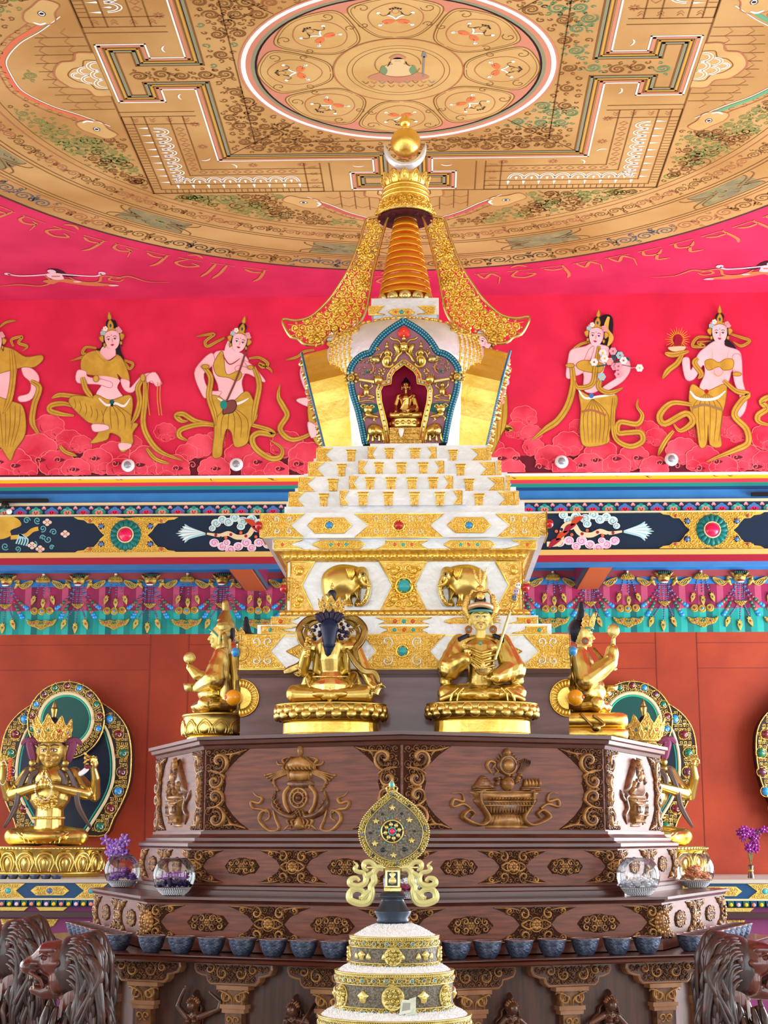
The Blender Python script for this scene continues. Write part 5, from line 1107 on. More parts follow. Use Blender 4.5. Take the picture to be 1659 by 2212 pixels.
def plate(m, pts, z=0, step=.034, wd=.007, gold=GOLDC, seed=2, t=.006):
    m.mat(gold).slab(pts, z-.002, z+t, .0015); q = inset(pts if sarea(pts) > 0 else pts[::-1], .004); m.mat(GOLDB); scrolls(m, q, step, wd, wd*1.1, z+t, seed, beads=False, fill=.95)
    m.mat(GOLDB).stroke(pts+pts[:1], .006, .005, (1, 1), z+t)
def slabpart(name, w, z0, z1, matl=SILVER, label=None):
    m = M(None, matl); sqbox(m, w, z0, z1); return m.part(name, stu, label)
Zs = lambda w: Z(500, 940, 2.242, FY(w)); Ze = lambda w: Z(500, 1100, 4.484, FY(w))
sA = slabpart('base_slab', .903, 2.503, 2.696); PAR[0] = sA
for w, z in ((.906, 2.507), (.906, 2.690)): m = M(None, GOLDB); sqbox(m, w, z-.004, z+.003); m.part('gold_edge', sA)
zf = Zs(.903); m = M(zf.fr)
platep(m, zf([(48, 966), (260, 966), (188, 1047), (265, 1130), (45, 1130)])); platep(m, zf([(635, 966), (1035, 966), (960, 1047), (1035, 1130), (637, 1130), (702, 1045)])); platep(m, zf([(1415, 966), (1632, 966), (1634, 1130), (1400, 1130), (1490, 1047)]))
platep(m, zf([(265, 1047), (340, 1010), (520, 1010), (600, 1047), (520, 1088), (340, 1088)])); platep(m, zf([(1407, 1047), (1330, 1010), (1150, 1010), (1070, 1047), (1150, 1088), (1330, 1088)]))
sp = SILVER
for cx, dirs in ((828, (-1, 1)), (150, (-1, 1)), (1530, (-1, 1))):
    m = M(zf.fr)
    for sx in dirs:
        for sy in (-1, 1):
            x, y = zf(cx+sx*(75 if cx == 828 else 30), 1047+sy*45); m.mat(sp).stroke(spiral(x, y, zf.m(34 if cx == 828 else 26), 1.2, pi/2*sy, sx*sy, 18), zf.m(9), .008, (.6, 1), .007)
    m.part('silver_scroll', sA)
g = zf(828, 1047); gemp(m, g[0], g[1], .026, TGEM, .008, GOLDB)

s2 = slabpart('step_slab', .818, 2.696, 2.764); PAR[0] = s2; zf = Zs(.818); m = M(zf.fr)
for L in ([(145, 927), (330, 927), (245, 943), (330, 960), (145, 960)], [(720, 927), (955, 927), (920, 943), (950, 960), (725, 960), (760, 943)], [(1425, 927), (1528, 927), (1528, 960), (1360, 960), (1425, 943)]): platep(m, zf(L), step=.024, wd=.005)
for x, c in ((790, TGEM), (836, CORAL), (880, TGEM), (188, TGEM), (1490, TGEM)): g = zf(x, 944); gemp(m, g[0], g[1], .011, c, .007, GOLDB, spikes=False)
(m.part('gold_scroll', s2) if m.v else 0)
s3 = slabpart('step_slab', .75, 2.764, 2.82); PAR[0] = s3; zf = Zs(.75); m = M(zf.fr)
for L in ([(195, 883), (330, 883), (280, 903), (330, 921), (195, 921)], [(700, 883), (970, 883), (918, 902), (970, 921), (705, 921), (750, 902)], [(1385, 883), (1482, 883), (1482, 921), (1310, 921), (1385, 902)], [(1030, 902), (1080, 886), (1240, 886), (1290, 902), (1240, 919), (1080, 919)]): platep(m, zf(L), step=.024, wd=.005)
for x, c in ((792, CORAL), (835, TGEM), (878, CORAL), (238, CORAL), (1438, CORAL)): g = zf(x, 902); gemp(m, g[0], g[1], .012, c, .007, GOLDB, spikes=False)
(m.part('gold_scroll', s3) if m.v else 0)
def sqprof(m, prof):
    for (w0, z0), (w1, z1) in zip(prof, prof[1:]):
        m.grid([[(XC+sx*w, YC+sy*w, z) for sx, sy in ((-1, -1), (1, -1), (1, 1), (-1, 1))] for w, z in ((w0, z0), (w1, z1))], closed=True, smooth=False)
m = M(None, GOLDC); sqprof(m, [(.69, 2.82), (.705, 2.822), (.712, 2.835), (.705, 2.85), (.69, 2.862), (.66, 2.868)]); m.T = FY(.712).T; m.mat(GOLDB)
for i in range(38): u = -.69+i*.0373; m.puff(circ(u, 2.842, .016, .014, 10), .010, -.004, 3)
m.part('lower_petal_rim', stu)
nk = slabpart('throne_block', .665, 2.82, 3.16); PAR[0] = nk; zf = Ze(.665); m = M(zf.fr)
def bigplate(L, sd):
    pts = zf(L); m.mat(GOLDC).slab(pts, -.002, .008, .002); m.mat(GOLDB).stroke(pts+pts[:1], .010, .008, (1, 1), .008); scrolls(m, inset(pts if sarea(pts) > 0 else pts[::-1], .012), .062, .014, .015, .007, sd)
A = lambda L, x0: [(x, y) for x, y in L]
bigplate([(578, 512), (812, 512), (740, 620), (680, 740), (740, 870), (800, 985), (572, 985)], 1); bigplate([(1435, 512), (1895, 512), (1770, 740), (1895, 985), (1440, 985), (1565, 740)], 2); bigplate([(2560, 512), (2800, 512), (2800, 985), (2555, 985), (2690, 740)], 3)
for x, y, r in ((1580, 600, 46), (1760, 600, 46), (1580, 875, 46), (1760, 875, 46), (660, 875, 46), (660, 605, 46), (2735, 600, 46), (2735, 875, 46)):
    c = zf(x, y); m.mat(GOLDB).puff(circ(c[0], c[1], zf.m(r), n=18), .022, .006); m.mat(GOLDC).stroke(spiral(c[0], c[1], zf.m(r*.9), 1.2, x, 1, 18), .010, .010, z=.022)
c = zf(1672, 745); gemp(m, c[0], c[1], .037, TGEM, .012, GOLDB); (m.part('gold_scroll', nk) if m.v else 0)
# elephants
def elephant(zf, R, label):
    m = M(zf.fr, GOLD); q = lambda L, k=4: zf(cr(R(L), k, True))
    m.puff(q([(870, 740), (880, 640), (950, 570), (1060, 535), (1200, 550), (1290, 600), (1290, 720), (1240, 800), (1180, 860), (1000, 880), (900, 860)], 5), .075, 0, 7)
    m.puff(q([(900, 800), (1000, 800), (1010, 900), (1000, 960), (920, 960), (905, 880)]), .05, 0, 5); m.puff(q([(1100, 780), (1180, 790), (1170, 880), (1175, 930), (1110, 930), (1090, 850)]), .055, 0, 5)
    m.mat(GOLDA).puff(q([(1170, 780), (1250, 740), (1250, 870), (1268, 935), (1190, 940), (1205, 870)]), .05, 0, 5); m.mat(GOLD)
    m.puff(q([(1180, 600), (1250, 560), (1310, 575), (1330, 640), (1330, 720), (1310, 770), (1250, 760), (1200, 700)]), .10, 0, 6)
    tr = cr(R([(1290, 640), (1325, 720), (1330, 800), (1305, 880), (1270, 925), (1230, 935)]), 5); m.stroke(zf(tr), zf.m(58), .06, (1, .5), .02, 6)
    for i in range(8): p = tr[4+i*3]; m.stroke(zf([(p[0]-22, p[1]-3), (p[0]+22, p[1]+3)]), .006, .006, (1, 1), .074)
    m.mat(GOLDC).puff(q([(1110, 590), (1180, 590), (1215, 640), (1180, 720), (1150, 700), (1120, 650)]), .115, 0, 6)
    for i in range(5): m.mat(GOLDB).stroke(zf(cr(R([(1120+i*16, 605), (1140+i*14, 650), (1150+i*8, 690)]), 4)), .009, .008, z=.108)
    m.mat(GOLDB).stroke(zf(cr(R([(1262, 700), (1300, 755), (1365, 768)]), 5)), .02, .02, (1, .1), .095); e = zf(*R([(1282, 660)])[0]); m.mat(GOLDA).ring(e[0], e[1], .011, .006, .006, .10, 14); m.mat(BLK).bead(e[0], e[1], .006, .004, .10)
    for i in range(3): m.mat(GOLD).stroke(zf(cr(R([(1255, 640-i*9), (1285, 632-i*9), (1310, 650-i*8)]), 4)), .006, .005, z=.098)
    m.mat(GOLDB)
    for x0 in (925, 1125, 1225):
        for i in range(3): b = zf(*R([(x0+i*20, 950 if x0 < 1000 else 934)])[0]); m.bead(b[0], b[1], .008, .02, .02, 8, 2)
    return m.part('elephant', stu, label)
elephant(Ze(.671), lambda L: L, 'golden elephant facing right on the silver panel'); elephant(Ze(.671), lambda L: [(3352-x, y) for x, y in L], 'golden elephant facing left on the silver panel')
m = M(None, GOLDC); sqprof(m, [(.66, 3.142), (.682, 3.146), (.695, 3.16), (.704, 3.18), (.716, 3.19), (.742, 3.197), (.742, 3.204), (.7, 3.204)]); m.T = FY(.700).T; m.mat(GOLDB)
for i in range(34): u = -.67+i*.0405; m.puff(circ(u, 3.172, .019, .017, 10), .014, -.004, 3)
m.part('upper_petal_rim', stu)
s4 = slabpart('step_slab', .748, 3.204, 3.262); PAR[0] = s4; zf = Zs(.748); m = M(zf.fr)
for L in ([(205, 509), (345, 509), (285, 530), (345, 552), (205, 552)], [(392, 530), (430, 511), (620, 511), (648, 530), (620, 550), (430, 550)], [(748, 511), (950, 511), (915, 530), (950, 552), (705, 552), (745, 530)], [(1028, 530), (1060, 511), (1245, 511), (1280, 530), (1245, 550), (1060, 550)], [(1360, 509), (1478, 509), (1478, 552), (1330, 552), (1405, 530)]): platep(m, zf(L), step=.024, wd=.005)
for x, c in ((483, TGEM), (520, CORAL), (557, TGEM), (791, CORAL), (832, TGEM), (874, CORAL), (1110, TGEM), (1149, CORAL), (1192, TGEM), (247, CORAL), (1433, CORAL)): g = zf(x, 531); gemp(m, g[0], g[1], .010, c, .007, GOLDB, spikes=False)
(m.part('gold_scroll', s4) if m.v else 0)
sB = slabpart('upper_slab', .798, 3.26, 3.404); PAR[0] = sB; zf = Zs(.798); m = M(zf.fr)
for L in ([(140, 382), (355, 382), (285, 437), (350, 495), (138, 495)], [(598, 382), (1028, 382), (960, 437), (1024, 495), (598, 495), (665, 437)], [(1282, 382), (1492, 382), (1492, 495), (1286, 495), (1348, 437)], [(370, 438), (405, 402), (545, 402), (582, 438), (545, 475), (405, 475)], [(1045, 436), (1085, 400), (1220, 400), (1256, 436), (1220, 472), (1085, 472)]): platep(m, zf(L), step=.032)
for cx in (810, 250, 1390):
    m = M(zf.fr)
    for sx in (-1, 1):
        for sy in (-1, 1):
            for k in (0, 1): x, y = zf(cx+sx*(62+k*48 if cx == 810 else 32), 437+sy*(30 if cx == 810 or k else 26)); m.mat(SILVER).stroke(spiral(x, y, zf.m(18), 1.2, pi/2*sy, sx*sy, 14), zf.m(5), .006, (.6, 1), .007)
    m.part('silver_scroll', sB)
for x, c, r in ((474, BGEM, .020), (810, RGEM, .025), (1150, BGEM, .020)): g = zf(x, 437); gemp(m, g[0], g[1], r, c, .008, GOLDB)

slabpart('ledge_slab', .688, 3.404, 3.464)
# stepped terraces with little gold doors
TR = [(.654, 3.464, 3.558, (268, 342), (525, 1118), [(615, 660), (738, 782), (865, 908), (988, 1030)], [(427, 467), (1178, 1220)], (280, 1366)), (.608, 3.558, 3.659, (198, 265), (570, 1073), [(650, 692), (750, 795), (852, 897), (955, 998)], [(470, 515), (1130, 1172)], (328, 1318)),
      (.560, 3.659, 3.760, (125, 195), (615, 1030), [(695, 735), (800, 845), (908, 950)], [(515, 553), (1090, 1130)], (375, 1275)), (.505, 3.760, 3.866, (57, 122), (660, 993), [(745, 785), (865, 912)], [(560, 600), (1055, 1092)], (415, 1235))]
def door(m, zf, x0, x1, y0, y1):
    h = y1-y0; a = y0+h*.22; b = y1-h*.04; m.mat(GOLDC).slab(zf([(x0+2, a+h*.1), (x1-2, a+h*.1), (x1-3, b), (x0+3, b)]), 0, .010, .002); m.mat(GOLDB).slab(zf([(x0-5, a-h*.04), (x1+5, a-h*.04), (x1+1, a+h*.14), (x0-1, a+h*.14)]), 0, .016, .003)
    for k in range(3): m.stroke(zf([(x0+4, a+h*(.22+.16*k)), (x1-4, a+h*(.22+.16*k))]), .004, .004, (1, 1), .010)
    m.stroke(zf([((x0+x1)/2, a+h*.2), ((x0+x1)/2, b)]), .004, .004, (1, 1), .010); m.stroke(zf([(x0-4, y0+h*.12), (x1+4, y0+h*.12)]), .007, .008, (1, 1), .004)
    for k in range(5): p = zf(x0+(x1-x0)*k/4, a); m.bead(p[0], p[1], .005, .006, .014, 6, 2)
for w, z0, z1, (y0, y1), (cx0, cx1), cd, wd_, (wx0, wx1) in TR:
    pr = .055; fc = FY(w+pr); zc = Z(500, 940, 2.242, fc); zw = Zs(w); c = abs(zc(cx1, y0)[0]-zc(cx0, y0)[0])/2
    m = M(None, SILVER); sqbox(m, w, z0, z1); m.box((XC-c, YC-w-pr, z0), (XC+c, YC+w+pr, z1)); m.box((XC-w-pr, YC-c, z0), (XC+w+pr, YC+c, z1)); tr = m.part('terrace', stu)
    for fr_, zz, L in ((fc, zc, [[(cx0+2, y0+2), (cx0+42, y0+2), (cx0+20, (y0+y1)/2), (cx0+42, y1), (cx0+2, y1)], [(cx1-2, y0+2), (cx1-42, y0+2), (cx1-20, (y0+y1)/2), (cx1-42, y1), (cx1-2, y1)]]), (zw.fr, zw, [[(wx0, y0+8), (wx0+75, y0+8), (wx0+38, (y0+y1)/2+4), (wx0+75, y1+8), (wx0-4, y1+8)], [(wx1, y0+8), (wx1-75, y0+8), (wx1-38, (y0+y1)/2+4), (wx1-75, y1+8), (wx1+4, y1+8)]])):
        for q in L:
            m = M(fr_); pts = zz(q); v0, v1 = z0+.002, z1-.002; pts = [(u, min(max(v, v0), v1)) for u, v in pts]; plate(m, pts, step=.028, wd=.006); m.part('gold_corner', tr)
    for x0, x1 in cd: m = M(fc); door(m, zc, x0, x1, y0, y1+4); m.part('gold_door', tr)
    for x0, x1 in wd_: m = M(zw.fr); door(m, zw, x0, x1, y0+8, y1+10); m.part('gold_door', tr)
    for sx in (-1, 1):      # side projections, gold wrapped corners
        m = M(None, GOLDC); m.box((XC+sx*(w+.005), YC-w-.004, z0+.002), (XC+sx*(w-.02), YC-w+.1, z1-.002)); m.part('gold_corner', tr)
        m = M(None, [BGEM, CORAL][TR.index((w, z0, z1, (y0, y1), (cx0, cx1), cd, wd_, (wx0, wx1))) % 2]); m.ell((XC+sx*(w+pr+.012), YC-c*.8, (z0+z1)/2-.01), (.013, .013, .016)); m.part('side_gem', tr)
# dome
DPROF = [(.40, 3.866), (.405, 3.90), (.43, 4.05), (.462, 4.2), (.49, 4.34), (.508, 4.45), (.512, 4.52), (.50, 4.585), (.46, 4.645), (.40, 4.685), (.32, 4.715), (.24, 4.735), (.2, 4.75)]
m = M(None, SILVER); m.lathe([(.44, 3.866), (.44, 3.885)]+DPROF, PC, 72)
kp = []
for i, f in enumerate(m.f):
    c = sum((m.v[j] for j in f), Vector())/len(f)-Vector((XC, YC, 0))
    if len(f) == 4 and c.z < 4.42 and min(abs(c.x), abs(c.y)) < .16: continue
    kp.append(i)
m.f = [m.f[i] for i in kp]; m.mi = [m.mi[i] for i in kp]; m.sm = [m.sm[i] for i in kp]; dome = m.part('dome', stu, 'rounded silver dome')
def domer(z):
    for (r0, z0), (r1, z1) in zip(DPROF, DPROF[1:]):
        if z0 <= z <= z1: return r0+(r1-r0)*(z-z0)/(z1-z0)
    return .2
def DT(a0): return lambda u, v, w=0: Vector((XC+(domer(v)+w)*sin(a0+u/.5), YC-(domer(v)+w)*cos(a0+u/.5), v))
for a0 in (-.92, .92):
    m = M(DT(a0), GOLDB)
    for i in range(6): u = -.10+i*.04; m.stroke([(u, z_) for z_ in [4.66-.04*k for k in range(10)]], .012, .010, (1, .5))
    for i in range(6):
        u = -.10+i*.04
        for k in range(13): m.bead(u+.012*(k % 2), 4.64-.028*k, .009, .013, 0, 6, 2)
    m.mat(GOLDC); scrolls(m, [(-.16, 4.60), (.16, 4.60), (.14, 4.70), (-.14, 4.70)], .06, .014, .02, 0, 3)
    for u in (-.11, 0, .11): m.mat(GOLDB).puff([(u+p[0], 4.22+p[1]) for p in cr([(0, .05), (.022, .01), (0, -.05), (-.022, .01)], 4, True)], .014); m.mat(TEALD).puff(circ(u, 4.215, .008, .014, 8), .01, .01)
    m.part('gold_tassels', dome)
m = M(None, GOLDB)
for i in range(72): a = 2*pi*i/72; zz_ = 4.700+.012*sin(i*1.05); r = domer(zz_); m.ell((XC+r*cos(a), YC+r*sin(a), zz_+.006), (.016, .016, .012), 8, 5)
m.part('gold_swag', dome)
# shrine niches on the four sides of the dome
tl = .237; nv = math.sqrt(1-tl*tl)
GF = {0: Fr((XC, YC-.475, 3.872), (1, 0, 0), (0, -tl, nv)), -1: Fr((XC-.475, YC, 3.872), (0, -1, 0), (-tl, 0, nv)), 1: Fr((XC+.475, YC, 3.872), (0, 1, 0), (tl, 0, nv))}
zf = Z(740, 680, 6.38, GF[0]); ux = zf(790, 900)[0]
sym = lambda L: [(u-ux, v) for u, v in zf(L)]+[(-(u-ux), v) for u, v in zf(L)[::-1]]
OUT = sym([(255, 1775), (160, 1340), (85, 1100), (55, 940), (42, 780), (90, 670), (165, 590), (240, 545), (330, 515), (380, 430), (470, 310), (600, 200), (785, 85)]); OUT = [(u, max(v, .0)) for u, v in OUT]
INN = sym([(600, 1770), (555, 1500), (480, 1200), (465, 1050), (500, 980), (610, 955), (618, 850), (660, 785), (785, 690)]); INN = [(u, max(v, .0)+.001) for u, v in INN]
def ringface(m, out, inn, z):
    L = [Vector((p[0], p[1], 0)) for p in out]; H = [Vector((p[0], p[1], 0)) for p in inn]; n0 = m.vv([(p[0], p[1], z) for p in out+inn]); m.ff([tuple(n0+i for i in t) for t in tessellate_polygon([L, H])], False)
def shrine(k, label):
    fr = GF[k]; m = M(fr, GOLDB); big = inset(OUT if sarea(OUT) > 0 else OUT[::-1], -.016); big = [(u, max(v, -.004)) for u, v in big]
    m.grid([[(p[0], p[1], -.26) for p in big], [(p[0], p[1], .0) for p in big]], closed=True, smooth=False); sh = m.part('niche_frame', stu, label)
    m = M(fr, mat('mauve enamel', (146, 96, 112), .4, .2, bump=.2)); ringface(m, OUT, INN, -.004); m.part('backing_plate', sh)
    m = M(fr, mat('shrine maroon', (196, 24, 92), .6)); m.grid([[(p[0], p[1], -.004) for p in INN], [(p[0], p[1], -.20) for p in INN]], closed=True, smooth=False); m.poly(INN, -.20); m.part('niche_lining', sh)
    m = M(fr, mat('deep teal beadwork', (12, 70, 100), .35)); path = [p for p in cr(OUT, 3) if p[1] > .0]; m.stroke(path, .040, .012, (1, 1), -.003, 4); m.mat(mat('turquoise bead', (70, 170, 190), .3, coat=.4))
    L = 0; last = path[0]
    for a, b in zip(path, path[1:]):
        d = math.hypot(b[0]-a[0], b[1]-a[1])
        while L < d: 
            t_ = L/d; nx, ny = -(b[1]-a[1])/d, (b[0]-a[0])/d; x, y = a[0]+(b[0]-a[0])*t_, a[1]+(b[1]-a[1])*t_
            for o in (-.009, .009): m.bead(x+nx*o, y+ny*o, .006, .006, .007, 6, 2)
            L += .0145
        L -= d
    m.part('turquoise_beading', sh)
    m = M(fr, BRASS); ip = [p for p in inset(INN if sarea(INN) > 0 else INN[::-1], -.014)]; m.stroke(ip, .024, .012, (1, 1), -.003); m.mat(GOLDB); o2 = inset(INN if sarea(INN) > 0 else INN[::-1], -.026); m.stroke(o2, .008, .010, (1, 1), 0); m.stroke(INN if sarea(INN) > 0 else INN[::-1], .007, .010, (1, 1), 0)
    rr = random.Random(2)
    for i in range(0, len(ip)-1):
        for t_ in (.1, .35, .6, .85): x = ip[i][0]+(ip[i+1][0]-ip[i][0])*t_; y = ip[i][1]+(ip[i+1][1]-ip[i][1])*t_; m.mat(rr.choice([CORAL, RGEM, GGEM, LPINK])).bead(x, y, .006, .005, .008, 6, 2)
    m.part('inner_gem_band', sh); return sh
front = shrine(0, 'golden arched shrine niche with beaded edge holding a small buddha'); shrine(-1, 'golden arched shrine niche on the left side of the dome'); shrine(1, 'golden arched shrine niche on the right side of the dome')
# figures in relief round the niche
def rel(k, par):
    fr = GF[k]; X = lambda x, y: (zf(x, y)[0]-ux, zf(x, y)[1]); s = zf.m(1)
    def blob(m, L, h=.02, z=0, mr=0): 
        p = [X(*q) for q in cr(L, 3, True)]; m.puff([(-u, v) for u, v in p] if mr else p, h, z)
    def st(m, L, w, h=None, z=0, mr=0): p = [X(*q) for q in cr(L, 4)]; m.stroke([(-u, v) for u, v in p] if mr else p, w*s, h or w*s*.7, (.8, .5), z)
    def bd(m, x, y, r, mr=0, z=0, h=None): u, v = X(x, y); m.bead(-u if mr else u, v, r*s, h or r*s, z, 10, 3)
    # winged figure at the top
    m = M(fr, GOLD)
    for mr in (0, 1):
        st(m, [(740, 380), (700, 350), (640, 340), (595, 310)], 34, mr=mr); blob(m, [(700, 560), (650, 480), (640, 400), (700, 410), (740, 500)], .02, 0, mr)
        for i in range(6): st(m, [(720-i*4, 420+i*22), (680-i*4, 440+i*24), (650+i*2, 420+i*30)], 12, z=.008, mr=mr)
        st(m, [(760, 520), (700, 570), (660, 640), (640, 660)], 46, .022, mr=mr)
    blob(m, [(730, 370), (845, 370), (850, 440), (840, 500), (786, 530), (735, 500), (725, 440)], .045); blob(m, [(740, 450), (832, 450), (820, 510), (786, 520), (752, 510)], .055); bd(m, 786, 330, 30, z=.02); st(m, [(735, 400), (840, 400)], 10, z=.04)
    bd(m, 786, 290, 16, z=.02); m.part('winged_figure', par)
    m = M(fr, mat('red flame enamel', (220, 50, 40), .35)); blob(m, [(786, 160), (720, 200), (700, 280), (740, 320), (832, 320), (872, 280), (850, 200)], .018)
    m.mat(GOLD)
    for i in range(7): a = -pi*.95+pi*.9*i/6; st(m, [(786+40*cos(a), 270+40*sin(a)), (786+85*cos(a+.15), 270+85*sin(a+.15))], 7, z=.01)
    bd(m, 786, 225, 12, z=.015); m.part('flame_halo', par)
    for mr in (0, 1):
        # coiling sea creatures with riders
        m = M(fr, GOLD); st(m, [(640, 680), (590, 720), (530, 710), (500, 640), (540, 580), (600, 590), (600, 650)], 52, .026, mr=mr); blob(m, [(500, 600), (560, 560), (600, 600), (580, 700), (520, 700)], .035, 0, mr); blob(m, [(520, 480), (590, 480), (600, 560), (510, 560)], .035, .005, mr); bd(m, 552, 440, 26, mr, .02)
        st(m, [(520, 500), (480, 540), (460, 600)], 22, z=.01, mr=mr); st(m, [(590, 500), (620, 540), (610, 580)], 22, z=.01, mr=mr); blob(m, [(535, 420), (552, 350), (570, 420)], .025, .005, mr); m.part('coiling_creature', par)
        m = M(fr, BRASS); rr = random.Random(5+mr)
        blob(m, [(330, 600), (400, 570), (460, 600), (450, 660), (380, 670)], .03, 0, mr); st(m, [(300, 600), (340, 580), (330, 640), (390, 650)], 26, mr=mr)
        for i in range(20): x, y = rr.uniform(170, 400), rr.uniform(620, 830); st(m, [(x, y), (x+rr.uniform(-20, 20), y-22), (x+rr.uniform(10, 34), y-10)], 14, .016, mr=mr)
        m.mat(GOLDC)
        for i in range(8): x, y = rr.uniform(400, 480), rr.uniform(440, 560); bd(m, x, y, 13, mr, .005)
        for i in range(10): x, y = rr.uniform(440, 520), rr.uniform(740, 820); bd(m, x, y, 14, mr, .005)
        m.mat(TEAL); st(m, [(250, 820), (280, 770), (310, 800)], 16, .012, z=.004, mr=mr); m.mat(mat('salmon enamel', (200, 120, 80), .4)); st(m, [(330, 660), (370, 720), (350, 790), (310, 820)], 26, .018, mr=mr); m.part('foliage_beast', par)
        m = M(fr, GOLD); u = [X(165, 875), X(380, 905), X(372, 950), X(165, 915)]; m.mat(BRASS).slab([(-a, b) for a, b in u] if mr else u, 0, .03, .004); m.mat(GOLD); bd(m, 60, 870, 60, mr, -.01, .04); m.mat(GOLDC); u = X(60, 870); m.ring(-u[0] if mr else u[0], u[1], 40*s, 16*s, .014, .025)
        for i in range(9): a = 2*pi*i/9; bd(m, 60+85*cos(a), 870+75*sin(a), 26, mr)
        m.mat(GOLD); blob(m, [(370, 850), (440, 830), (500, 870), (490, 930), (420, 970), (370, 940)], .035, 0, mr); 
        for i in range(4): st(m, [(400+i*26, 870), (385+i*30, 830)], 20, .02, z=.01, mr=mr)
        m.part('cross_beam', par)
        m = M(fr, GOLD)       # seated boy
        blob(m, [(225, 1010), (310, 1010), (315, 1080), (290, 1120), (235, 1120)], .035, 0, mr); bd(m, 265, 975, 32, mr, .01); st(m, [(230, 1020), (195, 990), (185, 930)], 26, mr=mr); st(m, [(310, 1020), (350, 990), (345, 940)], 26, mr=mr); st(m, [(270, 1110), (200, 1130), (160, 1110), (170, 1190)], 34, mr=mr); st(m, [(270, 1110), (340, 1120), (370, 1140), (300, 1160)], 34, mr=mr); st(m, [(165, 1200), (260, 1185), (370, 1190)], 26, mr=mr)
        m.mat(mat('red flame enamel', (0, 0, 0))); st(m, [(190, 1130), (200, 1080), (230, 1050)], 18, z=.01, mr=mr); m.part('seated_boy', par)
        m = M(fr, GOLD)       # lion
        m.mat(TEALD); blob(m, [(185, 1230), (400, 1230), (430, 1330), (300, 1360), (200, 1330)], .006, 0, mr); m.mat(GOLD); blob(m, [(225, 1260), (340, 1250), (360, 1330), (300, 1370), (240, 1350)], .04, 0, mr); st(m, [(230, 1290), (195, 1260), (225, 1235), (270, 1250)], 26, mr=mr); st(m, [(340, 1290), (375, 1270), (350, 1240)], 26, mr=mr)
        blob(m, [(240, 1350), (340, 1360), (430, 1390), (440, 1420), (330, 1430), (260, 1400)], .035, 0, mr); st(m, [(270, 1400), (230, 1430), (250, 1470)], 26, mr=mr); st(m, [(400, 1410), (370, 1450), (400, 1470)], 26, mr=mr)
        m.mat(GOLDC)
        for i in range(8): bd(m, 250+i*13, 1265+14*sin(i*1.6), 13, mr, .03)
        m.part('small_lion', par)
        m = M(fr, GOLDA)      # elephant
        m.mat(mat('mauve enamel', (0, 0, 0))); m.mat(GOLD); blob(m, [(280, 1560), (340, 1500), (430, 1510), (500, 1580), (490, 1650), (400, 1680), (300, 1660)], .045, 0, mr); blob(m, [(330, 1540), (400, 1540), (410, 1640), (370, 1670), (330, 1620)], .06, 0, mr)
        st(m, [(300, 1640), (290, 1720), (280, 1760)], 40, mr=mr); st(m, [(370, 1650), (355, 1720), (360, 1765)], 38, mr=mr); st(m, [(440, 1650), (445, 1720), (450, 1760)], 38, mr=mr); st(m, [(490, 1630), (500, 1700), (510, 1760)], 38, mr=mr); st(m, [(380, 1640), (400, 1700), (430, 1690)], 22, .03, mr=mr); m.part('small_elephant', par)
rel(0, front)
# side niches, relief seen edge on
for k in (-1, 1):
    m = M(GF[k], BRASS); rr = random.Random(k+9); sh = [o for o in stu.children if o.get('label', '').endswith(('left' if k < 0 else 'right')+' side of the dome')][0]
    for i in range(170):
        u = rr.uniform(-.24, .24); v = rr.uniform(.02, .72)
        if inside((u, v), OUT) and not inside((u, v), INN): m.mat([BRASS, GOLD, GOLDA, PINKR][i % 4]).puff(circ(u, v, rr.uniform(.015, .03), n=8), rr.uniform(.015, .045), -.002, 3)
    m.part('relief_figures', sh)
# harmika, lotus, spire
m = M(None, SILVD); sqbox(m, .185, 4.74, 4.755); sqbox(m, .17, 4.70, 4.76); m.mat(SILVER); sqbox(m, .195, 4.757, 4.775); m.part('neck_block', stu)
hk = slabpart('harmika', .21, 4.775, 4.885); PAR[0] = hk; zf2 = Z(600, 640, 3.072, FY(.21)); m = M(zf2.fr)
def cl(L): return [(u, min(max(v, 4.777), 4.883)) for u, v in zf2(L)]
platep(m, cl([(605, 70), (708, 66), (658, 113), (712, 162), (605, 162)]), step=.03); platep(m, cl([(932, 66), (1045, 70), (1043, 162), (925, 162), (990, 113)]), step=.03); platep(m, zf2([(735, 107), (765, 88), (880, 88), (908, 107), (880, 128), (765, 128)]), step=.02, wd=.004)
for x, c, r in ((783, CORAL, .008), (822, TGEM, .013), (863, CORAL, .008)): g = zf2(x, 108); gemp(m, g[0], g[1], r, c, .008, GOLDB, spikes=False)
(m.part('gold_scroll', hk) if m.v else 0)
sp_ = thing('x', '', None, (0, 0, 0)); bpy.data.objects.remove(sp_)
m = M(None, GOLDB); m.lathe([(.16, 4.885), (.175, 4.89), (.175, 4.90), (.14, 4.93), (.14, 4.96)], PC, 32); lot = m.part('lotus_seat', stu)
for i in range(14):
    a = -pi/2+2*pi*i/14; fr = Fr((XC+.178*cos(a), YC+.178*sin(a), 4.885), (-sin(a), cos(a), 0), (cos(a)*.3, sin(a)*.3, .95)); m = M(fr, BRASS); m.puff(cr([(-.018, 0), (-.038, .025), (-.03, .05), (0, .066), (.03, .05), (.038, .025), (.018, 0)], 4, True), .016, -.004); m.puff(circ(0, .028, .018, .02, 10), .012, .008); m.part('petal', lot)
spz0, spz1, r0, r1 = 4.945, 5.56, .170, .055
m = M(None, mat('orange red lacquer', (214, 70, 26), .3, coat=.5)); m.lathe([(r0-.012, spz0), (r1-.006, spz1)], PC, 40); spire = m.part('spire_core', stu, 'orange core of the ringed spire')
RG = mat('golden ochre ring', (226, 160, 44), .32, .75, (214, 144, 34), 6)
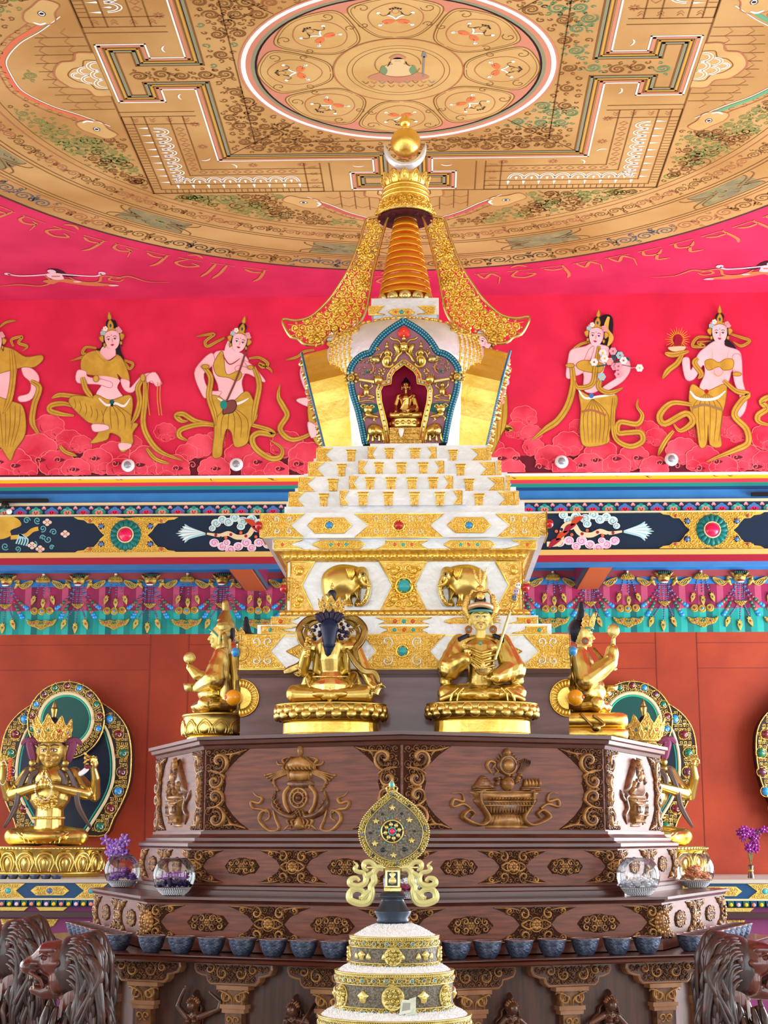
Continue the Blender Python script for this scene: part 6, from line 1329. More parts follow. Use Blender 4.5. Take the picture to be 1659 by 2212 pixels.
for i in range(13):
    t0 = i/13; t1 = (i+.70)/13; za, zb2 = spz0+(spz1-spz0)*t0+.008, spz0+(spz1-spz0)*t1+.008; ra, rb = r0+(r1-r0)*t0, r0+(r1-r0)*t1
    m = M(None, RG if i < 11 else mat('dark bronze ring', (120, 78, 30), .35, .8)); m.lathe([(ra-.015, za), (ra, za), (ra+.003, za+.006), (rb+.004, zb2-.004), (rb+.002, zb2), (rb-.015, zb2)], PC, 44); m.part('ring', spire)
m = M(None, BRASS); 
for i in range(9): a = 2*pi*i/9; m.ell((XC+.045*cos(a), YC+.045*sin(a), 5.585), (.02, .02, .022), 10, 6)
m.part('bead_collar', stu)
m = M(None, GOLDC); m.lathe([(.09, 5.60), (.178, 5.495), (.192, 5.503), (.178, 5.545), (.160, 5.585), (.150, 5.61), (.145, 5.65), (.128, 5.69), (.06, 5.69)], PC, 48, fn=lambda a, z: 1+.012*sin(a*20)); umb = m.part('umbrella', stu, 'flared gold umbrella above the spire')
m = M(lambda u, v, w=0: Vector((XC+(.193-.40*v+w)*cos(u/.17), YC+(.193-.40*v+w)*sin(u/.17), 5.503+v)), GOLDB); scrolls(m, [(-.53, .0), (0, .0), (0, .10), (-.53, .10)], .06, .012, .012, 0, 3); m.part('chased_relief', umb)
m = M(None, mat('dark red lining', (78, 14, 34), .5, 0, (50, 10, 26), 30, bump=.6)); m.lathe([(.176, 5.488), (.165, 5.50), (.08, 5.592)], PC, 48); m.part('lining', umb)
for zc_, rr_ in ((5.62, .154), (5.65, .150), (5.685, .143)): m = M(None, GOLDB); m.lathe([(rr_-.03, zc_-.012), (rr_, zc_-.01), (rr_+.006, zc_), (rr_, zc_+.01), (rr_-.03, zc_+.012)], PC, 40); m.part('band', umb)
m = M(None, mat('dark red lining', (0, 0, 0)))
for sx in (-1, 1):
    for i in range(7): m.tube([(XC+sx*(.07+.01*i), YC-.1+.03*i, 5.55), (XC+sx*(.075+.012*i), YC-.1+.03*i, 5.48+.01*i)], [.016, .012], 7)
m.part('tassels', umb)
crn = None
for i in range(13):
    a = -pi/2+2*pi*i/13; fr = Fr((XC+.125*cos(a), YC+.125*sin(a), 5.695), (-sin(a), cos(a), 0), (cos(a)*.35, sin(a)*.35, .94)); m = M(fr, GOLDB)
    m.puff(cr([(-.026, 0), (-.034, .03), (-.03, .065), (-.014, .078), (0, .092), (.014, .078), (.03, .065), (.034, .03), (.026, 0)], 4, True), .012, -.004); m.mat(GOLDC).stroke(spiral(0, .045, .02, 1.2, 0, 1, 12), .007, .007, z=.008); m.stroke(cr([(-.024, .01), (-.026, .05), (0, .088), (.026, .05), (.024, .01)], 3), .006, .006, (1, 1), .004)
    crn = m.part('crown_petal', umb)
# crescent, sun disc and flame jewel
fr = Fr((XC, YC, 0), (1, 0, 0)); zc = Z(600, 240, 3.072, fr); cc = zc(822, 262)
m = M(None, SILVER); pts = []; rd = []
for i in range(41):
    b_ = (-1+2*i/40)*2.0; ux_, uz_ = sin(b_), -cos(b_); k_ = uz_*.036; di = k_+math.sqrt(k_*k_+.108**2-.036**2); do = .144; hw = max(.002, (do-di)/2*min(1, (2.02-abs(b_))*2.2)); d_ = (do+di)/2+(do-di)/2*max(0, 1-min(1, (2.02-abs(b_))*2.2))
    pts.append((XC+ux_*d_, YC, cc[1]+uz_*d_)); rd.append(hw)
m.tube(pts, rd, 16, .7); m.part('crescent_moon', stu, 'silver crescent under the golden ball')
m = M(None, GOLDB); m.ell((XC+.004, YC-.01, zc(818, 215)[1]), (.098, .098, .098), 32, 18); m.part('sun_ball', stu, 'golden ball held in the crescent')
zj = zc(816, 75)[1]; m = M(None, GOLDB); m.lathe([(0, zj-.036), (.018, zj-.034), (.034, zj-.018), (.038, zj), (.034, zj+.018), (.022, zj+.038), (.008, zj+.052), (0, zj+.062)], PC, 24); m.lathe([(.02, zj-.05), (.02, zj-.03)], PC, 14); m.part('jewel_finial', stu, 'drop shaped jewel at the very top')
m = M(None, SILVD); m.lathe([(.02, 5.69), (.02, 5.86)], PC, 12); m.part('finial_stem', stu)
# pierced wings hanging from the umbrella
zw_ = Z(600, 450, 6.38, Fr((XC, YC-.03, 0), (1, 0, 0)))
WO = cr([(1540, 75), (1450, 90), (1340, 130), (1240, 150), (1195, 230), (1140, 420), (1060, 640), (960, 870), (830, 1080), (720, 1240), (560, 1410), (420, 1510), (240, 1550), (70, 1530), (95, 1640), (180, 1770), (290, 1810), (360, 1870), (470, 1890), (600, 1870), (690, 1770), (850, 1760), (1000, 1690), (1140, 1560), (1220, 1390), (1270, 1150), (1310, 900), (1380, 620), (1450, 350), (1500, 170)], 3, True)
FLW = [(500, 1750, 150, 100), (830, 1340, 130, 130), (1170, 1000, 100, 120), (1180, 620, 95, 115), (1310, 210, 70, 70)]
for mir in (1, -1):
    base = Fr((XC, YC-.03, 0), (1, 0, 0)); T_ = (lambda u, v, w=0: base.T(u, v, w)) if mir > 0 else (lambda u, v, w=0: base.T(-u, v, w))
    pts = [(u+.0, v) for u, v in zw_(WO)]
    m = M(T_, GOLDC); inn = inset(pts if sarea(pts) > 0 else pts[::-1], .012)
    m.mat(mat('satin gold edge', (206, 176, 110), .32, 1)).stroke(pts+pts[:1], .018, .016, (1, 1)); m.stroke(pts+pts[:1], .018, -.012, (1, 1)); wg = m.part('hanging_wing', stu, 'pierced gold wing hanging from the %s of the umbrella' % ('left' if mir > 0 else 'right'))
    m = M(T_, GOLDB); sd = 3
    stem = cr([(1320, 180), (1290, 380), (1200, 560), (1230, 760), (1050, 900), (980, 1000), (1060, 1200), (1100, 1350), (960, 1500), (820, 1600), (640, 1540), (500, 1540), (300, 1610), (140, 1600)], 6); m.stroke(zw_(stem), .010, .012, (1, .4))
    scrolls(m, inset(inn, -.006), .050, .0135, .017, 0, 4, beads=True); 
    rr = random.Random(8)
    for i in range(260):
        x, y = rr.uniform(60, 1540), rr.uniform(100, 1880); p = zw_(x, y)
        if inside(p, inn) and edist(p, inn) > .004:
            a = rr.uniform(0, 6.3); d = (.022*cos(a), .022*sin(a)); m.mat([GOLDB, GOLDC][i % 2]).stroke(cr([p, (p[0]+d[0]-d[1]*.4, p[1]+d[1]+d[0]*.4), (p[0]+d[0]*1.6, p[1]+d[1]*1.6)], 3), .016, .018, (.5, .2))
    m.part('pierced_foliage', wg)
    for x, y, rx, ry in FLW:
        m = M(T_, GOLDB); c = zw_(x, y); rx, ry = zw_.m(rx), zw_.m(ry); rr = random.Random(int(x))
        for ring_, n, rad, h in ((1, 9, .72, .018), (2, 6, .42, .026), (3, 3, .14, .034)):
            for i in range(n): a = 2*pi*i/n+ring_; m.mat([GOLDB, GOLDC][i % 2]).puff(circ(c[0]+rx*rad*cos(a), c[1]+ry*rad*sin(a), rx*(.34-.04*ring_), ry*(.34-.04*ring_), 8), h, 0, 3)
        m.part('peony', wg)
# corner knobs of coloured stone
for sx in (-1, 1):
    for w, z, c, r, d in ((.798, 3.33, RGEM, .026, .09), (.665, 2.99, RGEM, .026, .07), (.903, 2.60, BGEM, .028, .0)):
        fr = Fr((XC+sx*w, YC-w-.004, 0), (1, 0, 0)); h0 = pi/2 if sx > 0 else -pi/2; m = M(fr, GOLDC); m.lathe([(0, -.0), (.05, 0), (.066, .004)], (0, z), 16, h0, h0+pi)
        for q_, w_ in ((.045, .012), (.064, .008)): m.stroke(circ(0, z, q_, n=16, a0=h0, a1=h0+pi, closed=False), w_, w_*.8, (1, 1), .003)
        m.T = IDT; m.mat(c).ell((XC+sx*(w+.022), YC-w-.012, z), (r*.85, r*1.25 if c is BGEM else r, r)); m.part('corner_knob', stu)
# gold bands on the left and right faces
for sx in (-1, 1):
    for w, z0, z1 in ((.903, 2.51, 2.69), (.798, 3.265, 3.40), (.665, 2.87, 3.14)):
        fr = Fr((XC+sx*w, YC, 0), (0, sx, 0)); m = M(fr); plate(m, [(-w, z0), (-w*.72, z0), (-w*.84, (z0+z1)/2), (-w*.72, z1), (-w, z1)] if sx > 0 else [(w, z0), (w*.72, z0), (w*.84, (z0+z1)/2), (w*.72, z1), (w, z1)], step=.04); m.part('gold_side_plate', stu)
# ================================================================ statues
FACE = mat('matt gold face paint', (228, 208, 124), .5, .25); TEALH = mat('teal hairline paint', (70, 146, 146), .4)
class Fig:
    'local space of a seated statue: x right, y back, z up, faces -y; knees span one unit'
    def __init__(s, org, sc_, rot=0, sx=1):
        s.o = Vector(org); s.k = sc_; c, n = cos(rot), sin(rot); k = sc_
        s.T = lambda x, y, z=0: s.o+Vector(((x*sx*c-y*n)*k, (x*sx*n+y*c)*k, z*k))
def hand(m, p, d, n, s, curl=.4, spread=.25, side=1):
    'palm with four unequal bent fingers and a thumb; d = pointing direction, n = palm normal'
    p, d, n = Vector(p), Vector(d).normalized(), Vector(n).normalized(); n = (n-d*n.dot(d)).normalized(); b = d.cross(n)*side
    m.ell(tuple(p+d*s*.22), (s*.2, s*.2, s*.2), 10, 8); m.cap(p, p+d*s*.42+b*s*.12, s*.13, s*.11); m.cap(p, p+d*s*.42-b*s*.12, s*.13, s*.10)
    for i, L in enumerate((.42, .50, .47, .36)):
        r = p+d*s*.45+b*s*(.24-.16*i); dd = (d+b*spread*(.45-.3*i)).normalized(); q = r+dd*s*L*.45; e = q+(dd*cos(curl)+n*sin(curl))*s*L*.35; t = e+(dd*cos(curl*2)+n*sin(curl*2))*s*L*.3
        m.limb([r, q, e, t], [s*.075, s*.07, s*.065, s*.05], 8)
    th = p+d*s*.12+b*s*.2; m.limb([th, th+b*s*.16+d*s*.14+n*s*.08, th+b*s*.16+d*s*.36+n*s*.16], [s*.09, s*.08, s*.06], 8)
def head(m, tz, hs, z0=.98):
    h = lambda x, y, z: (x*hs, y*hs, z0*tz+(z-.98)*hs)
    m.ell(h(0, .01, 1.0), (.118*hs, .125*hs, .135*hs), 20, 14); m.ell(h(0, -.03, .925), (.09*hs, .085*hs, .085*hs)); m.cap(h(0, -.115, 1.0), h(0, -.142, .95), .012*hs, .019*hs); m.ell(h(0, -.128, .944), (.026*hs, .016*hs, .012*hs)); m.ell(h(0, -.09, .868), (.034*hs, .028*hs, .024*hs))
    for sg in (-1, 1):
        m.cap(h(sg*.02, -.118, 1.02), h(sg*.08, -.088, 1.03), .012*hs, .010*hs); m.ell(h(sg*.045, -.095, .995), (.028*hs, .022*hs, .016*hs)); m.limb([h(sg*.12, .01, 1.02), h(sg*.128, .005, .96), h(sg*.12, 0, .88)], [.020*hs, .018*hs, .020*hs]); m.ell(h(sg*.055, -.085, .93), (.035*hs, .03*hs, .035*hs))
    m.cap(h(-.014, -.122, .912), h(.014, -.122, .912), .010*hs, .010*hs); m.cap(h(-.02, -.115, .900), h(.02, -.115, .900), .010*hs, .010*hs)
    m.cap((0, .01, .74*tz), (0, 0, z0*tz-.06*hs), .062*hs, .056*hs); return h
def facepaint(fg, h, hs, parent, closed=False, mou=True):
    m = M(fg.T, WHT)
    for sg in (-1, 1):
        if not closed: m.mat(WHT).ell(h(sg*.045, -.112, .992), (.023*hs, .010*hs, .009*hs), 12, 6); m.mat(BLK).ell(h(sg*.045, -.120, .991), (.008*hs, .005*hs, .008*hs), 8, 5)
        m.mat(BLK).tube([h(sg*.018, -.122, .996), h(sg*.045, -.122, 1.004), h(sg*.072, -.108, .996)], .0028*hs, 5); m.tube([h(sg*.014, -.130, 1.026), h(sg*.045, -.122, 1.046), h(sg*.085, -.098, 1.034)], .0035*hs, 5)
    m.part('eye_paint', parent)
    if mou: m = M(fg.T, mat('dark red lip paint', (150, 60, 44), .5)); m.tube([h(-.026, -.124, .908), h(0, -.134, .905), h(.026, -.124, .908)], [.003*hs, .006*hs, .003*hs], 6); m.part('lip_paint', parent)
def sitting(m, tz=1, fat=1, robe=False):
    for sg in (-1, 1):
        m.limb([(sg*.13, .03, .13), (sg*.40, -.10, .115)], [.125, .105], 14); m.limb([(sg*.40, -.10, .11), (sg*-.05, -.27, .085)], [.10, .062], 14); m.ell((sg*-.10, -.29, .10), (.10, .045, .04)); m.ell((sg*.41, -.11, .12), (.09, .09, .10))
    m.ell((0, .03, .16), (.22*fat, .17, .14)); m.limb([(0, .03, .22), (0, .03, .42*tz), (0, .03, .60*tz)], [.155*fat, .140*fat, .165*fat], 16)
    m.ell((0, .02, .64*tz), (.21*fat, .125, .12)); 
    for sg in (-1, 1): m.cap((sg*.08, .03, .73*tz), (sg*.21*fat, .04, .70*tz), .065, .070)
    if robe:
        m.ell((0, -.02, .10), (.50, .31, .115), 24, 10)
def lotus(t, c, rx, ry, z0, z1, z2, matl=GOLD, n=22, name='lotus_throne', petals=2):
    'plinth from z0 to z1, lotus bowl from z1 to z2'
    m = M(None, GOLDB); m.lathe([(.86, z0), (.90, z0), (.90, z0+.006), (.86, z0+.012), (.85, z1-.006), (.88, z1)], c, 40, sx=rx, sy=ry, smooth=False); m.part('plinth', t)
    m = M(None, matl); H = z2-z1; m.lathe([(.84, z1), (.90, z1+H*.1), (.97, z1+H*.4), (.98, z1+H*.6), (.95, z1+H*.85), (.99, z1+H*.9), (1.0, z1+H*.96), (.98, z2), (.6, z2)], c, 44, sx=rx, sy=ry)
    for row in range(petals):
        for i in range(n):
            a = 2*pi*(i+.5*row)/n; u = Vector((-sin(a)*rx, cos(a)*ry, 0)).normalized(); ctr = Vector((c[0]+cos(a)*rx*.955, c[1]+sin(a)*ry*.955, z1+H*(.36 if row == 0 else .62))); w_ = pi*(rx+ry)/n*.92; fr = Fr(ctr, u, (0, 0, 1)); m.T = fr.T
            m.puff(cr([(0, H*.30), (-w_*.3, H*.22), (-w_*.48, 0), (-w_*.3, -H*.22), (0, -H*.32), (w_*.3, -H*.22), (w_*.48, 0), (w_*.3, H*.22)], 2, True), w_*(.34 if petals == 2 else .10), 0, 3)
            if petals == 1:
                for k in (1, .66): m.stroke(cr([(-w_*.4*k, -H*.3), (-w_*.46*k, 0), (0, H*.34*k), (w_*.46*k, 0), (w_*.4*k, -H*.3)], 4), w_*.12, w_*.12, (.6, .6), 0)
                continue; m.ell((0, -H*.02, w_*.3), (w_*.22, H*.12, w_*.16), 8, 5)
    m.T = IDT; m.part(name, t)
def crown(fg, t, h, hs, n=5, ht=.2, name='crown', matl=None, gems=True):
    m = M(fg.T, matl or GOLDC); m.tube([h(.12*sin(a), .01-.13*cos(a), 1.075) for a in [-1.7+3.4*i/16 for i in range(17)]], .012*hs, 6); b = m.part(name, t)
    for i in range(n):
        a = (-1.25+2.5*i/(n-1)); H_ = ht*(1-.12*abs(a)); o = Vector(h(.125*sin(a), .01-.135*cos(a), 1.08)); U = Vector((cos(a), sin(a), 0)); N = Vector((sin(a), -cos(a), 0)); V = (Vector((0, 0, 1))+N*.28).normalized(); N2 = U.cross(V)
        T_ = lambda u, v, w=0, o=o, U=U, V=V, N2=N2: fg.T(*(o+U*u+V*v+N2*w)); m = M(T_, matl or GOLDC); w_ = .058*hs
        L = cr([(-.5*w_, 0), (-w_, H_*.22*hs), (-.75*w_, H_*.4*hs), (-.85*w_, H_*.55*hs), (-.4*w_, H_*.75*hs), (0, H_*hs), (.4*w_, H_*.75*hs), (.85*w_, H_*.55*hs), (.75*w_, H_*.4*hs), (w_, H_*.22*hs), (.5*w_, 0)], 2, True)
        m.slab(L, -.004, .004); m.stroke(L+L[:1], .009*hs, .008*hs, (1, 1), .004); scrolls(m, L, .036*hs, .009*hs, .010*hs, .004, i, beads=False)
        if gems: m.mat([RGEM, DGEM, GGEM][i % 3]).bead(0, H_*.38*hs, .014*hs, .012*hs, .006, 8, 2)
        m.part('crown_leaf', b)
def ribbon(m, pts, w, th=.006, nrm=(0, -1, 0)):
    'thin scarf following 3D points'
    pts = [Vector(p) for p in cr(pts, 5)]; N = Vector(nrm); rows = []
    for i, p in enumerate(pts):
        d = (pts[min(i+1, len(pts)-1)]-pts[max(i-1, 0)]).normalized(); s_ = d.cross(N).normalized()*w/2*min(1, .4+3*i/len(pts), .25+3*(1-i/len(pts))); rows.append([tuple(p-s_), tuple(p-s_*.4+N*th), tuple(p), tuple(p+s_*.5+N*th), tuple(p+s_), tuple(p-N*th)])
    m.grid(rows, closed=True, caps=True)
def px2(x0, y0, k, Y): return lambda x, y: P(x0+x/k, y0+y/k, Y)
ZT = 2.129
# --- statue with a hat, staff and bowl (front right)
q = px2(900, 1200, 5.53, 8.42); c = q(778, 1750); t = thing('gilt_statue', 'gilt seated statue in a lotus hat with staff and bowl, front right of the pedestal', 'statue', (c.x, 8.42, ZT), 'gilt statues round the tower')
U_ = .468; base = (c.x, 8.42); lotus(t, base, .298, .20, ZT, q(0, 1975).z, q(0, 1772).z); fg = Fig((c.x, 8.44, q(0, 1772).z-.004), U_)
m = M(fg.T, GOLD); sitting(m, 1.02, 1.05, True)
m.limb([(-.25, .03, .72), (-.36, -.04, .42), (-.20, -.16, .50)], [.10, .15, .085], 14); m.limb([(.25, .03, .72), (.36, -.02, .40), (.16, -.20, .30)], [.10, .15, .075], 14)
for sg in (-1, 1): m.limb([(sg*.24, .05, .76), (sg*.40, .02, .50), (sg*.42, -.02, .26), (sg*.36, -.02, .2)], [.06, .06, .06, .05]); m.limb([(sg*.10, -.20, .12), (sg*.3, -.26, .10), (sg*.46, -.16, .05)], [.04, .04, .03])
for i in range(5): m.limb([(-.2+.02*i, -.10, .66-.05*i), (0, -.14, .58-.06*i), (.16, -.11, .62-.06*i)], [.015, .014, .015], 8)
for x in (-.34, -.27, .27, .34): m.limb([(x*.8, -.30, .16), (x, -.315, .10), (x*1.05, -.31, .02)], [.014, .014, .012], 8)
hand(m, (-.17, -.18, .53), (.15, -.2, 1), (.5, -1, 0), .13, .7); hand(m, (.13, -.22, .27), (-1, -.25, .05), (0, 0, 1), .14, .25)
rpart(m, 'robed_body', t, .0032, 4, fold=(.0034, 34, .47))
m = M(fg.T, FACE); h = head(m, 1.0, 1.0); hd = rpart(m, 'head', t, .0026); facepaint(fg, h, 1.0, hd)
m = M(fg.T, BLK); m.tube([h(-.02, -.137, .928), h(-.05, -.115, .92)], .004, 5); m.tube([h(.02, -.137, .928), h(.05, -.115, .92)], .004, 5); m.tube([h(0, -.12, .885), h(0, -.115, .865)], .004, 5); m.part('moustache', hd)
m = M(fg.T, mat('dark navy hair paint', (18, 22, 40), .4)); m.ell(h(0, .03, 1.07), (.125, .12, .13)); m.ell(h(0, .04, 1.2), (.07, .07, .07)); m.part('hair', t)
m = M(fg.T, GOLDC)
for sg in (-1, 1): m.limb([h(sg*.13, .02, 1.0), h(sg*.17, .03, 1.12), h(sg*.14, .03, 1.25)], [.035, .05, .03])
m.mat(mat('pale rose gold', (214, 176, 140), .4, .7)); m.tube([h(.125*sin(a), .0-.135*cos(a), 1.10+.035*cos(a)) for a in [-1.3+2.6*i/12 for i in range(13)]], .034, 8); m.mat(TEALH).tube([h(.127*sin(a), -.005-.135*cos(a), 1.065) for a in [-1.5+3*i/12 for i in range(13)]], .014, 6); m.mat(GOLDC).ell(h(0, -.06, 1.24), (.045, .03, .05)); m.part('hat', t, 'gold and teal lotus hat')
m = M(fg.T, GOLDC); T0 = h(0, 0, 1.33); m.ell(T0, (.05, .05, .05)); 
for a in (-.35, 0, .35): m.limb([h(0, 0, 1.38), h(a*.12, 0, 1.46), h(a*.22, 0, 1.58)], [.008, .024, .004], 8)
for sg in (-1, 1): m.limb([h(sg*.02, 0, 1.30), h(sg*.09, -.02, 1.31), h(sg*.12, -.02, 1.26)], [.02, .018, .01], 8)
m.part('hat_finial', t, 'three feathered hat finial')
for sg in (-1, 1):
    m = M(fg.T, mat('dull red gold', (150, 90, 74), .4, .6)); o = h(sg*.14, -.05, .855); m.T = lambda u, v, w=0, o=o: fg.T(o[0]+u, o[1]-w, o[2]+v); m.puff(circ(0, 0, .052, n=18), .02, 0, 3); m.mat(GOLDC).ring(0, 0, .046, .010, .01, .006, 18)
    for i in range(8): a = pi/4*i; m.mat(GOLDA).bead(.027*cos(a), .027*sin(a), .008, .01, .014, 6, 2)
    m.mat(TGEM).bead(0, 0, .013, .012, .018, 8, 2); m.part('ear_disc', t)
m = M(fg.T, BRASS); B_ = [(0, 0, 0)]; m.T = lambda u, v, w=0: fg.T(u+.01, v-.30, w); m.lathe([(.02, .30), (.055, .31), (.085, .345), (.092, .375), (.098, .38), (.09, .384), (.085, .375)], (0, 0), 20); m.mat(GOLDC).lathe([(.03, .38), (.035, .40), (.02, .43), (.028, .445), (.01, .47), (0, .49)], (0, 0), 12)
for i in range(12): a = 2*pi*i/12; m.ell((.092*cos(a), .092*sin(a), .375), (.011, .011, .011), 6, 4)
m.part('skull_bowl', t, 'small bowl resting on the hand')
m = M(fg.T, BRASS); A, B = Vector((.155, -.17, .50)), Vector((.335, -.10, 1.06)); m.limb([A, B], [.016, .016], 8); d = (B-A).normalized()
m.mat(GOLDC); 
for k in (-1, 0, 1): m.limb([B, B+d*.05+Vector((k*.05, 0, .0)), B+d*.10+Vector((k*.03, 0, 0))], [.012, .012, .008], 8)
for k in range(8): a = k*pi/4; p = B+Vector((.035*cos(a), .035*sin(a), .0)); m.ell(tuple(p), (.014, .014, .014), 6, 4)
s_ = m.part('staff', t)
for k, cc in enumerate((mat('blue grey skull paint', (110, 120, 140), .4), mat('lilac skull paint', (190, 176, 200), .4), mat('white skull paint', (236, 232, 224), .4))):
    m = M(fg.T, cc); p = B+d*(.17+.075*k); m.ell(tuple(p), (.034, .034, .038), 12, 8); m.ell(tuple(p+Vector((.012, -.012, -.025))), (.02, .02, .018), 8, 6); m.mat(BLK)
    for sg in (-1, 1): m.ell(tuple(p+Vector((sg*.013, -.030, .0))), (.008, .006, .009), 6, 4)
    m.part('staff_head', s_)
m = M(fg.T, TGEM); m.ell((-.01, -.14, .69), (.018, .012, .018), 8, 6); m.part('chest_gem', t)
m = M(fg.T, MATS['dark navy hair paint'])
for sg in (-1, 1): m.limb([(sg*.15, -.02, .80), (sg*.24, -.04, .74), (sg*.28, -.06, .62)], [.02, .035, .012])
m.part('hair_locks', t)
m = M(fg.T, GOLDC)
for sg in (-1, 1):
    for k in range(5): m.tube(cr([(sg*.14, 0, .95+.02*k), (sg*(.19+.01*k), -.02, .99+.03*k-.05), (sg*(.24-.01*k), -.02, .93+.035*k)], 3), [.01, .004], 5)
    for k in range(3): m.tube([(sg*(.24+.02*k), -.04-.02*k, .78), (sg*(.40+.02*k), -.07, .50), (sg*(.42+.01*k), -.08, .28)], [.006, .006], 5)
m.part('robe_trim', t)
# --- embracing pair seen from behind the consort (front left)
q = px2(580, 1240, 5.925, 8.42); c = q(800, 1650); t = thing('gilt_statue', 'gilt seated statue embraced by a blue haired consort, front left of the pedestal', 'statue', (c.x, 8.42, ZT), 'gilt statues round the tower')
lotus(t, (c.x, 8.42), .298, .20, ZT, q(0, 1905).z, q(0, 1672).z); fg = Fig((c.x, 8.44, q(0, 1665).z-.004), .474)
m = M(fg.T, GOLD); sitting(m, .95, .95)
m.limb([(0, -.13, .20), (0, -.12, .36), (-.01, -.16, .52), (-.01, -.13, .66)], [.175, .115, .13, .14], 16); m.ell((0, -.14, .20), (.215, .14, .115), 18, 10)
for sg in (-1, 1):
    m.limb([(sg*.14, -.10, .64), (sg*.24, -.02, .66)], [.075, .065]); m.limb([(sg*.17, -.12, .18), (sg*.25, .0, .32), (sg*.36, .12, .14)], [.075, .06, .045]); m.limb([(sg*.15, -.08, .60), (sg*.17, -.02, .40), (sg*.10, .0, .34)], [.055, .05, .045])
m.limb([(-.24, .0, .70), (-.33, -.06, .38), (-.27, -.20, .56), (-.25, -.24, .64)], [.075, .068, .055, .04]); m.limb([(.24, .0, .70), (.36, -.06, .44), (.46, -.16, .22), (.50, -.22, .18)], [.078, .07, .052, .035])
hand(m, (-.25, -.24, .62), (.1, -.1, 1), (.6, -1, 0), .13, .8); hand(m, (.50, -.20, .19), (1, -.3, .15), (0, -.3, -1), .13, .5)
rpart(m, 'figure', t, .0032)
m = M(fg.T, GOLDC); m.tube([(.20*sin(a)-.0, -.14-.14*cos(a), .305-.01*cos(a)) for a in [-1.5+3*i/14 for i in range(15)]], .010, 6); 
for sg in (-1, 1): m.tube([(sg*.22, -.12, .29), (sg*.25, -.14, .22), (sg*.20, -.2, .14)], .012, 6); m.tube([(sg*.36+.0, -.07, .40), (sg*.39, -.1, .37)], .065, 10)
for k in range(9): m.ell((.0+.012*sin(k*2.), -.28, .16-.018*k), (.022, .02, .018), 6, 4)
m.part('belt_ornaments', t)
m = M(fg.T, FACE); h = head(m, .98, .92); hd = rpart(m, 'head', t, .0026); facepaint(fg, h, .92, hd, mou=False)
m = M(fg.T, TEALH); m.tube([h(.127*sin(a), -.02-.12*cos(a), 1.06-.10*abs(a)**2*.3) for a in [-1.6+3.2*i/12 for i in range(13)]], .012, 6); m.mat(mat('dark navy hair paint', (0, 0, 0))); m.ell(h(0, .04, 1.08), (.12, .12, .12)); m.limb([h(0, .03, 1.18), h(0, .03, 1.27), h(0, .03, 1.32)], [.055, .035, .05]); m.part('top_knot', t)
m = M(fg.T, GOLDC); m.limb([h(0, .03, 1.36), h(0, .03, 1.40), h(0, .03, 1.46)], [.01, .026, .004], 8); m.part('finial', t); crown(fg, t, h, .98, 5, .19)
m = M(fg.T, mat('blue black hair paint', (12, 30, 62), .35)); m.ell((-.01, -.26, .84), (.105, .09, .13)); m.limb([(-.01, -.27, .84), (-.01, -.285, .66), (-.02, -.27, .56), (-.025, -.25, .47)], [.095, .075, .04, .006]); m.part('consort_hair', t, 'blue black hair hanging down the back')
m = M(fg.T, mat('dark violet crown leaf', (40, 32, 60), .4))
for i in range(6): a = -1.1+2.2*i/5; m.limb([(-.01+.11*sin(a), -.28, .90+.05*cos(a)), (-.01+.15*sin(a), -.29, .95+.05*cos(a)), (-.01+.17*sin(a)*1.1, -.28, 1.0+.07*cos(a)-abs(a)*.06)], [.03, .034, .004], 8)
rr = random.Random(1)
for i in range(22): sg = -1 if i % 3 == 0 else 1; m.ell((sg*rr.uniform(.10, .2), -.22, rr.uniform(.72, .9)), (.024, .02, .024), 6, 4)
m.part('consort_crown', t, 'dark violet leaves of the consort crown')
m = M(fg.T, mat('silver thread', (220, 215, 200), .3, .8)); m.tube([(-.01+.075*sin(a), -.335+.05*abs(a)*.5, .675-.03*cos(a)) for a in [-1.4+2.8*i/10 for i in range(11)]], .006, 5); m.part('hair_band', t)
m = M(fg.T, GOLDA)
for sg in (-1, 1):
    ribbon(m, [(sg*.12, .08, 1.0), (sg*.27, .05, .98), (sg*.37, .0, .86), (sg*.34, -.05, .72), (sg*.27, -.10, .62), (sg*.30, -.14, .5)], .085, .012); ribbon(m, [(sg*.14, .06, .96), (sg*.24, .04, .92), (sg*.30, .0, .82), (sg*.28, -.05, .70)], .05, .012)
    for k in range(6): m.tube([(sg*(.18+.02*k), -.06, .76+.03*k), (sg*(.22+.02*k), -.08, .80+.02*k), (sg*(.2+.015*k), -.08, .86)], [.016, .008], 6)
ribbon(m, [(-.24, -.12, .56), (-.34, -.14, .44), (-.42, -.12, .40), (-.53, -.1, .36)], .09, .012); ribbon(m, [(.18, -.16, .62), (.28, -.2, .46), (.38, -.22, .36), (.50, -.22, .34), (.55, -.2, .22)], .07, .014)
m.part('scarf', t, 'looping gold scarf')
m = M(fg.T, BRASS); m.T = lambda u, v, w=0: fg.T(.585+u*.86+w*.5-.08, -.25+v, .10+w*.86-u*.5); m.lathe([(.055, 0), (.05, .01), (.04, .05), (.036, .08), (.02, .095), (.01, .10)], (0, 0), 16); m.lathe([(.012, .10), (.018, .12), (.01, .15)], (0, 0), 10); m.part('hand_bell', t)
m = M(fg.T, GOLDC); rr = random.Random(3)
for k in range(14): m.ell((-.25+rr.uniform(-.035, .035), -.27, .52+.016*k), (.024, .02, .018), 7, 5)
m.part('sceptre', t)
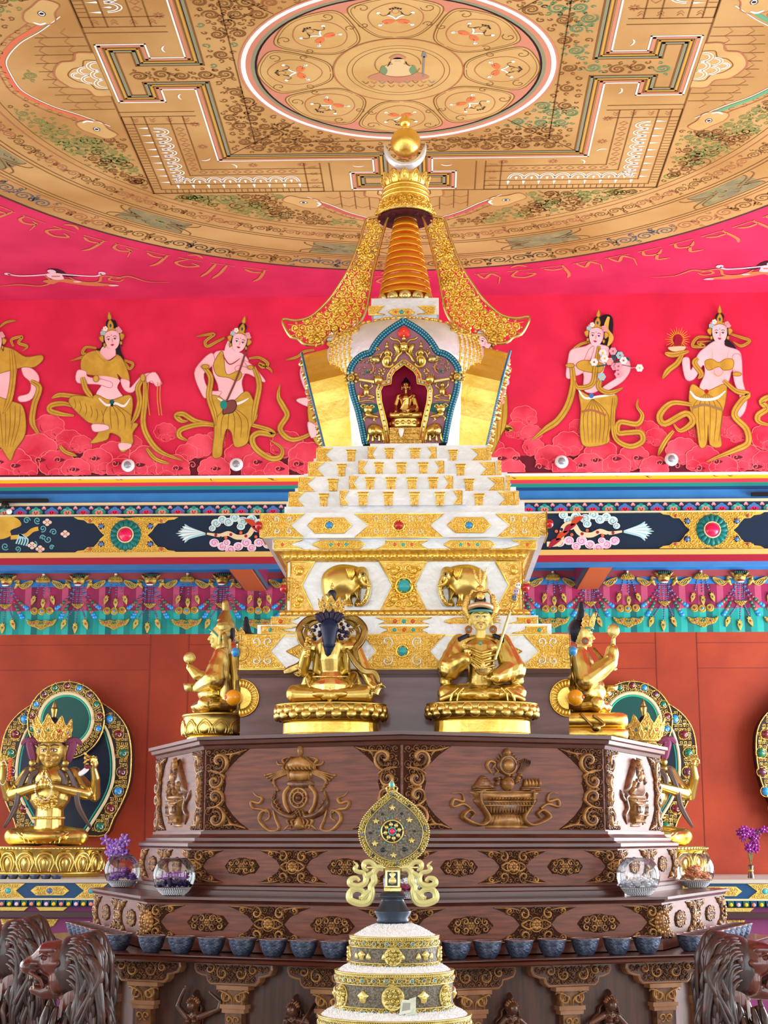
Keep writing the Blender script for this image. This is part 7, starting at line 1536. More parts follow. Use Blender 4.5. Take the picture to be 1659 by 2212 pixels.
# --- profile statues at the sides
def profile(org, sx, label, kind, sc_=.47, hat=True):
    'sx = -1 faces left'
    t = thing('gilt_statue', label, 'statue', (org[0], org[1], ZT), 'gilt statues round the tower'); rot = -pi/2 if sx < 0 else pi/2; z2 = org[2]
    if kind != 'cushion': lotus(t, (org[0], org[1]), .21, .27, ZT, ZT+(z2-ZT)*.22, z2, n=14, petals=1)
    else:
        for k, (a, b) in enumerate(((ZT, ZT+(z2-ZT)*.47), (ZT+(z2-ZT)*.47, z2))):
            m = M(None, GOLDB); h_ = b-a; m.lathe([(.90, a), (.985, a+h_*.15), (1, a+h_*.5), (.985, b-h_*.15), (.90, b), (.5, b)], (org[0]+sx*.01, org[1]), 48, sx=.225, sy=.27, fn=lambda an, z: min(1.22, 1/max(abs(cos(an)), abs(sin(an)))**.8)); m.part('cushion', t)
        m = M(None, GOLDA); x = org[0]+sx*.0; m.tube(cr([(x-sx*.05, org[1]-.29, z2-.01), (x+sx*.0, org[1]-.30, ZT+(z2-ZT)*.6), (x+sx*.03, org[1]-.31, ZT+(z2-ZT)*.42), (x+sx*.08, org[1]-.30, ZT+(z2-ZT)*.55), (x+sx*.02, org[1]-.29, z2-.02)], 4), .008, 6); m.ell((x+sx*.035, org[1]-.31, ZT+(z2-ZT)*.42), (.026, .015, .022), 10, 6); m.part('cushion_clasp', t)
    fg = Fig((org[0], org[1], z2-.004), sc_, rot, 1); nr = 1 if sx < 0 else -1       # the arm nearest the camera lies at local x = nr
    m = M(fg.T, GOLD); sitting(m, 1.02, 1.05, True)
    if hat:
        m.limb([(nr*.24, .03, .72), (nr*.32, -.02, .42), (nr*.12, -.26, .34)], [.095, .14, .06], 14); m.limb([(-nr*.24, .03, .72), (-nr*.30, -.08, .45), (-nr*.2, -.30, .52), (-nr*.2, -.40, .62)], [.09, .11, .07, .045], 14); hand(m, (-nr*.2, -.40, .60), (0, -.2, 1), (0, -1, 0), .13, .5); hand(m, (nr*.08, -.30, .32), (-nr*1, -.4, 0), (0, 0, 1), .13, .2)
        m.limb([(nr*.20, .08, .78), (nr*.30, .10, .50), (nr*.28, .12, .18)], [.05, .06, .07]); m.limb([(nr*.06, .10, .92), (nr*.10, .06, .66)], [.05, .05])
    else:
        m.limb([(nr*.25, .05, .72), (nr*.33, .0, .40), (nr*.24, -.30, .62), (nr*.22, -.34, .78)], [.10, .13, .10, .075], 14); m.limb([(-nr*.24, .03, .72), (-nr*.32, -.04, .4), (-nr*.16, -.28, .3)], [.10, .13, .07], 14); hand(m, (nr*.22, -.34, .82), (0, -.1, 1), (0, -1, 0), .15, .6)
        for k in range(4): m.limb([(nr*.30, -.26+.03*k, .70-.06*k), (nr*.24, -.36+.02*k, .72-.06*k), (nr*.15, -.38, .74-.06*k)], [.02, .02, .02], 8)
    m.limb([(nr*.10, .17, .70), (nr*.15, .22, .4), (nr*.15, .22, .04)], [.07, .09, .1]); m.ell((0, -.05, .30), (.27, .22, .22)); rpart(m, 'robed_body', t, .0034, 4, fold=(.0038, 34, .47))
    m = M(fg.T, FACE); h = head(m, 1.0, 1.0); hd = rpart(m, 'head', t, .0028); facepaint(fg, h, 1.0, hd)
    if hat:
        m = M(fg.T, GOLDA); m.ell(h(0, .06, 1.10), (.135, .12, .13)); m.limb([h(0, .05, 1.18), h(0, .06, 1.30), h(0, .05, 1.40)], [.10, .045, .042]); m.ell(h(0, .08, 1.02), (.125, .085, .12)); m.limb([h(nr*.115, .06, .98), h(nr*.125, .08, .86), h(nr*.13, .07, .70)], [.035, .045, .05]); m.limb([h(-nr*.115, .06, .98), h(-nr*.125, .08, .86), h(-nr*.13, .07, .70)], [.035, .045, .05]); rpart(m, 'pointed_hat', t, .003)
        m = M(fg.T, TEALH); m.tube([h(nr*.12*sin(a)*1.05 if 0 else .128*sin(a), -.03-.11*cos(a)+.02*abs(a), 1.07-.05*a*a) for a in [-1.8+3.6*i/18 for i in range(19)]], .011, 6); m.tube([h(nr*.12, .0, .95), h(nr*.14, .06, .94), h(nr*.12, .12, .96)], .010, 6); m.part('hat_edge', t)
        m = M(fg.T, mat('dark navy hair paint', (0, 0, 0))); m.ell(h(0, .135, 1.03), (.10, .045, .12)); m.part('hair', t)
        m = M(fg.T, BRASS); m.ell((-nr*.2, -.41, .74), (.075, .075, .075) if 0 else (.03, .075, .075), 16, 10); m.part('held_disc', t, 'round disc raised in one hand'); m = M(fg.T, BRASS); m.T = lambda u, v, w=0: fg.T(u+nr*.02, v-.37, w); m.lathe([(.04, .30), (.06, .33), (.075, .40), (.07, .40)], (0, 0), 14); m.part('held_cup', t)
    else:
        m = M(fg.T, mat('dark navy hair paint', (0, 0, 0))); m.ell(h(0, .07, 1.04), (.12, .11, .15)); m.limb([h(0, .02, 1.18), h(0, .0, 1.28), h(0, .0, 1.38)], [.06, .05, .03]); m.part('hair', t); crown(fg, t, h, 1.0, 5, .2)
        m = M(fg.T, TEALH); m.tube([h(.128*sin(a), -.03-.11*cos(a), 1.065) for a in [-1.6+3.2*i/14 for i in range(15)]], .010, 6); m.part('hair_line', t)
        m = M(fg.T, mat('dull red gold', (0, 0, 0))); o = h(nr*.14, -.02, .90); m.T = lambda u, v, w=0: fg.T(o[0]+nr*w, o[1]+u, o[2]+v); m.puff(circ(0, 0, .055, n=18), .02, 0, 3); m.mat(GOLDC).ring(0, 0, .048, .010, .01, .006, 18); m.mat(TGEM).bead(0, 0, .014, .02, .012); m.part('ear_disc', t)
        m = M(fg.T, BRASS); m.ell((nr*.22, -.36, 1.02), (.03, .075, .085), 14, 10); m.cap((nr*.22, -.36, .85), (nr*.22, -.36, .96), .02, .02); m.part('held_mirror', t); m = M(fg.T, GOLDA); m.limb([(nr*.20, -.12, .80), (nr*.24, -.20, .68), (nr*.26, -.22, .56)], [.02, .03, .015]); m.part('hair_locks', t)
        m = M(fg.T, BRASS); m.T = lambda u, v, w=0: fg.T(u+nr*.0, v-.34, w); m.lathe([(.05, .30), (.07, .32), (.085, .37), (.08, .37)], (0, 0), 14); m.part('held_bowl', t)
    return t
q = px2(350, 1300, 6.914, 9.07); c = q(850, 1700); profile((c.x, 9.07, c.z), -1, 'gilt seated statue in profile facing left, in a pointed hat and raising a round disc', 'lotus')
q = px2(1180, 1300, 6.9125, 9.07); c = q(565, 1700); profile((c.x, 9.07, c.z), 1, 'gilt crowned statue in profile facing right, seated on two gold cushions', 'cushion', hat=False)
c = P(528, 1545, 9.97); profile((c.x, 9.97, c.z-.03), -1, 'gilt crowned statue mostly hidden, peeping out behind the left profile statue', 'lotus', hat=False)
# --- small buddha in the niche
F0 = GF[0]; c = F0.T(0, zf(800, 1440)[1], .0) if False else None
zz_ = Z(740, 680, 6.38, Fr((XC, YC-.46, 0), (1, 0, 0))); u, v = zz_(800, 1440); t = thing('small_buddha', 'small gilt buddha with blue black hair seated in the arched niche of the dome', 'statue', (XC+.005, YC-.46, 3.868))
fg = Fig((XC+.008, YC-.44, v), .215); m = M(fg.T, GOLD); sitting(m, 1.0, 1.05)
m.limb([(-.23, .04, .70), (-.30, .0, .40), (-.28, -.16, .20)], [.075, .065, .05]); m.limb([(.23, .04, .70), (.29, .0, .38), (.05, -.22, .22)], [.085, .085, .055]); m.limb([(.18, -.08, .70), (-.05, -.13, .50), (-.14, -.10, .30)], [.02, .02, .03], 8); m.limb([(.25, -.02, .60), (.33, -.05, .3), (.30, -.10, .18)], [.06, .06, .05]); hand(m, (-.28, -.18, .2), (0, -.3, -1), (0, -1, 0), .13, .3); hand(m, (.05, -.23, .22), (-1, -.2, 0), (0, 0, 1), .13, .2); head(m, 1.0, .95); rpart(m, 'figure', t, .0018)
m = M(fg.T, mat('dark navy hair paint', (0, 0, 0))); m.ell((0, .03, 1.06), (.125, .125, .10)); m.ell((0, .03, 1.15), (.07, .07, .07)); m.ell((0, .03, 1.22), (.025, .025, .03)); m.part('hair', t)
yb = YC-.46; zb0 = 3.868; zc_ = lambda y: zz_(800, y)[1]
m = M(None, GOLD); m.lathe([(.9, zc_(1560)), (.93, zc_(1545)), (1, zc_(1500)), (.93, zc_(1455)), (1.0, zc_(1445)), (.5, zc_(1443))], (XC+.008, yb+.03), 30, sx=.105, sy=.07)
for i in range(18): a = 2*pi*i/18; m.ell((XC+.008+.10*cos(a), yb+.03+.068*sin(a), zc_(1500)), (.013, .013, .014), 8, 5)
m.part('lotus_throne', t); m = M(None, GOLDC)
for k in range(3): y0 = zb0+(zc_(1562)-zb0)*k/3; m.box((XC-.088, yb-.03, y0), (XC+.10, yb+.09, y0+(zc_(1562)-zb0)/3-.004)); 
m.T = Fr((XC, yb-.03, 0), (1, 0, 0)).T; scrolls(m, [(-.085, zb0+.004), (.097, zb0+.004), (.097, zc_(1570)), (-.085, zc_(1570))], .028, .006, .007, 0, 2); m.part('throne_base', t)
m = M(Fr((XC, yb-.042, 0), (1, 0, 0)), mat('white conch shell', (236, 234, 228), .3)); b = zz_(810, 1640); m.puff(cr([(b[0], b[1]-.035), (b[0]-.016, b[1]+.0), (b[0]-.014, b[1]+.022), (b[0], b[1]+.026), (b[0]+.014, b[1]+.022), (b[0]+.016, b[1])], 3, True), .014); m.part('conch_shell', t, 'white conch on the throne front')
# --- large statues by the rear wall
SHZ = P(60, 1899, 13.6).z
def mandorla(px, label, y_off=0):
    zf = Z(px-640/4.423, 1430, 4.423, Fr((0, 15.42, 0), (1, 0, 0))); cx = zf(640, 600)[0]
    S = lambda L: [(u, v) for u, v in zf(cr(L, 3))]+[(2*cx-u, v) for u, v in zf(cr(L, 3))[::-1]][1:-1]
    t = thing('mandorla', label, 'mandorla', (cx, 15.42, SHZ), 'jewelled mandorlas on the rear wall'); fr = zf.fr; D = mat('dark brown enamel', (44, 26, 22), .4); NB = mat('midnight blue paint', (6, 22, 44), .4)
    o = S([(640, 300), (860, 330), (1000, 410), (1110, 490), (1200, 610), (1243, 760), (1252, 950), (1232, 1150), (1170, 1330), (1080, 1500), (1005, 1650), (820, 1660)]); i_ = S([(640, 400), (860, 470), (1000, 620), (1062, 780), (1088, 960), (1075, 1150), (1005, 1330), (900, 1500), (830, 1610), (760, 1660)])
    m = M(fr, D); m.slab(o, -.172, 0, .01); m.part('body_ring', t); m = M(fr, NB); m.slab(i_, -.02, .006); m.part('body_field', t)
    m = M(fr, CREAM); m.stroke(i_+i_[:1], .030, .02, (1, 1), .006); m.mat(TEAL).stroke(inset(i_ if sarea(i_) > 0 else i_[::-1], .03), .016, .008, (1, 1), .006); m.part('body_rim', t)
    c0 = zf(640, 560); ro, ri = zf.m(388), zf.m(268); m = M(fr, D); m.slab(circ(c0[0], c0[1], ro, n=48), 0, .05, .008); m.part('halo_ring', t)
    m = M(fr, mat('halo green paint', (8, 70, 66), .4)); m.poly(circ(c0[0], c0[1], ri, n=40), .053); m.mat(CREAM).ring(c0[0], c0[1], ri, .035, .02, .05, 48); m.mat(mat('bright teal line', (40, 170, 140), .4) if 1 else 0).ring(c0[0], c0[1], ri*.90, .016, .008, .053, 44); m.part('halo_field', t)
    m = M(fr, GOLDC); rr = random.Random(2)      # key pattern scrolls
    def keys(cxx, cyy, tx, ty, s, z):
        L = [(-.5, -.5), (-.5, .45), (.4, .45), (.4, -.2), (-.1, -.2), (-.1, .12), (.12, .12)]; sg = rr.choice((-1, 1)); q_ = rr.choice((0, 1))
        L = [(a*sg, b) if q_ else (b, a*sg) for a, b in L]; m.stroke([(cxx+(a*tx-b*ty)*s, cyy+(a*ty+b*tx)*s) for a, b in L], .0085, .008, (1, 1), z, 3)
    r_ = ri+.035
    while r_ < ro-.01:
        n = int(2*pi*r_/.042)
        for k in range(n): a = 2*pi*k/n; keys(c0[0]+r_*cos(a), c0[1]+r_*sin(a), -sin(a), cos(a), .034, .05)
        r_ += .040
    y = zf(640, 1650)[1]; x0, y0, x1, y1 = bbox(o); yy = y0+.02
    while yy < y1:
        xx = x0
        while xx < x1:
            if inside((xx, yy), o) and edist((xx, yy), o) > .02 and not inside((xx, yy), i_) and edist((xx, yy), i_) > .035 and math.hypot(xx-c0[0], yy-c0[1]) > ro+.02: keys(xx, yy, 1, 0, .034, 0)
            xx += .041
        yy += .041
    m.stroke(o+o[:1], .014, .012, (1, 1), 0); m.ring(c0[0], c0[1], ro-.004, .014, .012, .05, 60); m.part('gold_key_pattern', t)
    def jewel(x, y, r, col, z, a):
        m = M(fr, GOLDC); m.stroke(circ(x, y, r*1.25, n=18, a0=a, a1=a+5.6, closed=False)+[(x+r*2.1*cos(a+6), y+r*2.1*sin(a+6))], .010, .012, (1, .4), z); m.mat(col).bead(x, y, r, r*.9, z, 14, 4); m.mat(WHT).stroke(spiral(x+r*.4*cos(a+4.5), y+r*.4*sin(a+4.5), r*.5, 1, a, -1, 8), .007, .006, z=z+r*.75); m.part('jewel', t)
    cs = [BGEM, mat('maroon gem', (110, 26, 40), .25, coat=.5), GGEM, mat('plum gem', (90, 40, 60), .25, coat=.5)]
    for k in range(11): a = -.25+ (pi+.5)*k/10; R = (ro+ri)/2+.012; jewel(c0[0]+R*cos(a), c0[1]+R*sin(a), .030, cs[k % 4], .05, a)
    for k, (x, y) in enumerate([(1042, 545), (1130, 690), (1175, 870), (1165, 1050), (1128, 1235), (1055, 1400), (955, 1570)]):
        for sg in (1, -1): p = zf(640+sg*(x-640), y); jewel(p[0], p[1], .042, [BGEM, cs[1], GGEM, cs[3], BGEM, cs[1], GGEM][k], 0, 1.2 if sg > 0 else 2.0)
    return t
mandorla(145, 'dark blue mandorla with gold key pattern, behind the four armed statue at far left'); mandorla(1366, 'dark blue mandorla with gold key pattern, half hidden behind the right of the altar'); mandorla(1765, 'mandorla with gold key pattern cut by the right edge of the photo')
def bigstatue(px, label):
    q = px2(px-102, 1430, 4.423, 14.55); c = q(450, 1750); t = thing('large_gilt_statue', label, 'statue', (c.x, 14.55, SHZ+.001), 'large gilt statues by the rear wall')
    z1, z2 = q(0, 2005).z, q(0, 1760).z; m = M(None, GOLDB); m.lathe([(.93, SHZ+.001), (.93, z1-.01), (.95, z1)], (c.x, 14.55), 48, sx=.52, sy=.44); m.part('plinth', t)
    m = M(None, GOLD); H = z2-z1; m.lathe([(.94, z1), (.97, z1+H*.15), (.98, z1+H*.5), (.96, z1+H*.82), (1.0, z1+H*.86), (1.0, z2), (.5, z2)], (c.x, 14.55), 56, sx=.52, sy=.44)
    for i in range(18):
        a = 2*pi*i/18; u = Vector((-sin(a)*.52, cos(a)*.44, 0)).normalized(); m.T = Fr((c.x+.505*cos(a), 14.55+.428*sin(a), z1+H*.4), u, (0, 0, 1)).T; w_ = .165
        for k in (1, .62): m.stroke(cr([(-w_*.30*k, -H*.36), (-w_*.48*k, -H*.05), (-w_*.3*k, H*.26*k), (0, H*.34*k), (w_*.3*k, H*.26*k), (w_*.48*k, -H*.05), (w_*.30*k, -H*.36)], 4), .022*k+.004, .02, (.6, .6), 0)
        m.puff(cr([(0, H*.2), (-w_*.2, .0), (0, -H*.3), (w_*.2, 0)], 3, True), .02)
    m.T = IDT
    for i in range(90): a = 2*pi*i/90; m.ell((c.x+.52*cos(a), 14.55+.44*sin(a), z1+H*.92), (.010, .010, .012), 6, 4)
    m.part('lotus_throne', t)
    fg = Fig((c.x, 14.58, z2-.004), .765); tz = 1.22; m = M(fg.T, GOLD); sitting(m, tz, 1.15); m.ell((0, .0, .80), (.33, .17, .17)); m.ell((0, .0, .62), (.26, .165, .24))
    m.ell((0, -.20, .12), (.30, .16, .09))
    for sg in (-1, 1):
        m.limb([(sg*.28, .03, .86), (sg*.44, -.02, .62), (sg*.10, -.26, .70)], [.085, .078, .045], 14); m.limb([(sg*.28, .10, .84), (sg*.52, .08, .60), (sg*.56, -.08, .80), (sg*.54, -.14, .93)], [.075, .072, .055, .04], 14)
        m.cap((sg*.02, -.30, .72), (sg*.02, -.28, .84), .045, .03); hand(m, (sg*.035, -.29, .70), (-sg*.05, .05, 1), (-sg, 0, 0), .20, .12, .1, side=-sg); hand(m, (sg*.54, -.15, .92), (sg*.0, -.15, 1), (-sg*.3, -1, 0), .19, .35 if sg < 0 else .9)
    for k in range(5): m.limb([(-.30+.05*k, -.28, .16), (-.22+.05*k, -.30, .10), (-.2+.05*k, -.3, .04)], [.012, .012, .01], 6); m.limb([(.30-.05*k, -.28, .16), (.22-.05*k, -.30, .10), (.2-.05*k, -.3, .04)], [.012, .012, .01], 6)
    rpart(m, 'body', t, .0062, 3, fold=(.0022, 14, .76))
    m = M(fg.T, mat('aged gold face', (188, 156, 84), .42, .6)); hs = 1.36; h = head(m, 1.13, hs, .985); hd = rpart(m, 'head', t, .0055); facepaint(fg, h, hs, hd); m = M(fg.T, GOLDA); m.ell(h(0, -.125, 1.045), (.010, .006, .012)); m.part('forehead_mark', hd)
    m = M(fg.T, mat('dark navy hair paint', (0, 0, 0))); m.ell(h(0, .03, 1.05), (.165, .16, .15)); m.limb([h(0, .03, 1.1), h(0, .03, 1.25)], [.10, .06]); m.part('hair', t)
    m = M(fg.T, GOLDA); m.limb([h(0, .03, 1.30), h(0, .03, 1.36), h(0, .03, 1.44)], [.03, .045, .006]); m.part('top_jewel', t)
    crown(fg, t, h, 1.62, 5, .20); m = M(fg.T, GOLDC)
    m.tube([(.17*sin(a), -.06-.12*cos(a), .86-.10*cos(a)) for a in [-1.4+2.8*i/14 for i in range(15)]], .010, 6); m.tube([(.15*sin(a), -.13-.05*cos(a), .72-.20*cos(a)) for a in [-1.4+2.8*i/14 for i in range(15)]], .010, 6)
    rr = random.Random(4)
    for i in range(60): x = rr.uniform(-.13, .13); m.ell((x, -.19, .42+rr.uniform(0, .14)+abs(x)*.4), (.016, .012, .016), 6, 4)
    for i in range(26): a = -1.3+2.6*i/25; m.ell((.20*sin(a), -.0-.165*cos(a), .335), (.016, .016, .018), 6, 4)
    for sg in (-1, 1):
        for y, x in ((.68, .40), (.60, .30)): m.tube([(sg*x-.05, -.04, y+.07), (sg*x+.0, -.1, y+.02), (sg*x+.05, -.06, y-.05)], .014, 6)
    m.part('necklaces', t)
    for sg in (-1, 1):
        m = M(fg.T, GOLDA)
        for k in range(3): m.ell((sg*.20, -.12-.01*k, .98-.075*k), (.045, .02, .045), 10, 6)
        m.part('earring', t)
    for sg in (-1, 1): m = M(fg.T, mat('plum ribbon cloth', (122, 56, 88), .6)); ribbon(m, [(sg*.16, -.02, 1.22), (sg*.26, -.04, 1.24), (sg*.24, -.03, 1.12), (sg*.20, -.02, .98)], .10, .012); ribbon(m, [(sg*.18, -.03, 1.24), (sg*.30, -.04, 1.26), (sg*.36, -.03, 1.2)], .06, .012); m.part('ribbon', t, 'plum coloured crown ribbon')
    m = M(fg.T, mat('grey brown silk', (84, 66, 62), .4, coat=.3))
    for sg in (-1, 1): ribbon(m, [(sg*.14, -.10, .98), (sg*.26, -.14, .86), (sg*.34, -.14, .66), (sg*.38, -.12, .46), (sg*.52, -.06, .22)], .07, .015); ribbon(m, [(sg*.12, -.15, .90), (sg*.2, -.17, .80), (sg*.2, -.17, .66)], .07, .012)
    m.part('scarf', t, 'grey brown silk scarf')
    if px < 500:
        m = M(fg.T, mat('crystal bead', (225, 225, 220), .15, .3)); 
        for i in range(40): a = 2*pi*i/40; m.ell((.10*sin(a), -.34, .70+.14*cos(a)-.02), (.008, .008, .008), 6, 4)
        for i in range(40): a = 2*pi*i/40; m.ell((-.52+.05*sin(a), -.22, .86+.14*cos(a)), (.007, .007, .007), 6, 4)
        m.part('prayer_beads', t); m = M(fg.T, CORAL)
        for i in range(14): m.ell((-.46+.02*(i % 2), -.2, .78+.018*i), (.02, .02, .018), 6, 4)
        m.part('coral_tassel', t); m = M(fg.T, mat('dark red flower', (110, 30, 44), .5)); m.ell((.48, -.2, .93), (.04, .03, .03)); m.mat(mat('white silk', (225, 228, 232), .5)); ribbon(m, [(.50, -.2, .93), (.44, -.22, .87), (.38, -.2, .84)], .06, .01); m.mat(GOLDC)
        for i in range(10): m.ell((.46+.02*sin(i*2), -.18, .95+.016*i), (.02, .018, .016), 6, 4)
        m.part('held_flower', t)
bigstatue(102, 'large gilt four armed statue with palms pressed, on a lotus throne at far left'); bigstatue(1402, 'large gilt statue mostly hidden behind the right corner of the altar')
# ================================================================ rear shelf
def PZ(px, py, z):
    d = pray(px, py); t = (z-EZ)/d.z; return Vector((d.x*t, d.y*t, z))
YS = 13.6; SF = Fr((0, YS, 0), (1, 0, 0)); zsh = Z(0, 1880, 5.53, SF)
sh = thing('rear_shelf', 'long blue and gold painted shelf carrying the large statues along the rear wall', 'shelf', (0, YS, 0))
zy = lambda y: P(110, y, YS).z
m = M(None, mat('grey shelf top', (176, 170, 160), .4)); m.box((-6.4, YS-.02, SHZ-.03), (6.4, 15.58, SHZ)); m.part('top_board', sh)
m = M(None, mat('petrol blue paint', (10, 66, 110), .4)); m.box((-6.4, YS, zy(1942)), (6.4, YS+.3, SHZ-.03)); m.mat(CREAM); m.box((-6.4, YS-.01, zy(1944)), (6.4, YS+.1, zy(1940))); m.part('blue_panel', sh)
m = M(None, PURP); m.box((-6.4, YS+.02, .0), (6.4, YS+.3, zy(1958))); m.mat(mat('dark rail wood', (50, 20, 26), .35, coat=.3)); m.box((-6.4, YS-.05, zy(1981)), (6.4, YS+.1, zy(1969))); m.mat(NAVY); m.box((-6.4, YS+.0, zy(1958)), (6.4, YS+.1, zy(1944))); m.part('lower_panel', sh)
zt_, zb_ = SHZ-.034, zy(1940); zm_ = (zt_+zb_)/2; hw = (zt_-zb_)/2; x0 = P(19, 1920, YS).x; per = P(198, 1920, YS).x-x0; GL = mat('gilt lace', (212, 184, 96), .4, .45, bump=.4, bscale=90)
x = x0-per*2
while x < 4.8:
    if x < -1.5 or x > 2.0:
        for cx, kind in ((x, 0), (x+per/2, 1)):
            m = M(SF, GL); a = per*(.20 if kind == 0 else .235)
            L = [(cx-a*.85, zt_), (cx+a*.85, zt_), (cx+a*.5, zm_), (cx+a*.85, zb_), (cx-a*.85, zb_), (cx-a*.5, zm_)] if kind == 0 else [(cx-a, zm_), (cx-a*.7, zm_+hw*.65), (cx+a*.7, zm_+hw*.65), (cx+a, zm_), (cx+a*.7, zm_-hw*.65), (cx-a*.7, zm_-hw*.65)]
            if kind == 0: L = [(cx-a, zt_), (cx+a, zt_), (cx+a*.45, zm_), (cx+a, zb_), (cx-a, zb_), (cx-a*.45, zm_)]
            m.slab(L, 0, .012, .003); scrolls(m, inset(L if sarea(L) > 0 else L[::-1], .006), .04, .010, .010, .012, 3, beads=False); m.mat([TGEM, DGEM][kind]).bead(cx, zm_, .022, .012, .018, 14, 3); m.mat(CREAM).ring(cx, zm_, .030, .008, .008, .014, 16)
            m.part('gilt_plaque', sh)
    x += per
m = M(SF, NAVY); x = -4.6; k = 0; cz = (zy(1944)+zy(1958))/2; st_ = (P(100, 1950, YS).x-P(84, 1950, YS).x)
while x < 4.8:
    if x < -1.3 or x > 1.9:
        m.mat([TEALD, mat('petrol blue paint', (0, 0, 0))][k % 2]).slab([(x-st_*.42, cz-.024), (x+st_*.42, cz-.024), (x+st_*.42, cz+.024), (x-st_*.42, cz+.024)], 0, .03, .006); m.mat([YEL, LPK][k % 2] if k % 4 != 3 else mat('salmon paint', (0, 0, 0))).bead(x, cz-.006, .017, .02, .03, 10, 3)
    x += st_; k += 1
m.part('jewel_row', sh)
for cx in [P(q_, 1990, YS).x for q_ in (25, 110, -60, 1595, 1700)]: m = M(Fr((0, YS+.02, 0), (1, 0, 0)), GL); L = [(cx-.14, zy(1959)), (cx+.14, zy(1959)), (cx+.10, zy(1968)), (cx-.10, zy(1968))]; m.slab(L, 0, .015, .003); L = [(cx-.10, zy(1985)), (cx+.06, zy(1985)), (cx+.02, zy(2000)), (cx-.07, zy(2010))]; m.slab(L, 0, .012, .003); scrolls(m, L, .03, .008, .009, .012, 2, beads=False); m.part('gilt_bracket', sh)
fb = None
for i, px in enumerate((5, 28, 52, 75, 99, 122)):
    if fb is None:
        m = M(None, PEWTER); c = P(px, 1898, YS+.03); m.lathe([(.028, SHZ), (.036, SHZ+.006), (.046, SHZ+.028), (.050, SHZ+.036), (.044, SHZ+.034), (.038, SHZ+.024)], (c.x, c.y), 24)
        fb = m.top('small_water_bowl', 'small grey water bowl in the row at the feet of the four armed statue', 'bowl', 'small water bowls on the rear shelf'); f0 = fb.location.copy()
    else: o = fb.copy(); COL.objects.link(o); o.location = f0+Vector((P(px, 1898, YS+.03).x-P(5, 1898, YS+.03).x, 0, 0))
# ---------------------------------------------------------------- water bowls on the altar shelf
def bowlmesh():
    m = M(None, PEWTER); m.lathe([(0, .004), (.036, .0), (.040, .004), (.052, .02), (.062, .045), (.067, .068), (.070, .074), (.0715, .078), (.066, .079), (.060, .066), (.045, .03), (0, .02)], (0, 0), 32); return m
BW = None
def bowl(x, y, label, group):
    global BW
    if BW is None:
        m = bowlmesh(); t = thing('water_bowl', label, 'bowl', (0, 0, 0), group); o = m.part('bowl_body', t); m2 = M(None, mat('still water', (60, 66, 76), .05, 0, spec=.8)); m2.lathe([(0, .066), (.059, .066)], (0, 0), 28); m2.part('water', t); m3 = M(None, mat('worn copper rim', (150, 116, 108), .3, .8)); m3.tube([(.070*cos(2*pi*i/32), .070*sin(2*pi*i/32), .079) for i in range(33)], .0028, 5, caps=False); m3.part('rim', t); BW = t; t.location = (x, y, 1.0452); return
    r = BW.copy(); COL.objects.link(r); r.location = (x, y, 1.0452); r['label'] = label; r['group'] = group
    for ch in BW.children: d = ch.copy(); COL.objects.link(d); d.parent = r
RB = 1.985
for k, L, lab in ((0, (327, 391, 457, 523, 590, 656, 722, 788), 'pewter water bowl in the front left row'), (1, (921, 986, 1053, 1121, 1192, 1264, 1333, 1398), 'pewter water bowl in the front right row')):
    fr = face(k, RB)
    for i, px in enumerate(L):
        u = fr.hit(px, 2055)[0]; p = fr.T(u, 0, 0); n = i+1
        where = {0: 'at its left end', len(L)-1: 'at its right end'}.get(i, 'number %d from the left' % n)
        bowl(p.x, p.y, '%s, %s' % (lab, where), 'pewter water bowls on the altar shelf')
for k, lab in ((-1, 'left'), (2, 'right')):
    fr = face(k, RB); s = RB*S8
    for i in range(9):
        u = (s/2-.10-i*.147) if k == -1 else (-s/2+.10+i*.147); p = fr.T(u, 0, 0); bowl(p.x, p.y, 'pewter water bowl on the %s side of the altar shelf, %s' % (lab, 'nearest the camera' if i == 0 else 'number %d going back' % (i+1)), 'pewter water bowls on the altar shelf')
# ---------------------------------------------------------------- glass bowls with dried flowers
g = bpy.data.materials.new('thin clear glass'); g.use_nodes = True; nt = g.node_tree; nt.nodes.clear(); o_ = nt.nodes.new('ShaderNodeOutputMaterial'); mx = nt.nodes.new('ShaderNodeMixShader'); tr_ = nt.nodes.new('ShaderNodeBsdfTransparent'); gl = nt.nodes.new('ShaderNodeBsdfGlossy'); lw = nt.nodes.new('ShaderNodeLayerWeight')
tr_.inputs[0].default_value = (.93, .96, .97, 1); gl.inputs['Roughness'].default_value = .02; lw.inputs[0].default_value = .32; mr = nt.nodes.new('ShaderNodeMath'); mr.operation = 'MULTIPLY_ADD'; mr.inputs[1].default_value = .8; mr.inputs[2].default_value = .05
nt.links.new(lw.outputs['Fresnel'], mr.inputs[0]); nt.links.new(mr.outputs[0], mx.inputs[0]); nt.links.new(tr_.outputs[0], mx.inputs[1]); nt.links.new(gl.outputs[0], mx.inputs[2]); nt.links.new(mx.outputs[0], o_.inputs[0]); TG = g
def rosehead(m, c, r, col, rnd):
    m.mat(col); m.ell(c, (r*.5, r*.5, r*.5), 8, 6)
    for k in range(7):
        a = k*2.4+rnd.random(); rr = r*(.35+.09*k); m.tube([(c[0]+rr*cos(a+t*.35), c[1]+rr*sin(a+t*.35), c[2]+r*(.5-.11*k)+r*.1*sin(t)) for t in range(5)], [r*.10, r*.22, r*.24, r*.22, r*.08], 5, .6)
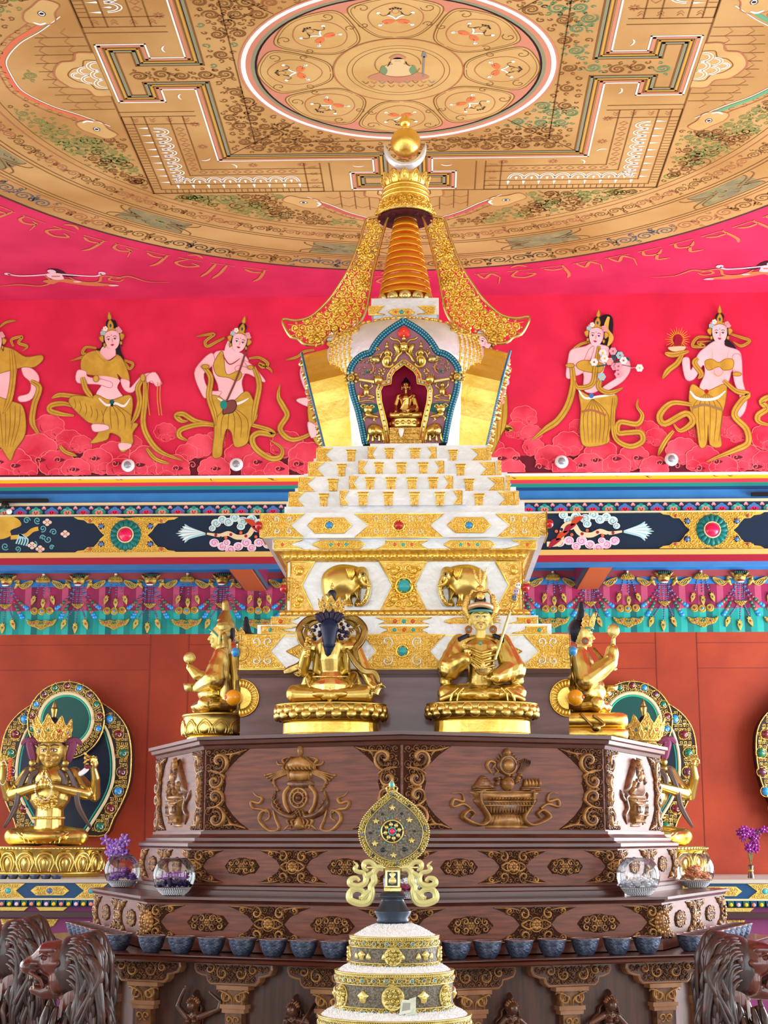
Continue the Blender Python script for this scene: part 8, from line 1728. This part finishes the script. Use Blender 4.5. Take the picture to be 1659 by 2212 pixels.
def fishbowl(px, py, r, label, cols, fill, beads=True, heap=.9, short='left'):
    c = PZ(px, py, 1.3105); rr = r/3400*(c.y+.02)
    md_ = lambda q: max((q[0]-XC)*cos(-pi/2+pi/4*(k-.5))+(q[1]-YC)*sin(-pi/2+pi/4*(k-.5)) for k in range(8)); k_ = min((abs(md_((c.x*s_, c.y*s_))-1.607)+abs(s_-1)*.02, s_) for s_ in [.8+.001*i for i in range(300)])[1]; c = Vector((c.x*k_, c.y*k_, c.z))
    t = thing('glass_bowl', label, 'glass bowl', c, 'round glass bowls of dried flowers'); m = M(None, TG); pr = []
    for i in range(19):
        a = -pi/2+.42+(pi-.42-.62)*i/18; pr.append((rr*cos(a), c.z+rr*.93+rr*sin(a)*.98))
    z0 = pr[0][1]; dz = c.z+.001-z0; pr = [(a, b+dz*(1-(b-z0)/(2*rr))) for a, b in pr]; m.lathe([(0, c.z+.001)]+pr, (c.x, c.y), 40); m.part('glass', t); m = M(None, TG); top = pr[-1]; m.tube([(c.x+top[0]*cos(2*pi*i/36), c.y+top[0]*sin(2*pi*i/36), top[1]) for i in range(37)], .0018, 5, caps=False); m.part('rim', t)
    rnd = random.Random(int(px))
    if beads:
        m = M(None, mat('white pearl bead', (226, 228, 236), .25, coat=.5)); n = 0
        for ring in range(5):
            z = c.z+.008+ring*rr*.068; R = math.sqrt(max(0, rr*rr-(rr*.9-(z-c.z))**2))*.93
            for j in range(int(2*pi*R/(rr*.10))): a = 2*pi*j/int(2*pi*R/(rr*.10))+ring; m.ell((c.x+R*cos(a), c.y+R*sin(a), z), (rr*.05,)*3, 6, 4)
        m.mat(mat('pearl filling', (200, 204, 216), .5)).lathe([(0, c.z+.005), (rr*.5, c.z+.008), (rr*.70, c.z+rr*.2), (rr*.74, c.z+rr*.27), (0, c.z+rr*.30)], (c.x, c.y), 20); o = m.top('pearl_beads', 'white pearl beads in the bottom of the %s glass bowl' % short, 'beads', kind='stuff')
    n = 0; f0 = c.z+rr*(.42 if beads else .2)
    for lay, col in fill:
        for k in range(lay[0]):
            a = 2.4*k+rnd.random()*.5; R = rr*lay[2]*math.sqrt((k+.5)/lay[0]); z = f0+rr*lay[1]+rr*heap*.35*(1-R/rr)+rnd.uniform(-.05, .05)*rr
            m = M(None); rosehead(m, (c.x+R*cos(a), c.y+R*sin(a), z), rr*lay[3]*1.2, col, rnd); m.top('dried_rose', 'dried %s rose heads heaped in the %s glass bowl' % (lay[4], short), 'flower', '%s roses in the %s glass bowl' % (lay[4], short))
lil = mat('lilac petal', (140, 96, 190), .6, 0, (170, 130, 214), 30); pur = mat('purple petal', (126, 54, 150), .6, 0, (156, 84, 176), 30); nav = mat('navy petal', (26, 24, 84), .6); orr = mat('peach orange petal', (224, 134, 86), .6, 0, (238, 170, 124), 30); whp = mat('white petal', (222, 226, 240), .6, 0, (240, 242, 248), 30); mag = mat('crimson petal', (150, 20, 80), .6)
fishbowl(263, 1917, 38, 'round glass bowl of lilac roses, outermost on the left of the altar step', None, [((9, 0, .72, .24, 'lilac'), lil), ((5, .26, .5, .22, 'pale violet'), pur)], short='outer left')
fishbowl(375, 1930, 43, 'round glass bowl of purple and navy roses, inner one on the left altar step', None, [((12, 0, .78, .22, 'navy'), nav), ((7, .26, .55, .26, 'purple'), pur)], short='inner left')
fishbowl(1380, 1930, 43, 'round glass bowl of white roses, inner one on the right of the altar step', None, [((12, 0, .75, .26, 'white'), whp)], short='inner right')
fishbowl(1502, 1911, 38, 'round glass bowl of orange roses, outermost on the right of the altar step', None, [((9, 0, .66, .25, 'orange'), orr), ((4, .25, .4, .24, 'peach'), orr)], short='outer right')
fishbowl(869, 1939, 40, 'round glass bowl of crimson roses, half hidden behind the teardrop ornament', None, [((8, 0, .7, .24, 'crimson'), mag), ((2, .25, .4, .24, 'blue white'), whp)], short='middle')
def orchid(px, py, Y, z0, label, col, h, n, spread, ves=None):
    c = P(px, py, Y); c.z = z0; t = thing('orchid_spray', label, 'flowers', c); rnd = random.Random(int(px)); m = M(None, mat('olive stem', (106, 106, 60), .6)); tips = []
    for k in range(6):
        a = rnd.uniform(-1, 1); q_ = [(c.x, Y, z0), (c.x+a*spread*.3, Y+rnd.uniform(-.02, .02), z0+h*.5), (c.x+a*spread*.8, Y, z0+h*rnd.uniform(.8, 1.0)), (c.x+a*spread*1.1, Y, z0+h*rnd.uniform(1.0, 1.18))]; p = cr(q_, 5); m.tube(p, [.004, .002], 5); tips.append(p)
    m.part('stems', t)
    for k in range(n):
        p = tips[k % 6]; b = p[rnd.randrange(5, 12)]; o = Vector(b)+Vector((rnd.uniform(-.03, .03), rnd.uniform(-.03, .03), rnd.uniform(-.02, .02))); m = M(None, col)
        for q_ in range(5): a = q_*1.256+k; m.cap(tuple(o), tuple(o+Vector((cos(a)*.026, -.012, sin(a)*.026))), .007, .010, 7)
        m.mat(WHT).ell(tuple(o+Vector((0, -.016, 0))), (.006, .006, .006), 6, 4); m.part('blossom', t)
    if ves: m = M(None, mat('brown jar glaze', (70, 40, 24), .2, coat=.6)); m.lathe([(.022, z0-.18), (.034, z0-.17), (.030, z0-.10), (.018, z0-.05), (.026, z0-.01), (.02, z0)], (c.x, Y), 20); m.part('vase', t); m = M(None, mat('pale gold band', (190, 160, 90), .4, .5)); m.lathe([(.021, z0-.06), (.024, z0-.05), (.021, z0-.04)], (c.x, Y), 20); m.part('vase_band', t)
c = PZ(263, 1917, 1.3105); orchid(254, 1850, c.y+.12, P(254, 1853, c.y+.12).z-.06, 'spray of lilac orchids standing behind the outer left glass bowl', lil, .16, 22, .10)
m = M(None, mat('olive stem', (0, 0, 0))); zz0 = P(254, 1853, c.y+.12).z-.06; X = P(254, 1850, c.y+.12).x; m.tube([(X, c.y+.12, 1.311), (X, c.y+.12, zz0)], .012, 8); o = [t for t in bpy.data.objects if t.name.startswith('orchid_spray')][0]; m.part('stem_bundle', o)
orchid(1621, 1855, YS+.5, P(1621, 1868, YS+.5).z, 'bunch of magenta orchids in a small brown vase on the rear shelf at far right', mat('magenta petal', (130, 30, 130), .6), .28, 26, .14, True)
o = [t for t in bpy.data.objects if t.name.startswith('orchid_spray')][-1]; z0 = P(1621, 1868, YS+.5).z; m = M(None, mat('brown jar glaze', (0, 0, 0))); m.lathe([(.03, SHZ), (.03, z0-.17)], (o.location.x, YS+.5), 16); m.part('vase_foot', o)
# ---------------------------------------------------------------- lions
def lion(px, py, Y, sx, label):
    'sx=1 faces left'
    c = P(px, py, Y); t = thing('carved_lion', label, 'lion', (c.x+sx*.05, Y, 0), 'carved wooden lions beside the altar'); s = .326*Y/7
    T_ = lambda x, y, z=0: Vector((c.x+sx*x*s, Y+y*s, c.z+z*s)); m = M(T_, LIONW)
    m.ell((-.10, 0, .10), (.30, .25, .27)); m.limb([(-.22, 0, .16), (-.36, 0, .07), (-.52, 0, .03)], [.20, .15, .10]); m.ell((-.50, -.07, .02), (.09, .09, .09)); m.ell((-.50, .07, .02), (.09, .09, .09)); m.ell((-.545, 0, .07), (.045, .08, .04)); m.limb([(-.08, 0, -.24), (-.28, 0, -.30), (-.42, 0, -.27)], [.15, .10, .06]); m.ell((-.06, -.12, -.14), (.15, .12, .20)); m.ell((-.06, .12, -.14), (.15, .12, .20))
    for sg in (-1, 1):
        m.cap((-.30, sg*.13, .24), (-.14, sg*.20, .25), .05, .045); m.cap((-.26, sg*.17, .06), (-.06, sg*.24, .08), .04, .05); m.limb([(-.54, sg*.08, -.02), (-.42, sg*.13, -.06), (-.30, sg*.16, -.12), (-.26, sg*.15, -.22)], [.03, .03, .03, .03], 8); m.limb([(-.38, sg*.04, .18), (-.30, sg*.10, .28), (-.18, sg*.1, .32)], [.03, .04, .03], 8)
        m.cap((-.48, sg*.1, .07), (-.34, sg*.16, .07), .03, .025)
    m.limb([(.2, 0, -.3), (.2, 0, -1.1), (.1, 0, -1.9)], [.26, .28, .27], 16); rpart(m, 'head_and_chest', t, .0052)
    m = M(T_, mat('dark mouth red', (40, 14, 16), .4)); m.ell((-.27, 0, -.13), (.15, .09, .09)); m.part('mouth', t); m = M(T_, LIONW); m.ell((-.33, 0, -.20), (.11, .06, .03)); m.part('tongue', t)
    m = M(T_, mat('carved tooth ivory', (206, 190, 170), .4))
    for sg in (-1, 1): m.limb([(-.46, sg*.05, -.05), (-.465, sg*.05, -.13)], [.018, .005], 6); m.limb([(-.41, sg*.045, -.25), (-.42, sg*.045, -.17)], [.016, .004], 6)
    for k in range(4): m.ell((-.435+.0*k, -.03+.02*k, -.235), (.01, .009, .016), 6, 4)
    m.part('teeth', t)
    for sg in (-1, 1): m = M(T_, LIONW); m.ell((-.25, sg*.205, .15), (.05, .04, .035)); m.limb([(-.32, sg*.19, .17), (-.26, sg*.235, .20), (-.18, sg*.23, .17)], [.014, .018, .014], 8); m.mat(BLK).ell((-.275, sg*.238, .15), (.016, .012, .016), 8, 6); m.part('eye', t); m = M(T_, LIONW); m.ell((.10, sg*.27, .12), (.05, .04, .08)); m.part('ear', t)
    rnd = random.Random(3); m = M(T_, LIONM); ml = mat('reddish mane wood', (72, 40, 34), .32, 0, (46, 28, 27), 20, coat=.4); m.ell((.12, 0, .0), (.34, .30, .44)); m.ell((.22, 0, -.75), (.30, .27, .62)); 
    for k in range(190):
        ph = rnd.uniform(-1.0, 1.0)*pi*.98; lay = rnd.random(); ca, sa = cos(ph), sin(ph)          # ph=0 top
        x0 = .03+lay*.26; R = .27+.05*lay; st0 = Vector((x0, R*sa, .06+R*1.2*ca)); drop = .25+.5*rnd.random()+(abs(ph)/pi)*.9*rnd.random(); side = 1 if sa > 0 else -1
        p = [st0, st0+Vector((.16, side*.04+sa*.05, .05*ca-.05)), st0+Vector((.26+rnd.uniform(-.08, .05), sa*.10, -.12-drop*.3)), st0+Vector((.24+rnd.uniform(-.12, .10), sa*.12+side*.02, -.2-drop*.7)), st0+Vector((.20+rnd.uniform(-.18, .14), sa*.10, -.25-drop))]
        m.mat(ml if k % 3 else LIONM).tube(cr([tuple(a) for a in p], 4), [.02, .054, .064, .048, .006], 7, .8)
    for k in range(90):
        a = rnd.uniform(-.9, .9); x = -.16+rnd.random()*.5; y = sin(a)*.40; z = -.36-rnd.random()*.5; p = [(x, y*.9-.0, z), (x-.03, y*1.05, z-.15), (x+rnd.uniform(-.06, .06), y*1.1, z-.32), (x+rnd.uniform(-.1, .1), y, z-.5)]
        if y < .1: p = [(q[0], q[1]-.06, q[2]) for q in p]
        m.mat(ml if k % 2 else LIONM).tube(cr(p, 4), [.03, .060, .052, .005], 7, .8)
    m.part('mane', t)
    m = M(None, LIONW); z = c.z; X = lambda a: c.x+sx*a
    m.limb([(X(.02), Y-.10, z-.45), (X(.0), Y-.11, .35), (X(-.02), Y-.12, .06)], [.09, .06, .055]); m.limb([(X(.02), Y+.12, z-.45), (X(.0), Y+.12, .35), (X(-.02), Y+.12, .06)], [.09, .06, .055]); m.ell((X(-.05), Y-.12, .05), (.09, .06, .05)); m.ell((X(-.05), Y+.12, .05), (.09, .06, .05))
    m.limb([(X(.05), Y, z-.5), (X(.18), Y, .35), (X(.26), Y, .22)], [.14, .16, .18]); m.ell((X(.12), Y-.13, .09), (.15, .06, .09)); m.ell((X(.12), Y+.13, .09), (.15, .06, .09)); rpart(m, 'body_and_legs', t, .012)
lion(143, 2092, 6.9, 1, 'carved red brown wooden lion with open jaws, front one at the lower left'); lion(14, 2058, 7.6, 1, 'carved dark wooden lion mostly cut off by the left edge of the photo'); lion(1606, 2092, 6.9, -1, 'carved red brown wooden lion roaring to the right, at the lower right')
# ---------------------------------------------------------------- dancers in relief on the lowest tier
DW = mat('dark polished figure wood', (96, 56, 38), .3, 0, (64, 36, 26), 14, coat=.5)
def dancer(k, x0, y0, hx, hy, arms, label, hairs=0):
    fr = face(k, 1.91); zf = Z(x0, y0, 3.318, fr); s = zf.m(1.22); Q = lambda x, y, w=.02: (*zf(x, y), w); m = M(fr, DW)
    m.ell(Q(hx, hy, .035), (34*s, 42*s, .05), 16, 10); m.cap(Q(hx, hy+30, .03), Q(hx+5, hy+60, .02), 13*s, 13*s); m.cap(Q(hx, hy-4, .078), Q(hx-1, hy+8, .085), 3*s, 5*s); m.cap(Q(hx-6, hy+20, .072), Q(hx+6, hy+20, .072), 3*s, 3*s)
    m.cap(Q(hx-38, hy+78, .02), Q(hx+46, hy+78, .02), 24*s, 24*s); m.limb([Q(hx+3, hy+85, .02), Q(hx+3, hy+130, .02), Q(hx, hy+200, .02)], [44*s, 34*s, 48*s]); m.ell(Q(hx-20, hy+108, .05), (18*s, 18*s, .03)); m.ell(Q(hx+24, hy+108, .05), (18*s, 18*s, .03))
    for arm in arms: m.limb([Q(*p, .04) for p in arm], [21*s, 16*s, 13*s, 10*s][:len(arm)]); a, b = Vector(Q(*arm[-1], .04)), Vector(Q(*arm[-2], .04)); hand(m, a, a-b, (0, 0, 1), 26*s, .7)
    rpart_l(m, 'carved_dancer', bas, .0026, label); m = M(fr, DW)
    for sg in (-1, 1): m.stroke([zf(hx+sg*14-8, hy-6), zf(hx+sg*14, hy-9), zf(hx+sg*14+8, hy-6)], 3*s, .006, z=.074); m.stroke([zf(hx+sg*14-8, hy+3), zf(hx+sg*14+8, hy+3)], 4*s, .006, z=.072)
    m.mat(mat('pale figure wood', (150, 98, 66), .3, coat=.5))  # paler wood for crown leaves and necklace
    for i in range(7): a = -1.25+2.5*i/6; b = zf(hx+34*sin(a), hy-26*cos(a)-8); e_2 = zf(hx+46*sin(a), hy-52*cos(a)-16); m.stroke([b, ((b[0]+e_2[0])/2, (b[1]+e_2[1])/2), e_2], 13*s, .03, (.8, .1), .03)
    m.mat(DW).puff(zf(cr([(hx-16, hy-40), (hx-12, hy-78), (hx+4, hy-110), (hx+14, hy-78), (hx+18, hy-40)], 3, True)), .05)
    for sg in (-1, 1): m.ring(*zf(hx+sg*33, hy+30), 7*s, 4*s, .006, .05, 10); m.stroke(zf(cr([(hx+sg*28, hy-5), (hx+sg*(44+hairs*20), hy+20), (hx+sg*(40+hairs*30), hy+60), (hx+sg*(50+hairs*60), hy+100), (hx+sg*(44+hairs*50), hy+150)], 4)), 13*s, .02, (.6, .2), .01)
    m.mat(MATS['pale figure wood']).stroke(zf(cr([(hx-26, hy+62), (hx, hy+84), (hx+30, hy+62)], 5)), 5*s, .006, (1, 1), .055); m.part('dancer_ornaments', bas); return zf
def rpart_l(m, name, par, vox, label):
    me = remesh(M.__new__(M), name, vox) if False else None
    o = rpart(m, name, par, vox, 1, label); return o
dancer(0, 220, 2000, 685, 565, [[(735, 645), (870, 590), (880, 540), (810, 478), ], [(640, 650), (575, 570), (600, 500), (625, 445)]], 'carved dancer with both arms raised, left of the altar front')
zf1 = dancer(0, 220, 2000, 1398, 595, [[(1445, 675), (1500, 690), (1480, 650)], [(1350, 675), (1330, 740), (1400, 760)]], 'carved dancer holding a stick, next to the rice tower on the left'); m = M(zf1.fr, DW); m.stroke([zf1(1460, 700), zf1(1560, 545)], zf1.m(9), .05, (1, 1), .02); m.part('carved_stick', bas)
dancer(1, 1000, 2000, 325, 585, [[(375, 665), (440, 720), (400, 760)], [(275, 665), (230, 720), (240, 780)]], 'carved dancer right of the rice tower', .8); dancer(1, 1000, 2000, 1030, 560, [[(1080, 640), (1140, 700), (1110, 760)], [(975, 640), (890, 690), (900, 760)]], 'carved dancer with long hair, near the right end of the altar front', 1)
# ---------------------------------------------------------------- stacked rice offering with teardrop ornament
YM = 5.0; MF = Fr((0, YM, 0), (1, 0, 0)); zq = Z(640, 1660, 3.95, MF); CXM = (zq(437, 1425)[0]+zq(1237, 1425)[0])/2; mm = zq.m(1); zz = lambda y: zq(830, y)[1]
tb = thing('offering_table', 'small wooden table under the stacked rice offering', 'table', (CXM, YM, 0)); m = M(None, WOODD); m.box((CXM-.32, YM-.32, .84), (CXM+.32, YM+.32, .88)); m.part('tabletop', tb)
for sx in (-1, 1):
    for sy in (-1, 1): m = M(None, WOODD); m.box((CXM+sx*.27-.025, YM+sy*.27-.025, 0), (CXM+sx*.27+.025, YM+sy*.27+.025, .84)); m.part('leg', tb)
SFB = mat('silver filigree', (150, 144, 132), .42, .6, (96, 92, 86), 160, bump=1.0, bscale=260)
def tierring(r, zt, zb0, gemn, label, ptop, medal, sm):
    t = thing('mandala_ring', label, 'offering ring', (CXM, YM, zb0), 'stacked silver offering rings'); H = zt-zb0; m = M(None, SFB); m.lathe([(r-.006, zb0), (r*.985, zb0), (r*.985, zt-.004), (r-.006, zt-.004)], (CXM, YM), 72); m.part('band', t)
    CT = lambda u, v, w=0: Vector((CXM+(r*.985+w)*sin(u/r), YM-(r*.985+w)*cos(u/r), v)); L = pi*r
    m = M(CT, BRASS); bt = .0 
    for v0, v1 in ((zt-H*ptop, zt-.006), (zb0+.002, zb0+H*ptop*.75)):
        m.mat(mat('pale gold lattice', (196, 180, 112), .4, .8, (104, 92, 54), 230, bump=1.0, bscale=200, mid=(.45, .55))); m.grid([[(-L+2*L*i/90, v, .002) for i in range(91)] for v in (v0, v1)], smooth=True); m.mat(BRASS)
        for v in (v0, v1): m.stroke([(-L+2*L*i/90, v) for i in range(91)], .0035, .004, (1, 1), 0, 3)
        n = int(2*L/.013)
        for i in range(n): u = -L+2*L*i/n; m.mat(BRASS).stroke(spiral(u, (v0+v1)/2, (v1-v0)*.36, 1.1, i, 1 if i % 2 else -1, 8), .0028, .0035, z=.002, seg=2)
        for i in range(gemn): u = -L+2*L*(i+.5)/gemn; m.mat(BRASS).ring(u, (v0+v1)/2, .006, .0028, .003, .003, 8); m.mat([BGEM, DGEM][i % 2]).bead(u, (v0+v1)/2, .0045, .004, .003, 8, 2)
    m.part('lattice_bands', t)
    m = M(CT, BRASS); n = int(2*L/.0072)
    for i in range(n): u = -L+2*L*i/n; m.bead(u, zt-.003, .0034, .0042, 0, 6, 2)
    m.part('beaded_rim', t); m = M(None, BRASS); m.lathe([(r-.008, zt-.002), (r+.002, zt-.001), (r+.003, zt+.003), (r-.002, zt+.004), (r-.008, zt+.002)], (CXM, YM), 72); m.part('rim', t)
    vm = zb0+H*(.5-.06)
    for i in range(medal):
        u = -L+2*L*(i/medal); m = M(CT, BRASS); R = H*.25
        if i % 2 == 0: m.slab(circ(u, vm, R*1.15, R*1.2, 22), 0, .005, .002); scrolls(m, circ(u, vm, R, R, 14), R*.5, .0055, .007, .005, i)
        else: m.puff([(u+a*R, vm+b*R) for a, b in cr([(-.7, .2), (-.3, .5), (0, .75), (.3, .5), (.7, .2), (.4, -.1), (.3, -.5), (-.3, -.5), (-.4, -.1)], 2, True)], .008, .001); m.mat(GOLDB).bead(u, vm, R*.25, .006, .006)
        m.part('relief_medallion', t)
    if sm:
        m = M(CT, BRASS)
        for i in range(medal*2): u = -L+2*L*((i+.5)/(medal*2)); m.puff([(u+p[0], vm+p[1]) for p in cr([(0, .011), (-.007, .002), (-.009, -.009), (.009, -.009), (.007, .002)], 2, True)], .005, .001)
        m.part('small_reliefs', t)
RICE = mat('white rice crystals', (226, 230, 238), .35, 0, (240, 242, 248), 90, coat=.3)
def rice(r0, r1, z0, z1, label, n, seed):
    m = M(None, RICE); m.lathe([(r1, z0)]+[(r1+(r0-r1)*t, z0+(z1-z0)*sin(t*pi/2)) for t in (.2, .4, .6, .8, 1)], (CXM, YM), 40); rnd = random.Random(seed)
    for i in range(n):
        t = rnd.random()**.8; a = rnd.uniform(0, 2*pi); r = r1+(r0-r1)*t; z = z0+(z1-z0)*sin(t*pi/2); p = Vector((CXM+r*cos(a), YM+r*sin(a), z)); d = Vector((rnd.uniform(-1, 1), rnd.uniform(-1, 1), rnd.uniform(-.5, 1))).normalized()*rnd.uniform(.0022, .0042); e = d.cross(Vector((rnd.random(), rnd.random(), rnd.random()))).normalized()*rnd.uniform(.0016, .0028); f = d.cross(e).normalized()*.0018
        k = m.vv([tuple(q) for q in (p+d, p+e, p+f, p-e, p-f, p-d)]); m.ff([(k, k+1, k+2), (k, k+2, k+3), (k, k+3, k+4), (k, k+4, k+1), (k+5, k+2, k+1), (k+5, k+3, k+2), (k+5, k+4, k+3), (k+5, k+1, k+4)], False)
    m.top('rice', label, 'rice', kind='stuff')
r1_, r2_, r3_ = 400*mm, 532*mm, 685*mm; z1t, z2t, z3t = zz(1425)-.001, zz(1722), zz(2098)
tierring(r1_, z1t, zz(1700), 22, 'top and smallest silver and gold ring of the stacked rice offering', .30, 8, True); tierring(r2_, z2t, zz(2068), 30, 'middle silver and gold ring of the stacked rice offering', .26, 12, False); tierring(r3_, z3t, .88, 38, 'lowest and widest silver and gold ring, cut by the bottom edge', .2, 12, True)
zp = zz(1318)
rice(.03, r1_*.98, z1t-.004, zp, 'mound of white rice on the top ring, under the teardrop ornament', 2600, 1); rice(r1_*.97, r2_*.985, z2t-.004, z2t+.020, 'white rice around the foot of the top ring', 2200, 2); rice(r2_*.97, r3_*.985, z3t-.004, z3t+.022, 'white rice around the foot of the middle ring', 2600, 3)
m = M(None, SFB)
for r, a, b in ((r1_*.97, zz(1700)-.02, zz(1700)), (r2_*.97, zz(2068)-.02, zz(2068))): pass
fin = thing('teardrop_ornament', 'gold and silver teardrop plaque with a red gem, standing on the rice tower', 'ornament', (CXM, YM, zp)); cx = zq(822, 500)[0]
DK = mat('dark blue grey metal', (52, 60, 74), .35, .7); m = M(None, DK); Zl = lambda y: zq(822, y)[1]
m.lathe([(.050, Zl(1318)), (.050, Zl(1290)), (.047, Zl(1275)), (.058, Zl(1225)), (.056, Zl(1212)), (.046, Zl(1190)), (.036, Zl(1130)), (.033, Zl(1110)), (.044, Zl(1098)), (.043, Zl(1085)), (.030, Zl(1050)), (.02, Zl(1045))], (cx, YM), 72, fn=lambda a, z: 1+.045*sin(a*36)*(1 if z > Zl(1280) else 0)); m.part('lotus_foot', fin)
m = M(None, BRASS); m.lathe([(.030, Zl(1045)), (.031, Zl(1020)), (.026, Zl(1010)), (.026, Zl(870)), (.03, Zl(850)), (.02, Zl(840))], (cx, YM), 6, a0=pi/6, a1=2*pi+pi/6, smooth=False); m.mat(DK).box((cx-.016, YM-.0265, Zl(1000)), (cx+.016, YM-.022, Zl(880))); m.mat(BRASS).lathe([(.006, Zl(990)), (.014, Zl(970)), (.012, Zl(940)), (.006, Zl(925)), (.012, Zl(900)), (.004, Zl(880))], (cx, YM-.024), 12, sy=.5); m.part('lantern_stem', fin)
TD = zq(cr([(822, 190), (900, 235), (1010, 320), (1090, 420), (1130, 530), (1110, 650), (1050, 740), (950, 810), (835, 838), (720, 810), (620, 740), (560, 650), (537, 540), (570, 430), (650, 330), (750, 240)], 4, True)); TDi = inset(TD if sarea(TD) > 0 else TD[::-1], zq.m(52))
m = M(MF, MATS['pale gold lattice']); m.slab(TD, -.010, .004, .002); m.part('plaque_frame', fin); m = M(MF, SFB); m.slab(TDi, .0, .006, .002); m.part('silver_field', fin); m = M(MF, BRASS); acc = 0
o_ = TD+TD[:1]
for a, b in zip(o_, o_[1:]):
    d = math.hypot(b[0]-a[0], b[1]-a[1])
    while acc < d: m.bead(a[0]+(b[0]-a[0])*acc/d, a[1]+(b[1]-a[1])*acc/d, .0036, .0048, 0, 6, 2); acc += .0069
    acc -= d
m.stroke(TDi+TDi[:1], .003, .003, (1, 1), .005); md = inset(TD if sarea(TD) > 0 else TD[::-1], zq.m(28)); 
for i in range(0, len(md)): p = md[i]; m.stroke(spiral(p[0], p[1], .0065, 1.1, i, 1, 8), .003, .003, z=.004, seg=2)
m.part('beaded_edge', fin); m = M(MF, DGEM)
for i in range(8): p = md[int((i+.0)*len(md)/8)]; m.mat(DK if i % 2 else DGEM).bead(p[0], p[1], .005, .005, .005, 8, 2)
m.part('edge_gems', fin)
c = zq(820, 537); R = zq.m(100); m = M(MF, BRASS); m.mat(BLK).puff(circ(c[0], c[1], R*.98, n=28), .002, .006, 2); m.mat(BRASS).ring(c[0], c[1], R, .006, .005, .006, 30)
for i in range(8): a = pi/4*i+.2; m.puff([(c[0]+R*.62*cos(a)+p[0], c[1]+R*.62*sin(a)+p[1]) for p in circ(0, 0, R*.22, n=8)], .006, .007, 2); m.stroke([(c[0]+R*.3*cos(a), c[1]+R*.3*sin(a)), (c[0]+R*.95*cos(a), c[1]+R*.95*sin(a))], .0035, .006, (1, 1), .006, 3)
m.mat(TGEM).ring(c[0], c[1], R*.33, .004, .005, .010, 16); m.mat(PGEM).bead(c[0], c[1], R*.30, .009, .009, 16, 4)
for i in range(20): a = 2*pi*i/20; m.mat([CORAL, TGEM, TGEM, BRASS][i % 4]).bead(c[0]+R*1.22*cos(a), c[1]+R*1.22*sin(a), .0028, .003, .006, 6, 2)
m.part('wheel_with_red_gem', fin)
for x, y, k in ((820, 335, 0), (680, 450, 1), (965, 440, 1), (670, 640, 0), (985, 615, 0), (830, 740, 2)): m = M(MF, BRASS); p = zq(x, y); r = zq.m(34); m.puff([(p[0]+a*r, p[1]+b*r) for a, b in cr([(0, 1), (-.4, .4), (-1, .2), (-.5, -.3), (-.6, -.9), (0, -.6), (.6, -.9), (.5, -.3), (1, .2), (.4, .4)], 2, True)], .006, .006, 2); m.part('small_relief', fin)
m = M(MF, DK)
for x, y in ((740, 695), (922, 690), (735, 390), (900, 385), (635, 550), (1010, 535)): p = zq(x, y); m.bead(p[0], p[1], zq.m(22 if y > 600 else 12), .005, .006, 12, 3)
m.part('dark_studs', fin)
m = M(MF, BRASS); p = zq(815, 140); m.puff([(p[0]+a*.012, p[1]+b*.014) for a, b in cr([(0, 1.3), (-.8, 0), (-.5, -.9), (.5, -.9), (.8, 0)], 3, True)], .006, 0, 3)
for sg in (-1, 1): m.ring(*zq(815+sg*32, 170), .006, .004, .004, 0, 12); m.stroke(zq(cr([(815+sg*5, 190), (815+sg*30, 200), (815+sg*50, 180)], 4)), .005, .005)
m.mat(TGEM).puff([(p[0]+a*.008, p[1]+b*.010) for a, b in cr([(0, 1.2), (-.8, 0), (0, -.9), (.8, 0)], 3, True)], .008, .004, 3); m.part('top_gem', fin)
CS = mat('pale gold cloud scroll', (208, 204, 146), .4, .6)
for sg in (-1, 1):
    m = M(MF, CS); Q = lambda L: zq([(822+sg*(x-822) if sg > 0 else 822-(x-822), y) for x, y in L])
    for L, w_, tp in (([(900, 850), (950, 850), (985, 900), (978, 960), (1005, 1010), (1000, 1080), (1030, 1140), (1110, 1150), (1185, 1120), (1185, 1060), (1140, 1030), (1080, 1045), (1065, 1090), (1110, 1105)], 46, (1, .5)), ([(985, 890), (1040, 925), (1060, 980), (1120, 1005), (1185, 985), (1175, 945), (1130, 935), (1105, 960)], 40, (1, .5)), ([(960, 850), (1005, 800), (1060, 805), (1065, 850), (1030, 870)], 36, (1, .4)), ([(1055, 930), (1070, 890), (1120, 880), (1145, 855), (1125, 825), (1160, 790)], 30, (1, .1)), ([(1010, 1040), (1050, 1080), (1090, 1120)], 50, (.6, .6)), ([(1120, 1020), (1170, 1030), (1195, 1070)], 30, (.6, .6))):
        c_ = cr(L, 6); m.stroke(Q(c_), zq.m(w_*1.35), .004, tp, 0); m.stroke(Q(c_), zq.m(w_*1.35), -.004, tp, 0); m.stroke(Q(c_), zq.m(w_*.34), .0035, tp, .003)
    m.part('cloud_scroll', fin)
m = M(None, BRASS); m.box((cx-.08, YM-.004, Zl(850)), (cx+.08, YM+.004, Zl(838))); m.part('cross_bar', fin)
p = P(878, 2176, YM-r2_-.012); nt_ = Fr((p.x, p.y, p.z-.016), (1, .1, .1), (.05, .35, 1)); m = M(nt_, mat('pale banknote paper', (214, 220, 206), .7, 0, (190, 200, 186), 60)); m.slab([(-.022, -.004), (.018, .0), (.020, .034), (-.016, .040)], -.001, .002); m.slab([(-.004, -.008), (.028, -.006), (.026, .044), (.006, .040)], -.004, -.001); m.mat(mat('grey note print', (150, 156, 150), .7)).slab([(-.014, .006), (.010, .008), (.010, .028), (-.012, .030)], .002, .0024); m.top('folded_banknote', 'pale folded banknote tucked in the rice against the middle ring', 'banknote')
